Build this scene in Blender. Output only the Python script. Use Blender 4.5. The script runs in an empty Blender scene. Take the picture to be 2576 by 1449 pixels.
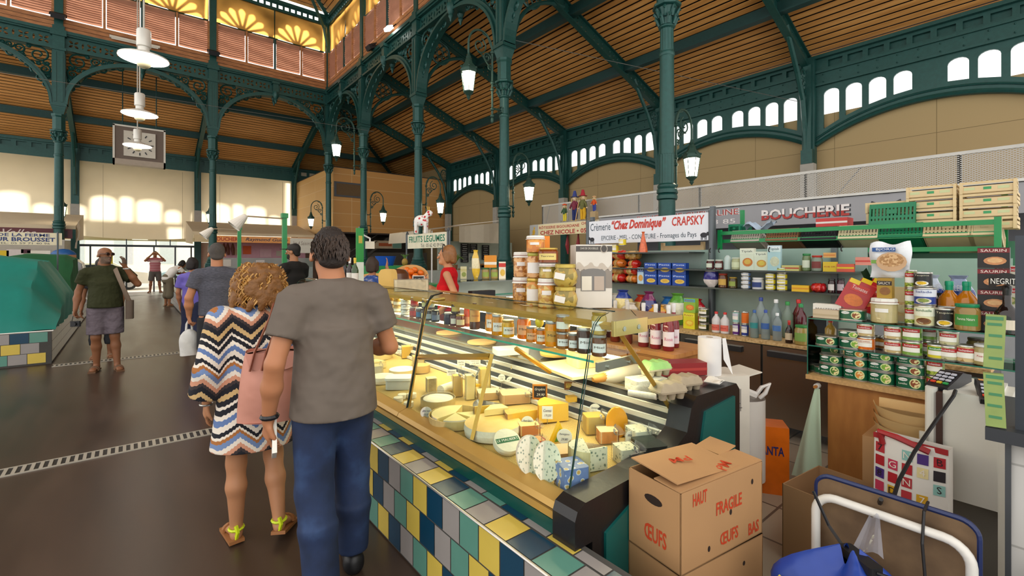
SKY=1.9;SUN=12;EXPO=0.0
import bpy,bmesh,math,random
import numpy as np
from mathutils import Vector,Matrix
import openvdb
random.seed(7)
R=math.radians
PI=math.pi
COL=bpy.context.scene.collection
_M={}
def lin(h):
 h=h.lstrip('#')
 v=[int(h[i:i+2],16)/255 for i in(0,2,4)]
 return tuple((c/12.92 if c<=.04045 else((c+.055)/1.055)**2.4)for c in v)+(1,)
def newmat(name):
 m=bpy.data.materials.new(name);m.use_nodes=True
 return m,m.node_tree.nodes,m.node_tree.links
def mt(hx,rough=.5,metal=0,var=.1,scale=9,bump=0,spec=.5,trans=0,coat=0,bscale=None):
 """procedural principled material with a little colour noise"""
 key=(hx,rough,metal,var,scale,bump,spec,trans,coat,bscale)
 if key in _M:return _M[key]
 m,n,l=newmat('paint_'+hx.lstrip('#'))
 p=n['Principled BSDF']
 p.inputs['Roughness'].default_value=rough
 p.inputs['Metallic'].default_value=metal
 p.inputs['Specular IOR Level'].default_value=spec
 p.inputs['Coat Weight'].default_value=coat
 tc=n.new('ShaderNodeTexCoord')
 nz=n.new('ShaderNodeTexNoise');nz.inputs['Scale'].default_value=scale;nz.inputs['Detail'].default_value=2
 l.new(tc.outputs['Object'],nz.inputs['Vector'])
 c=lin(hx)
 mx=n.new('ShaderNodeMix');mx.data_type='RGBA'
 mx.inputs[6].default_value=tuple(x*(1-var)for x in c[:3])+(1,)
 mx.inputs[7].default_value=tuple(min(1,x*(1+var))for x in c[:3])+(1,)
 l.new(nz.outputs['Fac'],mx.inputs[0]);l.new(mx.outputs[2],p.inputs['Base Color'])
 if bump:
  b=n.new('ShaderNodeBump');b.inputs['Strength'].default_value=min(1,bump);b.inputs['Distance'].default_value=.02 if bump<.8 else.055
  if bscale:
   nz2=n.new('ShaderNodeTexNoise');nz2.inputs['Scale'].default_value=bscale
   l.new(tc.outputs['Object'],nz2.inputs['Vector']);l.new(nz2.outputs['Fac'],b.inputs['Height'])
  else:l.new(nz.outputs['Fac'],b.inputs['Height'])
  l.new(b.outputs['Normal'],p.inputs['Normal'])
 if trans:
  t=n.new('ShaderNodeBsdfTranslucent');l.new(mx.outputs[2],t.inputs['Color'])
  s=n.new('ShaderNodeMixShader');s.inputs[0].default_value=trans
  l.new(p.outputs[0],s.inputs[1]);l.new(t.outputs[0],s.inputs[2]);l.new(s.outputs[0],n['Material Output'].inputs['Surface'])
 _M[key]=m
 return m
def ramp_mat(name,stops,scale,kind='noise',rough=.5,detail=4,bump=0,coord='Object',stretch=(1,1,1),const=False,trans=0):
 """colour-ramped noise / voronoi / wave"""
 if name in _M:return _M[name]
 m,n,l=newmat(name);p=n['Principled BSDF'];p.inputs['Roughness'].default_value=rough
 tc=n.new('ShaderNodeTexCoord');mp=n.new('ShaderNodeMapping');mp.inputs['Scale'].default_value=stretch
 l.new(tc.outputs[coord],mp.inputs['Vector'])
 if kind=='voronoi':
  t=n.new('ShaderNodeTexVoronoi');t.inputs['Scale'].default_value=scale;out=t.outputs['Distance']
 elif kind=='cell':
  t=n.new('ShaderNodeTexVoronoi');t.inputs['Scale'].default_value=scale;out=t.outputs['Color']
 elif kind=='wave':
  t=n.new('ShaderNodeTexWave');t.inputs['Scale'].default_value=scale;t.inputs['Distortion'].default_value=6;t.inputs['Detail'].default_value=detail;t.inputs['Detail Scale'].default_value=1.5;out=t.outputs['Fac']
 else:
  t=n.new('ShaderNodeTexNoise');t.inputs['Scale'].default_value=scale;t.inputs['Detail'].default_value=detail;out=t.outputs['Fac']
 l.new(mp.outputs[0],t.inputs['Vector'])
 r=n.new('ShaderNodeValToRGB');cr=r.color_ramp
 if const:cr.interpolation='CONSTANT'
 while len(cr.elements)<len(stops):cr.elements.new(.5)
 for e,(pos,hx)in zip(cr.elements,stops):e.position=pos;e.color=lin(hx)
 l.new(out,r.inputs[0]);l.new(r.outputs[0],p.inputs['Base Color'])
 if bump:
  b=n.new('ShaderNodeBump');b.inputs['Strength'].default_value=bump;b.inputs['Distance'].default_value=.02
  l.new(out,b.inputs['Height']);l.new(b.outputs['Normal'],p.inputs['Normal'])
 if trans:
  tr=n.new('ShaderNodeBsdfTranslucent');l.new(r.outputs[0],tr.inputs['Color'])
  s=n.new('ShaderNodeMixShader');s.inputs[0].default_value=trans
  l.new(p.outputs[0],s.inputs[1]);l.new(tr.outputs[0],s.inputs[2]);l.new(s.outputs[0],n['Material Output'].inputs['Surface'])
 _M[name]=m
 return m
def emit(hx,strength):
 k=('e',hx,strength)
 if k in _M:return _M[k]
 m,n,l=newmat('glow_'+hx.lstrip('#'))
 p=n['Principled BSDF'];p.inputs['Base Color'].default_value=lin(hx)
 p.inputs['Emission Color'].default_value=lin(hx);p.inputs['Emission Strength'].default_value=strength
 _M[k]=m
 return m
def glassmat(hx='#fafffd',refl=.1,opac=0.0,ohx='#ffffff',rough=.02):
 """thin pane: tinted see-through plus a Fresnel reflection, optionally a milky film"""
 k=('g',hx,refl,opac,ohx)
 if k in _M:return _M[k]
 m,n,l=newmat('glass_'+hx.lstrip('#'))
 n.remove(n['Principled BSDF'])
 tr=n.new('ShaderNodeBsdfTransparent');tr.inputs[0].default_value=lin(hx)
 gl=n.new('ShaderNodeBsdfGlossy');gl.inputs['Roughness'].default_value=rough
 lw=n.new('ShaderNodeLayerWeight');lw.inputs[0].default_value=refl
 s=n.new('ShaderNodeMixShader');l.new(lw.outputs['Fresnel'],s.inputs[0])
 l.new(tr.outputs[0],s.inputs[1]);l.new(gl.outputs[0],s.inputs[2]);out=s
 if opac:
  d=n.new('ShaderNodeBsdfDiffuse');d.inputs[0].default_value=lin(ohx)
  s2=n.new('ShaderNodeMixShader');s2.inputs[0].default_value=opac
  l.new(s.outputs[0],s2.inputs[1]);l.new(d.outputs[0],s2.inputs[2]);out=s2
 l.new(out.outputs[0],n['Material Output'].inputs['Surface'])
 _M[k]=m
 return m
class MB:
 def __init__(s):s.v=[];s.f=[];s.m=[]
 def add(s,vs,fs,mi=0):
  o=len(s.v);s.v+=[tuple(v)for v in vs]
  s.f+=[tuple(i+o for i in f)for f in fs];s.m+=[mi]*len(fs)
  return s
 def box(s,c,d,mi=0,rz=0,M=None):
  x,y,z=d[0]/2,d[1]/2,d[2]/2
  vs=[Vector((a*x,b*y,g*z))for a in(-1,1)for b in(-1,1)for g in(-1,1)]
  T=Matrix.Translation(c)@(M.to_4x4()if M else Matrix.Rotation(rz,4,'Z'))
  return s.add([T@v for v in vs],[(0,1,3,2),(4,6,7,5),(0,4,5,1),(2,3,7,6),(0,2,6,4),(1,5,7,3)],mi)
 def bb(s,a,b,mi=0):
  return s.box([(a[i]+b[i])/2 for i in range(3)],[abs(b[i]-a[i])for i in range(3)],mi)
 def rbox(s,c,d,r=.01,mi=0,rz=0,n=3):
  """box with rounded vertical corners"""
  x,y=d[0]/2-r,d[1]/2-r;pts=[]
  for k,(sx,sy)in enumerate(((1,1),(-1,1),(-1,-1),(1,-1))):
   for i in range(n+1):
    a=(k+i/n)*PI/2;pts.append((sx*x+r*math.cos(a),sy*y+r*math.sin(a)))
  ca,sa=math.cos(rz),math.sin(rz)
  pts=[(c[0]+p*ca-q*sa,c[1]+p*sa+q*ca)for p,q in pts];N=len(pts)
  vs=[(p,q,c[2]-d[2]/2)for p,q in pts]+[(p,q,c[2]+d[2]/2)for p,q in pts]
  return s.add(vs,[(i,(i+1)%N,(i+1)%N+N,i+N)for i in range(N)]+[tuple(range(N-1,-1,-1)),tuple(range(N,2*N))],mi)
 def tube(s,pts,r,n=8,mi=0,caps=True,closed=False,sq=1):
  pts=[Vector(p)for p in pts];N=len(pts)
  if not hasattr(r,'__len__'):r=[r]*N
  t0=(pts[1]-pts[0]).normalized()
  up=Vector((0,0,1))if abs(t0.z)<.9 else Vector((1,0,0))
  a=t0.cross(up).normalized();vs=[]
  for i,p in enumerate(pts):
   if closed:t=(pts[(i+1)%N]-pts[i-1]).normalized()
   else:t=(pts[min(i+1,N-1)]-pts[max(i-1,0)]).normalized()
   a=(a-t*a.dot(t)).normalized();b=t.cross(a)
   for k in range(n):
    w=2*PI*k/n
    vs.append(p+(a*math.cos(w)+b*math.sin(w)*sq)*r[i])
  fs=[(i*n+k,i*n+(k+1)%n,(i+1)%N*n+(k+1)%n,(i+1)%N*n+k)for i in range(N if closed else N-1)for k in range(n)]
  if caps and not closed:fs+=[tuple(range(n-1,-1,-1)),tuple((N-1)*n+k for k in range(n))]
  return s.add(vs,fs,mi)
 def lathe(s,prof,c=(0,0,0),n=20,mi=0,cap=True,sx=1,sy=1,a0=0,M=None,flute=0):
  """profile of (radius, z); mi may be a list, one index per segment"""
  N=len(prof);vs=[]
  for r,z in prof:
   for k in range(n):
    w=2*PI*k/n+a0;q=r*(1-flute*(k%2))
    vs.append(Vector((q*math.cos(w)*sx,q*math.sin(w)*sy,z)))
  if M:vs=[M@v for v in vs]
  vs=[v+Vector(c)for v in vs];o=len(s.v)
  s.v+=[tuple(v)for v in vs]
  for i in range(N-1):
   for k in range(n):
    s.f.append((o+i*n+k,o+i*n+(k+1)%n,o+(i+1)*n+(k+1)%n,o+(i+1)*n+k));s.m.append(mi[i]if isinstance(mi,list)else mi)
  if cap:
   s.f.append(tuple(o+k for k in range(n-1,-1,-1)));s.m.append(mi[0]if isinstance(mi,list)else mi)
   s.f.append(tuple(o+(N-1)*n+k for k in range(n)));s.m.append(mi[-1]if isinstance(mi,list)else mi)
  return s
 def ball(s,c,r,n=12,mi=0,M=None):
  if not hasattr(r,'__len__'):r=(r,r,r)
  prof=[(max(1e-4,math.sin(PI*i/(n//2+2))),-math.cos(PI*i/(n//2+2)))for i in range(n//2+3)]
  T=Matrix.Diagonal(r);T=(M@T)if M else T
  return s.lathe(prof,c,n,mi,M=T)
 def prism(s,poly,ax,d0,d1,mi=0):
  """extrude a 2-D polygon along axis ax ('x': (y,z), 'y': (x,z), 'z': (x,y))"""
  def mk(p,d):return{'x':(d,p[0],p[1]),'y':(p[0],d,p[1]),'z':(p[0],p[1],d)}[ax]
  N=len(poly)
  return s.add([mk(p,d0)for p in poly]+[mk(p,d1)for p in poly],[(i,(i+1)%N,(i+1)%N+N,i+N)for i in range(N)]+[tuple(range(N-1,-1,-1)),tuple(range(N,2*N))],mi)
 def strip(s,a,b,mi=0):
  """quads between two point rows"""
  N=len(a)
  return s.add(list(a)+list(b),[(i,i+1,N+i+1,N+i)for i in range(N-1)],mi)
 def quad(s,a,b,c,d,mi=0):return s.add([a,b,c,d],[(0,1,2,3)],mi)
 def grid(s,fn,nu,nv,mi=0):
  vs=[fn(i/nu,j/nv)for i in range(nu+1)for j in range(nv+1)]
  return s.add(vs,[(i*(nv+1)+j,(i+1)*(nv+1)+j,(i+1)*(nv+1)+j+1,i*(nv+1)+j+1)for i in range(nu)for j in range(nv)],mi)
 def mesh(s,name,mats,smooth=False):
  me=bpy.data.meshes.new(name);me.from_pydata(s.v,[],s.f)
  for m in(mats if isinstance(mats,(list,tuple))else[mats]):me.materials.append(m)
  me.polygons.foreach_set('material_index',s.m)
  bm=bmesh.new();bm.from_mesh(me);bmesh.ops.recalc_face_normals(bm,faces=bm.faces)
  if smooth:
   for e in bm.edges:
    e.smooth=len(e.link_faces)==2 and e.calc_face_angle(0)<.7
   for f in bm.faces:f.smooth=True
  bm.to_mesh(me);bm.free();me.update()
  return me
 def build(s,name,mats,parent=None,smooth=False,**k):return link(name,s.mesh(name,mats,smooth),parent,**k)
def link(name,me,parent=None,loc=None,rz=None,rot=None):
 o=bpy.data.objects.new(name,me);COL.objects.link(o)
 if parent:o.parent=parent
 if loc is not None:o.location=loc
 if rz is not None:o.rotation_euler=(0,0,rz)
 if rot is not None:o.rotation_euler=rot
 return o
def tag(o,label=None,cat=None,group=None,kind=None):
 if label:o['label']=label
 if cat:o['category']=cat
 if group:o['group']=group
 if kind:o['kind']=kind
 return o
def thing(name,label,cat,loc=(0,0,0),rz=0,group=None,kind=None,rot=None):
 return tag(link(name,None,None,loc,rz,rot),label,cat,group,kind)
def kit(*parts):
 """a kind of thing: list of (part name, mesh, children kit)"""
 return parts
def put(name,label,cat,parts,loc,rz=0,group=None,sc=1,rot=None):
 """a new thing from shared part meshes; one part only -> the thing is that mesh"""
 if len(parts)==1:
  o=link(name,parts[0][1],None,loc,rz,rot)
 else:
  o=link(name,None,None,loc,rz,rot)
  for p in parts:
   c=link(p[0],p[1],o)
   for q in(p[2]if len(p)>2 else()):link(q[0],q[1],c)
 if sc!=1:o.scale=(sc,)*3 if not hasattr(sc,'__len__')else sc
 return tag(o,label,cat,group)
def plate(loops,th,name='plate',res=8):
 """flat plate with holes: 2-D loops in XY -> MB-ready (verts, faces), thickness along Z"""
 cu=bpy.data.curves.new(name,'CURVE');cu.dimensions='2D';cu.fill_mode='BOTH';cu.extrude=th/2
 for lp in loops:
  sp=cu.splines.new('POLY');sp.points.add(len(lp)-1);sp.use_cyclic_u=True
  for q,p in zip(sp.points,lp):q.co=(p[0],p[1],0,1)
 o=bpy.data.objects.new(name,cu);COL.objects.link(o)
 dg=bpy.context.evaluated_depsgraph_get();me=o.evaluated_get(dg).to_mesh()
 vs=[v.co.copy()for v in me.vertices];fs=[tuple(p.vertices)for p in me.polygons]
 o.evaluated_get(dg).to_mesh_clear();bpy.data.objects.remove(o);bpy.data.curves.remove(cu)
 return vs,fs
def text_mesh(body,size,mat,ext=.001,shear=0,sx=1,align='CENTER',bold=0):
 k=('t',body,size,mat.name,ext,shear,sx,align,bold)
 if k in _M:return _M[k]
 cu=bpy.data.curves.new('lettering','FONT');cu.body=body;cu.size=size;cu.extrude=ext;cu.shear=shear
 cu.align_x=align;cu.align_y='CENTER';cu.resolution_u=2;cu.offset=bold
 o=bpy.data.objects.new('lettering',cu);COL.objects.link(o)
 dg=bpy.context.evaluated_depsgraph_get();me=bpy.data.meshes.new_from_object(o.evaluated_get(dg))
 bpy.data.objects.remove(o);bpy.data.curves.remove(cu)
 if sx!=1:me.transform(Matrix.Diagonal((sx,1,1,1)))
 me.materials.clear();me.materials.append(mat);me.name='lettering'
 _M[k]=me
 return me
def fit_text(parent,body,w,h,mat,loc,rot,name='lettering',shear=0,bold=0,ext=.001):
 """lettering scaled to a width and height; rot = euler. Faces +Z of its own frame."""
 me0=text_mesh(body,1,mat,0.0,shear,1,'CENTER',bold)
 me=me0.copy()
 xs=[v.co.x for v in me.vertices];ys=[v.co.y for v in me.vertices]
 if not xs:return None
 W,Hh=max(xs)-min(xs),max(ys)-min(ys)
 me.transform(Matrix.Translation((-(max(xs)+min(xs))/2,-(max(ys)+min(ys))/2,0)))
 me.transform(Matrix.Diagonal((w/W,h/Hh,1,1)))
 return link(name,me,parent,loc,rot=rot)
FACE_MX=(PI/2,0,-PI/2)
FACE_MY=(PI/2,0,0)
def sdf_mesh(name,prims,vox,mats,k=.03,cuts=(),smooth=True,keep=None,matfn=None):
 """prims: dict(p0,p1,r0,r1,f(front dir),flat,k,neg). r = number or (side, front)."""
 P=[]
 lo=np.array([1e9]*3);hi=-lo
 for q in prims:
  p0=np.array(q[0],float);p1=np.array(q[1],float)
  r0,r1=q[2],q[3]
  r0=r0 if hasattr(r0,'__len__')else(r0,r0);r1=r1 if hasattr(r1,'__len__')else(r1,r1)
  o=q[4]if len(q)>4 else{}
  P.append((p0,p1,r0,r1,o));mr=max(r0+r1)if isinstance(r0,tuple)and isinstance(r1,tuple)else max(list(r0)+list(r1))
  if not o.get('neg'):
   lo=np.minimum(lo,np.minimum(p0,p1)-mr-.03);hi=np.maximum(hi,np.maximum(p0,p1)+mr+.03)
 n=np.ceil((hi-lo)/vox).astype(int)+1
 g=np.full(n,.5,np.float32)
 for p0,p1,r0,r1,o in P:
  kk=o.get('k',k);mr=max(*r0,*r1)+kk*1.5+.015
  a=np.maximum(((np.minimum(p0,p1)-mr-lo)/vox).astype(int),0);b=np.minimum(((np.maximum(p0,p1)+mr-lo)/vox).astype(int)+2,n)
  if(b<=a).any():continue
  ix=[lo[i]+vox*np.arange(a[i],b[i])for i in range(3)]
  X,Y,Z=np.meshgrid(*ix,indexing='ij',sparse=True)
  ax=p1-p0;L=np.linalg.norm(ax)
  if L<1e-6:ax=np.array((0,0,1.));L=1e-6
  else:ax=ax/L
  f=np.array(o.get('f',(0,1,0)),float);f=f-ax*f.dot(ax)
  if np.linalg.norm(f)<1e-3:f=np.array((1.,0,0))-ax*ax[0]
  f/=np.linalg.norm(f);sd=np.cross(f,ax)
  dx,dy,dz=X-p0[0],Y-p0[1],Z-p0[2]
  h=dx*ax[0]+dy*ax[1]+dz*ax[2];u=dx*sd[0]+dy*sd[1]+dz*sd[2];v=dx*f[0]+dy*f[1]+dz*f[2]
  t=np.clip(h/L,0,1)
  ru=r0[0]+(r1[0]-r0[0])*t;rv=r0[1]+(r1[1]-r0[1])*t
  m=np.minimum(ru,rv)
  over=h-t*L
  if o.get('flat'):
   d=(np.sqrt((u/ru)**2+(v/rv)**2)-1)*m
   d=np.maximum(d,np.abs(over)-1e-4*0)if False else np.maximum(d,np.maximum(-h,h-L))
  else:
   d=(np.sqrt((u/ru)**2+(v/rv)**2+(over/m)**2)-1)*m
  G=g[a[0]:b[0],a[1]:b[1],a[2]:b[2]]
  if o.get('neg'):
   G[:]=np.maximum(G,-d)
  else:
   hh=np.maximum(kk-np.abs(G-d),0)
   G[:]=np.minimum(G,d)-hh*hh/(4*kk)
 if cuts:
  X,Y,Z=np.meshgrid(*[lo[i]+vox*np.arange(n[i])for i in range(3)],indexing='ij',sparse=True)
  for c in cuts:
   q,nn=c;d=(X-q[0])*nn[0]+(Y-q[1])*nn[1]+(Z-q[2])*nn[2]
   g=np.maximum(g,d.astype(np.float32))
 gr=openvdb.FloatGrid(.5);gr.copyFromArray(np.clip(g,-.5,.5))
 pts,quads=gr.convertToQuads(isovalue=0.0)
 pts=pts*vox+lo
 me=bpy.data.meshes.new(name)
 me.vertices.add(len(pts));me.vertices.foreach_set('co',pts.astype(np.float32).ravel())
 quads=quads[:,::-1]
 me.loops.add(len(quads)*4);me.loops.foreach_set('vertex_index',quads.astype(np.int32).ravel())
 me.polygons.add(len(quads));me.polygons.foreach_set('loop_start',np.arange(len(quads),dtype=np.int32)*4)
 me.update(calc_edges=True);me.validate()
 for m in(mats if isinstance(mats,(list,tuple))else[mats]):me.materials.append(m)
 if matfn is not None:
  cen=pts[quads].mean(1)
  me.polygons.foreach_set('material_index',np.array(matfn(cen),dtype=np.int32))
 bm=bmesh.new();bm.from_mesh(me)
 bmesh.ops.smooth_vert(bm,verts=bm.verts,factor=.5,use_axis_x=True,use_axis_y=True,use_axis_z=True)
 bmesh.ops.recalc_face_normals(bm,faces=bm.faces)
 for fc in bm.faces:fc.smooth=smooth
 bm.to_mesh(me);bm.free()
 return me
F_PX,HOR=1166.0,650.0
YAW=math.atan((1288-325)/F_PX)
cam_d=bpy.data.cameras.new('camera');cam=bpy.data.objects.new('camera',cam_d);COL.objects.link(cam)
cam.location=(0,0,1.6);cam.rotation_euler=(PI/2,0,-YAW)
cam_d.sensor_width=36;cam_d.lens=36*F_PX/2576;cam_d.shift_y=-(724.5-HOR)/2576;cam_d.clip_start=.05;cam_d.clip_end=300
bpy.context.scene.camera=cam
sc=bpy.context.scene
sc.view_settings.view_transform='Standard';sc.view_settings.look='None';sc.view_settings.gamma=1
sc.view_settings.exposure=0.0
# world, sun
w=bpy.data.worlds.new('sky');sc.world=w;w.use_nodes=True
wb=w.node_tree.nodes['Background'];wb.inputs[0].default_value=(1,.97,.93,1);wb.inputs[1].default_value=SKY
sun_d=bpy.data.lights.new('sun','SUN');sun_d.energy=SUN;sun_d.angle=R(10);sun_d.color=(1,.95,.86)
sun=bpy.data.objects.new('sun',sun_d);COL.objects.link(sun)
sun.rotation_euler=Vector((.42,.8,.52)).to_track_quat('Z','Y').to_euler()
# shared materials
IRON=mt('#1a4a45',.42,.2,.25,14,.05,bscale=40)
IRON_D=mt('#183f3d',.5,.2,.2,14)
WOODROOF=ramp_mat('roof_wood',[(.3,'#b9803f'),(.5,'#c98f4c'),(.7,'#d9a05a')],3,rough=.6,detail=5,stretch=(3,.35,3))
WOODROOF_X=ramp_mat('roof_wood_cross',[(.3,'#b9803f'),(.5,'#c98f4c'),(.7,'#d9a05a')],3,rough=.6,detail=5,stretch=(.35,3,3))
DARKGAP=mt('#2a1a10',.9)
WOODSILL=ramp_mat('sill_wood',[(.3,'#8d5a34'),(.7,'#b57c4b')],4,rough=.6,stretch=(1,1,4))
STEEL=mt('#b9b7b0',.28,.9,.08,5,.04)
BLACK=mt('#17171a',.45)
WHITE=mt('#ecebe6',.45,0,.03)
GOLD=mt('#c69a45',.3,.55,.06,3)
GLASS=glassmat()
CARD=mt('#b98d5f',.75,0,.07,6)
PAPER=mt('#efece2',.7,0,.03)
INK=mt('#22232b',.6)
# floor
def floor_mat():
 m,n,l=newmat('floor_resin');p=n['Principled BSDF']
 tc=n.new('ShaderNodeTexCoord')
 nz=n.new('ShaderNodeTexNoise');nz.inputs['Scale'].default_value=1.3;nz.inputs['Detail'].default_value=2.5
 mp=n.new('ShaderNodeMapping');mp.inputs['Scale'].default_value=(3,.6,1)
 l.new(tc.outputs['Object'],mp.inputs[0]);l.new(mp.outputs[0],nz.inputs['Vector'])
 r=n.new('ShaderNodeValToRGB');r.color_ramp.elements[0].position=.3;r.color_ramp.elements[0].color=lin('#33271f');r.color_ramp.elements[1].position=.75;r.color_ramp.elements[1].color=lin('#4e3d32')
 l.new(nz.outputs['Fac'],r.inputs[0]);l.new(r.outputs[0],p.inputs['Base Color'])
 mr=n.new('ShaderNodeMapRange');mr.inputs[3].default_value=.26;mr.inputs[4].default_value=.4
 l.new(nz.outputs['Fac'],mr.inputs[0]);l.new(mr.outputs[0],p.inputs['Roughness'])
 return m
def tile_mat(name,a,b,grout,w_,h_,mort=.006,off=0,rough=.35,axes='xy'):
 m,n,l=newmat(name);p=n['Principled BSDF'];p.inputs['Roughness'].default_value=rough
 tc=n.new('ShaderNodeTexCoord');br=n.new('ShaderNodeTexBrick')
 sp=n.new('ShaderNodeSeparateXYZ');cb=n.new('ShaderNodeCombineXYZ')
 l.new(tc.outputs['Object'],sp.inputs[0])
 l.new(sp.outputs['xyz'.index(axes[0])],cb.inputs[0]);l.new(sp.outputs['xyz'.index(axes[1])],cb.inputs[1])
 l.new(cb.outputs[0],br.inputs['Vector'])
 br.offset=off;br.inputs['Scale'].default_value=1
 br.inputs['Color1'].default_value=lin(a);br.inputs['Color2'].default_value=lin(b);br.inputs['Mortar'].default_value=lin(grout)
 br.inputs['Mortar Size'].default_value=mort;br.inputs['Brick Width'].default_value=w_;br.inputs['Row Height'].default_value=h_
 l.new(br.outputs['Color'],p.inputs['Base Color'])
 return m
m=MB();m.bb((-12,-4,-.1),(13.6,28.4,0))
tag(m.build('floor',floor_mat()),'dark brown resin floor of the market hall','floor',kind='structure')
m=MB();m.bb((2.0,-1.5,0),(5.4,5.2,.006))
tag(m.build('floor',tile_mat('shop_tiles','#a0917d','#ab9c87','#5b5145',.40,.40,.008)),'grey beige tiled floor inside the grocery stall','floor',kind='structure')
m=MB();m.bb((-14,28.4,-.12),(22,60,-.01))
tag(m.build('ground',mt('#d8d2c6',.8)),'sunlit pale paving outside the glass doors','ground',kind='structure')
# right wall: iron plate with arch lights
WX=13.5
NY=[-.3,4.3,8.6,12.95,17.3,21.6]
def arc_z(t):
 return 5.06-4.05+math.sqrt(4.05**2-t*t)
def wall_plate(y0,y1):
 c,h=(y0+y1)/2,(y1-y0)/2-.14
 low=[(-h,6.0)]+[(-h+2*h*i/28,arc_z(-h+2*h*i/28))for i in range(29)]+[(h,6.0)]
 loops=[low]
 for sgn in(-1,1):
  for k in range(4):
   a=sgn*(h-.16-.46*k);b=sgn*(h-.16-.46*k-.33)
   a,b=min(a,b),max(a,b);r=(b-a)/2;zt=5.84-r*.75
   za,zb=arc_z(a)+.33,arc_z(b)+.33
   loops.append([(a,za),(b,zb)]+[((a+b)/2+r*math.cos(PI*i/8),zt+r*.75*math.sin(PI*i/8))for i in range(9)])
 v,f=plate(loops,.05)
 return c,h,v,f
beige=tile_mat('beige_panels','#ab9468','#a89166','#75633f',1.9,1.45,.006,axes='yz',rough=.7)
for i in range(5):
 y0,y1=NY[i],NY[i+1]
 c,h,v,f=wall_plate(y0,y1)
 T=Matrix(((0,0,1,WX),(1,0,0,c),(0,1,0,0),(0,0,0,1)))
 m=MB();m.add([T@p for p in v],f)
 m.tube([(WX-.06,c-h+2*h*k/24,arc_z(-h+2*h*k/24)+.05)for k in range(25)],.05,6)
 m.tube([(WX-.04,c-h+2*h*k/24,arc_z(-h+2*h*k/24)+.2)for k in range(25)],.025,6)
 m.bb((WX-.05,y0,5.98),(WX+.05,y1,6.28));m.bb((WX-.1,y0,5.95),(WX+.02,y1,6.0));m.bb((WX-.1,y0,6.27),(WX+.02,y1,6.33))
 v2,f2=plate([[(-h-.14,6.33),(h+.14,6.33),(h+.14,6.66),(-h-.14,6.66)]]+[[(a,6.4),(a+.3,6.4),(a+.3,6.57),(a,6.57)]for a in[-h+.12+k*.405 for k in range(int((2*h-.1)/.405))]],.04)
 m.add([T@p for p in v2],f2);m.bb((WX+.07,y0,6.3),(WX+.09,y1,6.7));m.bb((WX-.13,y0,6.64),(WX+.05,y1,6.72))
 for k in range(12):
  for zz in(6.05,6.22):
   m.ball((WX-.06,y0+.3+k*(y1-y0-.6)/11,zz),.018,6)
 tag(m.build('window',IRON),'green iron arch with small arched lights, %s bay of the right wall counted from the corner office'%['fifth','fourth','third','second','first'][i],'window',kind='structure').name='window_%d'%(i+1)
m=MB();m.bb((WX+.10,-2,0),(WX+.16,28,5.25));m.bb((WX+.10,21.6,5.25),(WX+.16,28.3,6.9))
tag(m.build('wall_right',beige),'beige panelled wall filling the arches on the right side','wall',kind='structure')
# end wall with curtains and doors
EY=28.2
EX=[-6.3,-1.84,2.66,7.2]
m=MB()
m.bb((-7,EY-.05,5.95),(13.5,EY+.1,6.25));m.bb((-7,EY-.1,6.6),(13.5,EY+.1,6.7));m.bb((-7,EY,6.65),(13.5,EY+.1,6.85));m.bb((-7,EY+.06,6.2),(13.5,EY+.09,6.65))
T=Matrix(((1,0,0,0),(0,0,-1,EY),(0,1,0,0),(0,0,0,1)))
v,f=plate([[(-7,6.25),(13.5,6.25),(13.5,6.6),(-7,6.6)]]+[[(a,6.33),(a+.3,6.33),(a+.3,6.53),(a,6.53)]for a in[-6.8+k*.45 for k in range(45)]],.04)
m.add([T@p for p in v],f)
tag(m.build('trim_1',IRON),'green iron girder with square slots above the curtains','girder',kind='structure')
m=MB()
for x0,x1 in((-6.3,-1.84),(-1.84,2.66),(2.66,7.2)):
 hh=(x1-x0)/2
 hole=lambda a,b,c_,d,arch:[(a,c_),(b,c_)]+([((a+b)/2+(b-a)/2*math.cos(PI*i/10),d+arch*math.sin(PI*i/10))for i in range(11)]if arch else[(b,d),(a,d)])
 cx=(x0+x1)/2
 loops=[[(x0,2.45),(x1,2.45),(x1,6.75),(x0,6.75)]]+([hole(x0+.2,x1-.2,2.55,3.5,0)]if abs(cx)>1 else[])
 loops+=[hole(cx-1.3,cx-.36,3.9,4.8,.22),hole(cx-.26,cx+.26,3.9,4.98,.1),hole(cx+.36,cx+1.3,3.9,4.8,.22),hole(cx-2.05,cx-1.4,3.9,4.35,.2),hole(cx+1.4,cx+2.05,3.9,4.35,.2),]+([]if abs(cx)>1 else[hole(cx-.3,cx+.3,2.5,2.8,0),hole(cx-2.1,cx-1.5,2.7,3.7,0),hole(cx+1.5,cx+2.1,2.7,3.7,0)])
 v,f=plate(loops,.06)
 m.add([Matrix(((1,0,0,0),(0,0,-1,EY+.75),(0,1,0,0),(0,0,0,1)))@p for p in v],f)
tag(m.build('wall_back',mt('#cbbf9f',.8)),'end wall with arched windows behind the curtains','wall',kind='structure')
CURT=mt('#e9dcc0',.85,0,.05,2,trans=.62)
names=['beige curtain on the end wall, at the left edge of the picture','wide beige curtain hanging above the glass entrance doors','beige curtain on the end wall above the butcher awning']
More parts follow.
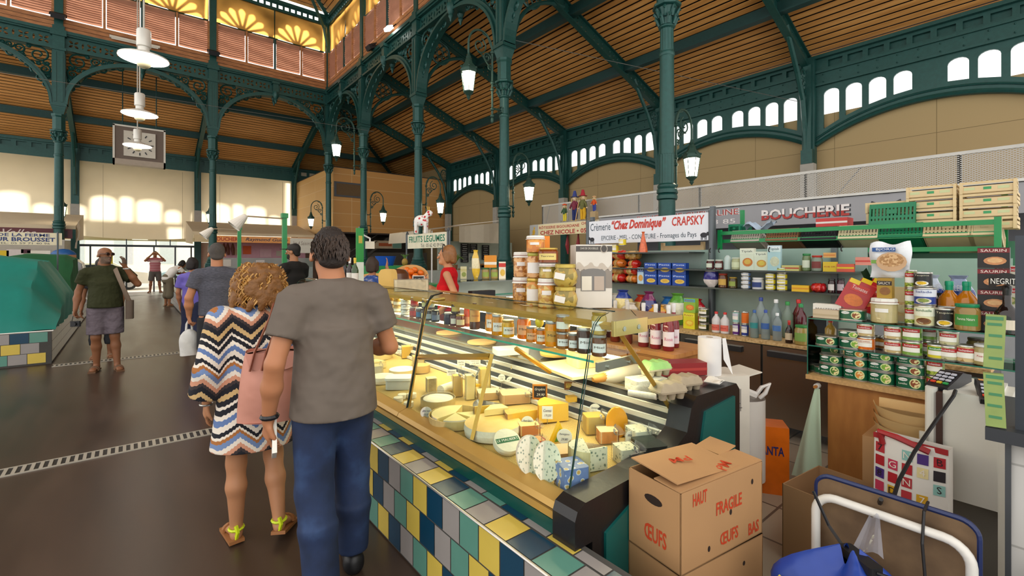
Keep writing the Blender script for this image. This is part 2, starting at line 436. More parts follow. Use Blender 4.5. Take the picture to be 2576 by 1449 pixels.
for k in range(3):
 a,b=EX[k]+.12,EX[k+1]-.12
 m=MB()
 def fn(u,t):
  x=a+(b-a)*u;z=2.5+.12*abs(2*u-1)**2*0+3.45*t
  if k!=1:z=3.35+2.6*t
  sag=.10*math.sin(PI*u)*math.sin(PI*t)
  fold=.025*math.sin(16*u+4*t*(1-2*u))*(.3+t)+.03*math.sin(7*(t-.1)+3*abs(u-.5))*(1-t)
  return(x,EY-.12-sag-fold,z-(.12*(4*(u-.5)**2)*(-1 if k==1 else 0))*(1-t))
 m.grid(fn,60,40)
 for q in(.19,.88):m.box((a+(b-a)*q,EY-.24,4.2),(.012,.012,3.3),1)
 tag(m.build('curtain',[CURT,mt('#a59678',.8)],smooth=True),names[k],'curtain')
ALU=mt('#3a4246',.4,.6)
m=MB()
for x in(-1.72,-1.35,-.1,.92,1.75,2.4):m.bb((x-.03,EY-.03,0),(x+.03,EY+.03,2.2))
m.bb((-1.75,EY-.05,2.14),(2.6,EY+.05,2.24))
for x in(-.1,1.0,1.55):m.bb((x-.02,EY-.02,2.24),(x+.02,EY+.02,2.5))
d=tag(m.build('door_1',ALU),'dark framed glass entrance doors standing open to the bright street','door',kind='structure')
m=MB();m.bb((-1.7,EY-.005,.05),(-1.38,EY+.005,2.1));m.bb((-1.3,EY-.005,1.25),(-.15,EY+.005,2.1));m.bb((1.0,EY-.005,.05),(1.7,EY+.005,2.1));m.bb((1.8,EY-.005,.05),(2.35,EY+.005,2.1));m.bb((-1.7,EY-.005,2.25),(2.55,EY+.005,2.5))
m.build('pane',GLASS,d)
m=MB();m.bb((-6.2,EY,0),(-1.9,EY+.1,2.4));m.bb((2.75,EY,0),(7.2,EY+.1,2.4));m.bb((7.2,EY,0),(13.6,EY+.1,6.9))
tag(m.build('wall_back',mt('#b9ad93',.8)),'low end wall behind the stalls beside the doors','wall',kind='structure')
# sloping timber roofs over the aisles
SL=.38
def roof_z(d):return 9.25-SL*d
m=MB();P_=.175
for i in range(38):
 d0,d1=.02+i*P_,.02+i*P_+P_-.05
 y1=21.6+(d0+d1)/2
 m.add([(7+d0,-3,roof_z(d0)),(7+d1,-3,roof_z(d1)),(7+d1,y1,roof_z(d1)),(7+d0,y1,roof_z(d0)),(7+d0,-3,roof_z(d0)+.012),(7+d1,-3,roof_z(d1)+.012),(7+d1,y1,roof_z(d1)+.012),(7+d0,y1,roof_z(d0)+.012)],[(0,3,2,1),(4,5,6,7),(0,1,5,4),(1,2,6,5),(2,3,7,6),(3,0,4,7)])
m.add([(7,-3,roof_z(0)+.1),(13.7,-3,roof_z(6.7)+.1),(13.7,28.3,roof_z(6.7)+.1),(7,21.6,roof_z(0)+.1)],[(0,1,2,3)],1)
tag(m.build('ceiling',[WOODROOF,DARKGAP]),'sloping ceiling of spaced timber boards over the right aisle','ceiling',kind='structure')
m=MB()
for i in range(38):
 d0,d1=.02+i*P_,.02+i*P_+P_-.05
 x1=7+(d0+d1)/2
 m.add([(-8,21.6+d0,roof_z(d0)),(-8,21.6+d1,roof_z(d1)),(x1,21.6+d1,roof_z(d1)),(x1,21.6+d0,roof_z(d0)),(-8,21.6+d0,roof_z(d0)+.012),(-8,21.6+d1,roof_z(d1)+.012),(x1,21.6+d1,roof_z(d1)+.012),(x1,21.6+d0,roof_z(d0)+.012)],[(0,1,2,3),(4,7,6,5),(0,4,5,1),(1,5,6,2),(2,6,7,3),(3,7,4,0)])
m.add([(-8,21.6,roof_z(0)+.1),(7,21.6,roof_z(0)+.1),(13.7,28.3,roof_z(6.7)+.1),(-8,28.3,roof_z(6.7)+.1)],[(0,1,2,3)],1)
tag(m.build('ceiling',[WOODROOF_X,DARKGAP]),'sloping ceiling of spaced timber boards over the far aisle','ceiling',kind='structure')
m=MB()
for i in range(26):
 d0,d1=i*P_,i*P_+P_-.026
 z0,z1=12.75+SL*d0,12.75+SL*d1
 yy=21.6-(d0+d1)/2
 m.add([(7-d0,-3,z0),(7-d0,yy,z0),(7-d1,yy,z1),(7-d1,-3,z1)],[(0,1,2,3)])
 xx=7-(d0+d1)/2
 m.add([(-8,21.6-d0,z0),(xx,21.6-d0,z0),(xx,21.6-d1,z1),(-8,21.6-d1,z1)],[(0,1,2,3)])
m.add([(7.1,-3,12.8),(7.1,21.7,12.8),(2.4,17,12.8+SL*4.7),(2.4,-3,12.8+SL*4.7)],[(0,1,2,3)],1)
m.add([(-8,21.7,12.8),(7.1,21.7,12.8),(2.4,17,12.8+SL*4.7),(-8,17,12.8+SL*4.7)],[(0,1,2,3)],1)
m.add([(2.4,-3,12.8+SL*4.7),(2.4,17,12.8+SL*4.7),(-8,17,12.8+SL*4.7),(-8,-3,12.8+SL*4.7)],[(0,1,2,3)],1)
tag(m.build('ceiling',[WOODROOF,DARKGAP]),'high timber roof above the clerestory of the nave','ceiling',kind='structure')
def drain(y,x0,x1,lab,wd=.15,n=40):
 m=MB();m.bb((x0,y-wd/2,0),(x1,y+wd/2,.004),1)
 m.bb((x0,y-wd/2-.015,0),(x1,y-wd/2,.008));m.bb((x0,y+wd/2,0),(x1,y+wd/2+.015,.008))
 for i in range(n):m.box((x0+(i+.5)*(x1-x0)/n,y,.005),((x1-x0)/n*.45,wd,.008))
 tag(m.build('drain_grate',[mt('#b9b3a6',.45,.4),BLACK]),lab,'drain grate','steel drain channels across the aisle')
drain(5.07,-2.6,1.12,'slotted steel drain channel crossing the floor beside the woman in the zigzag dress',.15,76)
drain(9.65,-.88,1.12,'slotted steel drain channel under the feet of the bald man',.13,40)
drain(25.6,-1.6,1.1,'slotted steel drain channel just inside the glass doors',.12,40)
# iron columns, arcades, rafters
BAY=4.36
COLS_R=[.05,4.37,8.77,13.1,17.5,21.6]
COLS_E=[-6.2,-1.81,2.54]
sh=MB()
sh.lathe([(.16,1.62),(.142,1.75),(.136,2.6)],n=24);sh.lathe([(.124,2.84),(.124,3.35)],n=32,flute=.08);sh.lathe([(.122,3.35),(.116,5.0),(.113,5.1)],n=24);sh.lathe([(.113,5.1),(.11,5.5)],n=32,flute=.08)
shaft_me=sh.mesh('shaft',IRON,True)
rg=MB();rg.lathe([(.136,2.58),(.165,2.6),(.165,2.66),(.14,2.68),(.165,2.70),(.165,2.76),(.145,2.78),(.155,2.80),(.155,2.83),(.126,2.86)],n=24);rg.lathe([(.118,5.0),(.128,5.02),(.128,5.06),(.116,5.08)],n=24)
ring_me=rg.mesh('ring',IRON,True)
bs=MB();bs.lathe([(.30,0),(.30,.25),(.25,.3),(.25,1.2),(.285,1.24),(.285,1.36),(.24,1.4)],n=8,a0=PI/8);bs.lathe([(.25,1.38),(.25,1.42),(.21,1.46),(.215,1.5),(.18,1.54),(.19,1.58),(.165,1.64)],n=24)
base_me=bs.mesh('base',IRON,True)
cp=MB();cp.lathe([(.112,5.46),(.135,5.48),(.135,5.5),(.115,5.52),(.12,5.6),(.15,5.74),(.17,5.8)],n=20)
for k in range(8):
 a=k*PI/4
 for zz,rr,s in((5.52,.13,1),(5.64,.15,.9)):
  b=a+(PI/8 if s<1 else 0)
  cp.tube([(rr*.9*math.cos(b),rr*.9*math.sin(b),zz),((rr+.02)*math.cos(b),(rr+.02)*math.sin(b),zz+.08),((rr+.06)*math.cos(b),(rr+.06)*math.sin(b),zz+.13),((rr+.075)*math.cos(b),(rr+.075)*math.sin(b),zz+.09)],[.03,.035,.03,.012],6)
cp.lathe([(.2,5.8),(.235,5.82),(.235,5.86),(.2,5.88)],n=8,a0=PI/8)
capital_me=cp.mesh('capital',IRON,True)
pl=MB();pl.lathe([(.17,5.88),(.17,6.3),(.2,6.34),(.2,6.4)],n=8,a0=PI/8);pl.lathe([(.17,6.4),(.25,6.62),(.25,6.7)],n=4,a0=PI/4);pl.bb((-.15,-.15,6.66),(.15,.15,9.2));pl.bb((-.2,-.2,6.66),(.2,.2,6.74));pl.bb((-.19,-.19,8.52),(.19,.19,8.6));pl.bb((-.2,-.2,9.0),(.2,.2,9.2))
for s in(-1,1):
 for q in(-.08,.08):pl.bb((s*.15,q-.03,6.8),(s*.168,q+.03,8.45));pl.bb((q-.03,s*.15,6.8),(q+.03,s*.168,8.45))
pier_me=pl.mesh('upper_pier',IRON,False)
up=MB();up.bb((-.11,-.11,9.2),(.11,.11,12.6));up.bb((-.15,-.15,9.2),(.15,.15,9.34));up.bb((-.15,-.15,12.2),(.15,.15,12.6))
post_me=up.mesh('clerestory_post',IRON,False)
col_parts=[('base',base_me),('shaft',shaft_me),('ring',ring_me),('capital',capital_me),('upper_pier',pier_me),('clerestory_post',post_me)]
clab={4.37:'green iron column standing behind the white creamery banner',8.77:'green iron column right of the woman in the red top, big lantern on its upper arm',13.1:'green iron column behind the fruit and vegetable sign',17.5:'green iron column in front of the timber office, just left of the one behind the vegetable sign',21.6:'corner column of the two iron arcades, at the timber office corner',.05:'iron column of the right arcade nearest the camera'}
for y in COLS_R[1:]:put('iron_column',clab[y],'column',col_parts,(7,y,0),group='iron columns of the arcades')
for x,lb in((-1.81,'iron column of the far arcade, left of the hanging clock, above the draped counters'),(2.54,'iron column of the far arcade right of the clock, beside the butcher awning')):
 put('iron_column',lb,'column',col_parts,(x,21.6,0),group='iron columns of the arcades')
HS=1.98
def arch(x):return 6.75+1.7*math.sqrt(max(0,1-(x/HS)**2))
XZ=Matrix(((1,0,0,0),(0,0,-1,0),(0,1,0,0),(0,0,0,1)))
rb=MB()
pin=[(HS*math.cos(PI*i/36),6.75+1.7*math.sin(PI*i/36))for i in range(37)]
pout=[((HS+.0)*math.cos(PI*i/36)*1.0,6.75+1.83*math.sin(PI*i/36))for i in range(37)]
def offs(d):return[(p[0]+d*math.cos(PI*i/36),p[1]+d*math.sin(PI*i/36))for i,p in enumerate(pin)]
a_,b_=offs(-.0),offs(.12)
for(q0,q1,th)in((offs(-.02),offs(.05),.17),(offs(.05),offs(.13),.10)):
 n_=len(q0)
 for sgn in(-1,1):rb.strip([(p[0],sgn*th,p[1])for p in q0],[(p[0],sgn*th,p[1])for p in q1])
 rb.strip([(p[0],-th,p[1])for p in q0],[(p[0],th,p[1])for p in q0]);rb.strip([(p[0],-th,p[1])for p in q1],[(p[0],th,p[1])for p in q1])
rib_me=rb.mesh('arch_rib',IRON,False)
loops=[[(-2.05,8.62),(2.05,8.62),(2.05,9.06),(-2.05,9.06)]]
for k in range(-4,5):
 cx,cz=k*.455,8.84
 for a in(PI/4,3*PI/4,5*PI/4,7*PI/4):
  ex,ez=cx+.095*math.cos(a),cz+.095*math.sin(a)
  loops.append([(ex+.066*math.cos(t)*math.cos(a)-.036*math.sin(t)*math.sin(a),ez+.066*math.cos(t)*math.sin(a)+.036*math.sin(t)*math.cos(a))for t in[2*PI*i/8 for i in range(8)]])
 if k<4:loops.append([(cx+.2275+.018*math.cos(t)*(1 if math.sin(t)<0 else 1.6),cz+.1*math.sin(t))for t in[2*PI*i/8 for i in range(8)]])
v,f=plate(loops,.05);bd=MB();bd.add([XZ@p for p in v],f)
for z0,z1,t in((8.56,8.63,.14),(9.05,9.1,.12),(9.1,9.2,.17)):bd.bb((-2.05,-t,z0),(2.05,t,z1))
band_me=bd.mesh('lattice_band',IRON,False)
random.seed(3);scr=MB();circ=[]
for rad in(.26,.21,.17,.14,.12,.1,.085,.07,.055):
 for _ in range(900):
  x,z=random.uniform(.55,HS),random.uniform(6.9,8.56)
  if z+rad>8.56 or x+rad>1.99:continue
  dd=min(math.hypot(x-p[0],z-p[1])for p in b_)
  if dd<rad*.97 or z<arch(x):continue
  if all(math.hypot(x-c[0],z-c[1])>(rad+c[2])*.92 for c in circ):circ.append((x,z,rad))
for x,z,rad in circ:
 s,a0=random.choice((-1,1)),random.uniform(0,6.28)
 pts=[(rad*(1-.8*t)*math.cos(a0+s*t*9),rad*(1-.8*t)*math.sin(a0+s*t*9))for t in[i/22 for i in range(23)]]
 for sx in(-1,1):
  scr.tube([(sx*(x+p[0]),0,z+p[1])for p in pts],[.03-.01*i/22 for i in range(23)],4)
  scr.ball((sx*(x+pts[-1][0]),0,z+pts[-1][1]),.03,6)
  e=(x+rad*1.05*math.cos(a0),z+rad*1.05*math.sin(a0))
  scr.tube([(sx*(x+rad*math.cos(a0)),0,z+rad*math.sin(a0)),(sx*(x+rad*1.3*math.cos(a0-s*.4)),0,z+rad*1.3*math.sin(a0-s*.4)),(sx*(x+rad*1.35*math.cos(a0-s*.9)),0,z+rad*1.35*math.sin(a0-s*.9))],[.024,.03,.006],4)
scroll_me=scr.mesh('scrollwork',IRON,False)
ks=MB();ks.bb((-.1,-.2,8.5),(.1,.2,9.05));ks.bb((-.14,-.24,8.95),(.14,.24,9.06))
for s in(-1,1):ks.lathe([(.11,8.62),(.13,8.5),(.09,8.38),(.06,8.33),(.075,8.28),(.03,8.2),(.035,8.17),(.004,8.12)],(0,s*.16,0),8)
key_me=ks.mesh('keystone_pendant',IRON,True)
arc_parts=[('arch_rib',rib_me),('lattice_band',band_me),('scrollwork',scroll_me),('keystone_pendant',key_me)]
rl=['openwork iron arch nearest the camera in the right arcade','openwork iron arch over the big lantern, second of the right arcade','openwork iron arch third of the right arcade, left of the woman in red','narrow looking openwork iron arch last but one before the arcade corner','openwork iron arch next to the arcade corner on the right arcade']
for i in range(5):
 y0,y1=COLS_R[i],COLS_R[i+1]
 put('arcade_arch',rl[i],'arch',arc_parts,(7,(y0+y1)/2,0),PI/2,'openwork arches of the iron arcades',sc=((y1-y0)/4.36,1,1))
for i,(x0,x1)in enumerate(((-6.2,-1.81),(-1.81,2.54),(2.54,7))):
 put('arcade_arch',['openwork iron arch of the far arcade cut by the left picture edge','openwork iron arch of the far arcade behind the pendant lamps','openwork iron arch of the far arcade above the butcher awning'][i],'arch',arc_parts,((x0+x1)/2,21.6,0),0,'openwork arches of the iron arcades',sc=((x1-x0)/4.36,1,1))
def rafter_meshes():
 ln=math.hypot(6.4,6.4*SL)
 loops=[[(0,-.34),(ln,-.34),(ln,0),(0,0)]]
 for k in range(34):
  if k%4==3:continue
  x=.35+k*.185
  for q in(-.11,-.23):
   loops.append([(x+.035*math.cos(t)+(.04 if q<-.2 else 0),q+.03*math.sin(t))for t in[2*PI*i/6 for i in range(6)]])
 v,f=plate(loops,.03);m=MB()
 a=-math.atan(SL);T=Matrix.Translation((.1,0,9.2))@Matrix.Rotation(-a,4,'Y')@XZ
 m.add([T@p for p in v],f)
 for q in(-.34,-.02):m.box(T@Vector((ln/2,q,0)),(ln,.16,.035),M=Matrix.Rotation(-a,3,'Y'))
 br=MB()
 p0=[(.18+1.75*(1-math.cos(t)),6.75+1.55*math.sin(t))for t in[PI/2*i/12 for i in range(13)]]
 br.tube([(p[0],0,p[1])for p in p0],.055,6)
 br.box((.95,0,8.62),(1.7,.1,.07),M=Matrix.Rotation(-a,3,'Y'))
 def ros(cx,cz,r):
  br.tube([(cx+r*math.cos(t),0,cz+r*math.sin(t))for t in[2*PI*i/20 for i in range(20)]],.035,6,closed=True)
  br.tube([(cx+r*.3*math.cos(t),0,cz+r*.3*math.sin(t))for t in[2*PI*i/8 for i in range(8)]],.02,4,closed=True)
  for i in range(8):
   t=PI/4*i;br.tube([(cx+r*.62*math.cos(t)+r*.24*math.cos(u),0,cz+r*.62*math.sin(t)+r*.24*math.sin(u))for u in[2*PI*j/8 for j in range(8)]],.018,4,closed=True)
 ros(.72,8.22,.36)
 br.tube([(5.05,0,7.15),(5.2,0,6.9),(5.75,0,6.2),(6.1,0,5.6),(6.25,0,4.9),(6.3,0,4.4)],.06,6)
 br.tube([(6.12,0,6.0+.27*math.sin(t))if False else(6.1+.2*math.cos(t),0,6.05+.32*math.sin(t))for t in[2*PI*i/16 for i in range(16)]],.03,6,closed=True)
 for i in range(6):br.tube([(6.1+.1*math.cos(PI/3*i)+.05*math.cos(u),0,6.05+.17*math.sin(PI/3*i)+.07*math.sin(u))for u in[PI/3*j for j in range(6)]],.014,4,closed=True)
 return m.mesh('rafter_beam',IRON,False),br.mesh('bracket',IRON,False)
rf_me,brk_me=rafter_meshes()
pst=MB();pst.bb((-.12,-.14,0),(.06,.14,6.7));pst.bb((-.2,-.09,4.3),(-.1,.09,6.5));pst.bb((-.24,-.13,4.0),(-.05,.13,4.35));pst.bb((-.22,-.15,3.1),(.0,.15,4.0),1)
post2=pst.mesh('wall_post',[IRON,mt('#a9a59b',.8)],False)
for i,y in enumerate(NY[1:]):
 lb=['behind the green crate rack','behind the nearest column of the arcade','above the straw dolls','beyond the fruit and vegetable stall','at the timber office'][i]
 put('roof_rafter','perforated green iron roof rafter with brackets, ending '+lb,'rafter',[('rafter_beam',rf_me),('bracket',brk_me)],(7,y+.05,0),group='rafters of the right aisle')
 link('wall_post',post2,None,(WX-.05,y,0));tag(bpy.context.scene.objects[-1]if False else COL.objects[-1],'green iron post on the right wall '+lb,'post','iron posts of the right wall')
for i,x in enumerate(EX[1:]):
 o=link('wall_post',post2,None,(x,EY-.05,0),PI/2);tag(o,['green iron post left of the entrance curtain','green iron post between the two right curtains','green iron post between the last curtain and the timber office'][i],'post','iron posts of the end wall')
 o=link('roof_rafter',None,None,(x-.05 if i else x,21.6,0),PI/2)
 link('rafter_beam',rf_me,o);link('bracket',brk_me,o)
 tag(o,['iron rafter of the far roof left of the clock','iron rafter of the far roof right of the clock','iron rafter of the far roof beside the timber office'][i],'rafter','rafters of the far aisle')
for i,d in enumerate((2.2,4.55)):
 m=MB();z=roof_z(d)
 m.bb((7+d-.06,-3,z-.26),(7+d+.06,21.6+d,z-.02));m.bb((7+d-.1,-3,z-.3),(7+d+.1,21.6+d,z-.26))
 tag(m.build('roof_purlin',IRON_D),['upper','lower'][i]+' green iron purlin under the right roof','purlin')
 m=MB();m.bb((-8,21.6+d-.06,z-.26),(7+d,21.6+d+.06,z-.02));m.bb((-8,21.6+d-.1,z-.3),(7+d,21.6+d+.1,z-.26))
 tag(m.build('roof_purlin',IRON_D),['upper','lower'][i]+' green iron purlin under the far roof','purlin')
m=MB();m.tube([(7.1,21.7,9.0),(13.5,28.1,roof_z(6.5)-.2)],.12,4)
tag(m.build('roof_rafter',IRON_D),'plain iron hip rafter running into the dark corner above the timber office','rafter')
# clerestory
LOUV=mt('#a87a62',.7,0,.15,6,trans=.3)
CANV=mt('#f2b25a',.8,0,.08,4,trans=.85)
def clerestory_meshes(w_):
 h=w_/2-.11
 sb=MB();sb.bb((-h,-.06,9.2),(h,.0,9.62));sb.bb((-h,-.1,9.2),(h,.04,9.24))
 for z in(9.34,9.48):sb.bb((-h,-.064,z),(h,-.058,z+.012),1)
 fr=MB()
 for k,x in enumerate((-h+.03,-h/2,0,h/2,h-.03)):
  fr.bb((x-.035,-.06,9.62),(x+.035,.02,10.9),1 if k==2 else 0)
 lv=[]
 for k in range(4):
  x0,x1=-h+k*h/2+.06,-h+(k+1)*h/2-.06;m=MB()
  for j in range(15):
   z=9.7+j*.078
   m.grid(lambda u,t:(x0+(x1-x0)*u,.04-.07*t+.012*math.sin(3*u+j),z+.088*t-.012*math.sin(PI*u)),4,2)
  lv.append(m.mesh('louver',LOUV,True))
 cv=[]
 for k in range(2):
  x0,x1=(-h+.02,-.02)if k==0 else(.02,h-.02);m=MB()
  m.grid(lambda u,t:(x0+(x1-x0)*u,.02+.03*math.sin(9*u)*t+.02*math.sin(5*t+4*u),10.97+1.22*t),14,8)
  cv.append(m.mesh('canvas_blind',CANV,True))
 ff=MB()
 loops=[[(-h,10.85),(h,10.85),(h,12.3),(-h,12.3)]]
 for k in(-1,1):
  cx=k*h/2
  for j in range(7):
   t0,t1=PI*j/7+.07,PI*(j+1)/7-.07
   loops.append([(cx+.22*math.cos((t0+t1)/2),11.0+.22*math.sin((t0+t1)/2))]+[(cx+(.84+.13*math.sin(PI*i/6))*math.cos(t0+(t1-t0)*i/6),11.0+(.84+.13*math.sin(PI*i/6))*math.sin(t0+(t1-t0)*i/6))for i in range(7)])
 v,f=plate(loops,.03);ff.add([Matrix.Translation((0,.3,0))@XZ@p for p in v],f)
 tp=MB();loops=[[(-h-.1,12.18),(h+.1,12.18),(h+.1,12.5),(-h-.1,12.5)]]+[[(a,12.26),(a+.16,12.26),(a+.16,12.42),(a,12.42)]for a in[-h+.05+i*.24 for i in range(int((2*h-.1)/.24))]]
 v,f=plate(loops,.05);tp.add([XZ@p for p in v],f);tp.bb((-h-.1,-.08,12.46),(h+.1,.08,12.6));tp.bb((-h-.1,-.06,12.14),(h+.1,.06,12.2))
 return[('sill_boards',sb.mesh('sill_boards',[WOODSILL,DARKGAP]),()),('mullions',fr.mesh('mullions',[WOODSILL,IRON_D]),()),('fan_light',ff.mesh('fan_light',IRON_D),()),('top_lattice',tp.mesh('top_lattice',IRON),())]+[('louver',q,())for q in lv]+[('canvas_blind',q,())for q in cv]
cl=clerestory_meshes(4.36)
n_=6
for i in range(5):
 y0,y1=COLS_R[i],COLS_R[i+1]
 put('window_%d'%n_,'clerestory louvres and glowing canvas above the right arcade, %s bay from the corner'%['fifth','fourth','third','second','first'][i],'window',cl,(7,(y0+y1)/2,0),-PI/2,sc=((y1-y0)/4.36,1,1))['kind']='structure';n_+=1
for i,(x0,x1)in enumerate(((-6.2,-1.81),(-1.81,2.54),(2.54,7))):
 put('window_%d'%n_,'clerestory louvres and glowing canvas above the far arcade, %s bay from the corner'%['third','second','first'][i],'window',cl,((x0+x1)/2,21.6,0),0,sc=((x1-x0)/4.36,1,1))['kind']='structure';n_+=1
m=MB();m.tube([(6.95,21.55,11.2),(6.7,21.3,11.9),(6.0,20.6,12.6),(5.0,19.6,13.1)],.07,6);m.tube([(7,21.6,12.55),(3,17.6,14.2)],.1,4)
tag(m.build('roof_brace',IRON),'curved iron brace in the upper corner of the nave','brace')
# lanterns, pendants, clock, small fittings
LAMPG=emit('#ffefd2',16)
BRON=mt('#2c4a40',.5,.3,.2,20)
def lantern_kit():
 b=MB()
 b.tube([(.28,0,0),(.28,0,.12),(.28,0,.5),(.28,0,1.2)]+[(.54-.26*math.cos(PI*i/12),0,1.2+.3*math.sin(PI*i/12))for i in range(1,13)]+[(.8,0,1.0)],.02,8)
 for z in(.02,.14,.5,.62,1.18):b.ball((.28,0,z),.038,8)
 b.ball((.28,0,-.06),(.03,.03,.06),8)
 for z in(.16,.58):b.tube([(.1,0,z),(.28,0,z)],.018,6);b.tube([(.1,-.06,z-.05),(.1,.06,z-.05),(.1,.06,z+.05),(.1,-.06,z+.05)],.012,4,closed=True)
 def spiral(cx,cz,r,s,a0,n=24,turns=1.5):b.tube([(cx+r*(1-.8*i/n)*math.cos(a0+s*turns*2*PI*i/n),0,cz+r*(1-.8*i/n)*math.sin(a0+s*turns*2*PI*i/n))for i in range(n+1)],.013,5)
 spiral(.56,1.22,.15,1,PI*.6);spiral(.4,1.05,.09,-1,PI);spiral(.33,.9,.06,1,PI)
 b.tube([(.28,0,.85),(.4,0,.95),(.52,0,1.08),(.6,0,1.1)],.012,5)
 b.tube([(.3,0,1.25),(.38,0,1.42),(.5,0,1.46)],.012,5)
 c=MB();c.lathe([(.02,1.02),(.03,.98),(.05,.95),(.035,.93),(.06,.91),(.075,.84),(.135,.77),(.15,.74),(.155,.69),(.14,.67)],(.8,0,0),6)
 for k in range(6):
  a=PI/3*k;c.ball((.8+.15*math.cos(a),0+.15*math.sin(a),.75),.02,6)
  c.tube([(.8+.138*math.cos(a),.138*math.sin(a),.68),(.8+.09*math.cos(a),.09*math.sin(a),.34)],.008,4)
 c.lathe([(.095,.35),(.095,.33),(.06,.3),(.03,.27),(.04,.25),(.008,.2)],(.8,0,0),6)
 g=MB();g.lathe([(.134,.67),(.085,.345)],(.8,0,0),6)
 return[('bracket',b.mesh('bracket',BRON,True)),('lamp_housing',c.mesh('lamp_housing',BRON,True)),('lamp_glass',g.mesh('lamp_glass',LAMPG))]
LK=lantern_kit()
for(x,y,z,rz,s,lb)in[(7,4.37,2.72,0,1,'lit lantern on the column behind the creamery banner'),(7,8.77,2.72,0,1,'lower lit lantern on the column right of the woman in red'),(7,8.77,4.95,PI,1.3,'big lit lantern on the high arm, largest in the picture'),(7,13.1,2.72,0,1,'lit lantern on the column behind the fruit and vegetable sign'),(7,17.5,2.72,0,1,'lit lantern in front of the wide face of the timber office'),(7,17.5,4.95,PI,1.3,'unlit looking high lantern near the arcade corner'),(7,21.6,2.72,PI*.78,1,'lit lantern in front of the narrow face of the timber office'),(-1.81,21.6,2.72,PI/2,1,'lit lantern on the far column above the draped counters'),(2.54,21.6,2.72,PI/2,1,'lit lantern half hidden by the far column at the butcher awning')]:
 put('bracket_lantern',lb,'lantern',LK,(x,y,z),rz,'green wrought iron lanterns',sc=s)
pb=MB();pb.lathe([(.03,.42),(.075,.42),(.09,.4),(.09,.16),(.07,.15),(.07,.09),(.13,.07),(.31,.0),(.315,-.02)],n=24)
pbm=pb.mesh('reflector',mt('#d9d6cd',.4,.2),True)
pd=MB();pd.lathe([(.305,-.023),(.09,-.03)],n=24,cap=False);pdm=pd.mesh('diffuser',emit('#fff6ea',16))
pg=MB();pg.ball((0,0,-.08),(.095,.095,.085),14);pgm=pg.mesh('bottom_globe',mt('#d8cda8',.3),True)
pc=MB();pc.tube([(0,0,.42),(0,0,9)],.014,6);pcm=pc.mesh('cable',mt('#b9b3a6',.5))
for i,y in enumerate((1.9,5.4,8.9,12.4,15.9,19.3)):
 if i not in(2,3,4):continue
 put('pendant_lamp',['','','nearest and highest looking of the three white pendant lamps','middle one of the three white pendant lamps in a row','farthest white pendant lamp, in front of the wall clock'][i],'lamp',[('reflector',pbm),('diffuser',pdm),('bottom_globe',pgm),('cable',pcm)],(.17,y,4.62),0,'white pendant lamps over the aisle')
t=thing('wall_clock','square station clock in a brown perforated housing hanging from the far arcade','clock',(.31,22.6,0))
m=MB();m.bb((-.75,-.12,5.15),(.75,.2,6.5));m.bb((-.78,-.15,5.1),(-.72,.2,6.55),1);m.bb((.72,-.15,5.1),(.78,.2,6.55),1);m.bb((-.78,-.15,6.5),(.78,.2,6.56),1);m.bb((-.78,-.15,5.1),(.78,.2,5.3),2)
m.build('housing',[mt('#6f6055',.7,0,.2,60),mt('#d8d2c4',.4),mt('#a99a88',.5)],t)
m=MB();m.bb((-.47,-.17,5.42),(.47,-.12,6.36));fc=m.build('dial',mt('#c7bfae',.25),t)
m=MB()
for k in range(12):
 a=k*PI/6;m.box((.36*math.sin(a),-.18,5.89+.36*math.cos(a)),(.035,.01,.1),M=Matrix.Rotation(a,3,'Y'))
m.build('hour_marks',BLACK,t)
m=MB();m.box((.0,-.19,6.0),(.035,.01,.3));m.box((-.02,-.19,6.05),(.05,.01,.36),M=Matrix.Rotation(-.12,3,'Y'));m.build('hands',BLACK,t)
m=MB();m.tube([(-.5,0,6.5),(-.5,0,8.6)],.02,6);m.tube([(.5,0,6.5),(.5,0,8.6)],.02,6);m.build('hanger',IRON_D,t)
fl=MB();fl.box((0,0,0),(.34,.26,.16),M=Matrix.Rotation(.5,3,'X'));flh=fl.mesh('housing',BLACK)
fb=MB();fb.tube([(-.2,0,0),(-.2,.12,.12),(.2,.12,.12),(.2,0,0)],.02,6);fbm=fb.mesh('bracket',BLACK)
for x,y,z,rz,lb in((6.75,16.2,9.25,-PI/2,'black floodlight on the right arcade above the fourth column'),(6.75,11.9,9.35,-PI/2,'black floodlight at the top edge of the picture on the right arcade'),(-1.81,21.3,9.6,0,'black floodlight on the far arcade left column'),(2.54,21.3,9.6,0,'black floodlight on the far arcade column right of the pendants')):
 put('floodlight',lb,'floodlight',[('housing',flh),('bracket',fbm)],(x,y,z),rz,'black floodlights on the arcades')
t=put('floodlight','lit white floodlight on the right arcade','floodlight',[('bracket',fbm)],(6.75,14.6,9.3),-PI/2)
m=MB();m.box((0,-.05,0),(.3,.2,.1),M=Matrix.Rotation(.4,3,'X'));m.build('lamp_glass',emit('#fffdf5',12),t)
for x,y,z,rz,lb in((.17,21.4,9.35,0,'fluorescent tube fitting on the sill behind the nearest pendant lamp'),(6.85,10.4,9.2,PI/2,'fluorescent tube fitting on the sill of the right arcade')):
 m=MB();m.box((0,0,0),(1.4,.12,.08));o=m.build('tube_light',mt('#cfcabb',.5),None,loc=(x,y,z),rz=rz);tag(o,lb,'light fitting')
 m=MB();m.tube([(-.65,-.03,-.06),(.65,-.03,-.06)],.02,6);m.build('tube',mt('#e9e5d8',.3),o)
for p,q,lb in(((7,8.7,6.9),(13.4,4.4,5.6),'thin steel stay wire from the arcade to the right wall'),((-8,21,7.2),(7,16.5,6.3),'thin steel stay wire across the nave')):
 m=MB();m.tube([p,q],.008,4);tag(m.build('stay_wire',mt('#8a8f8d',.4,.7)),lb,'wire')
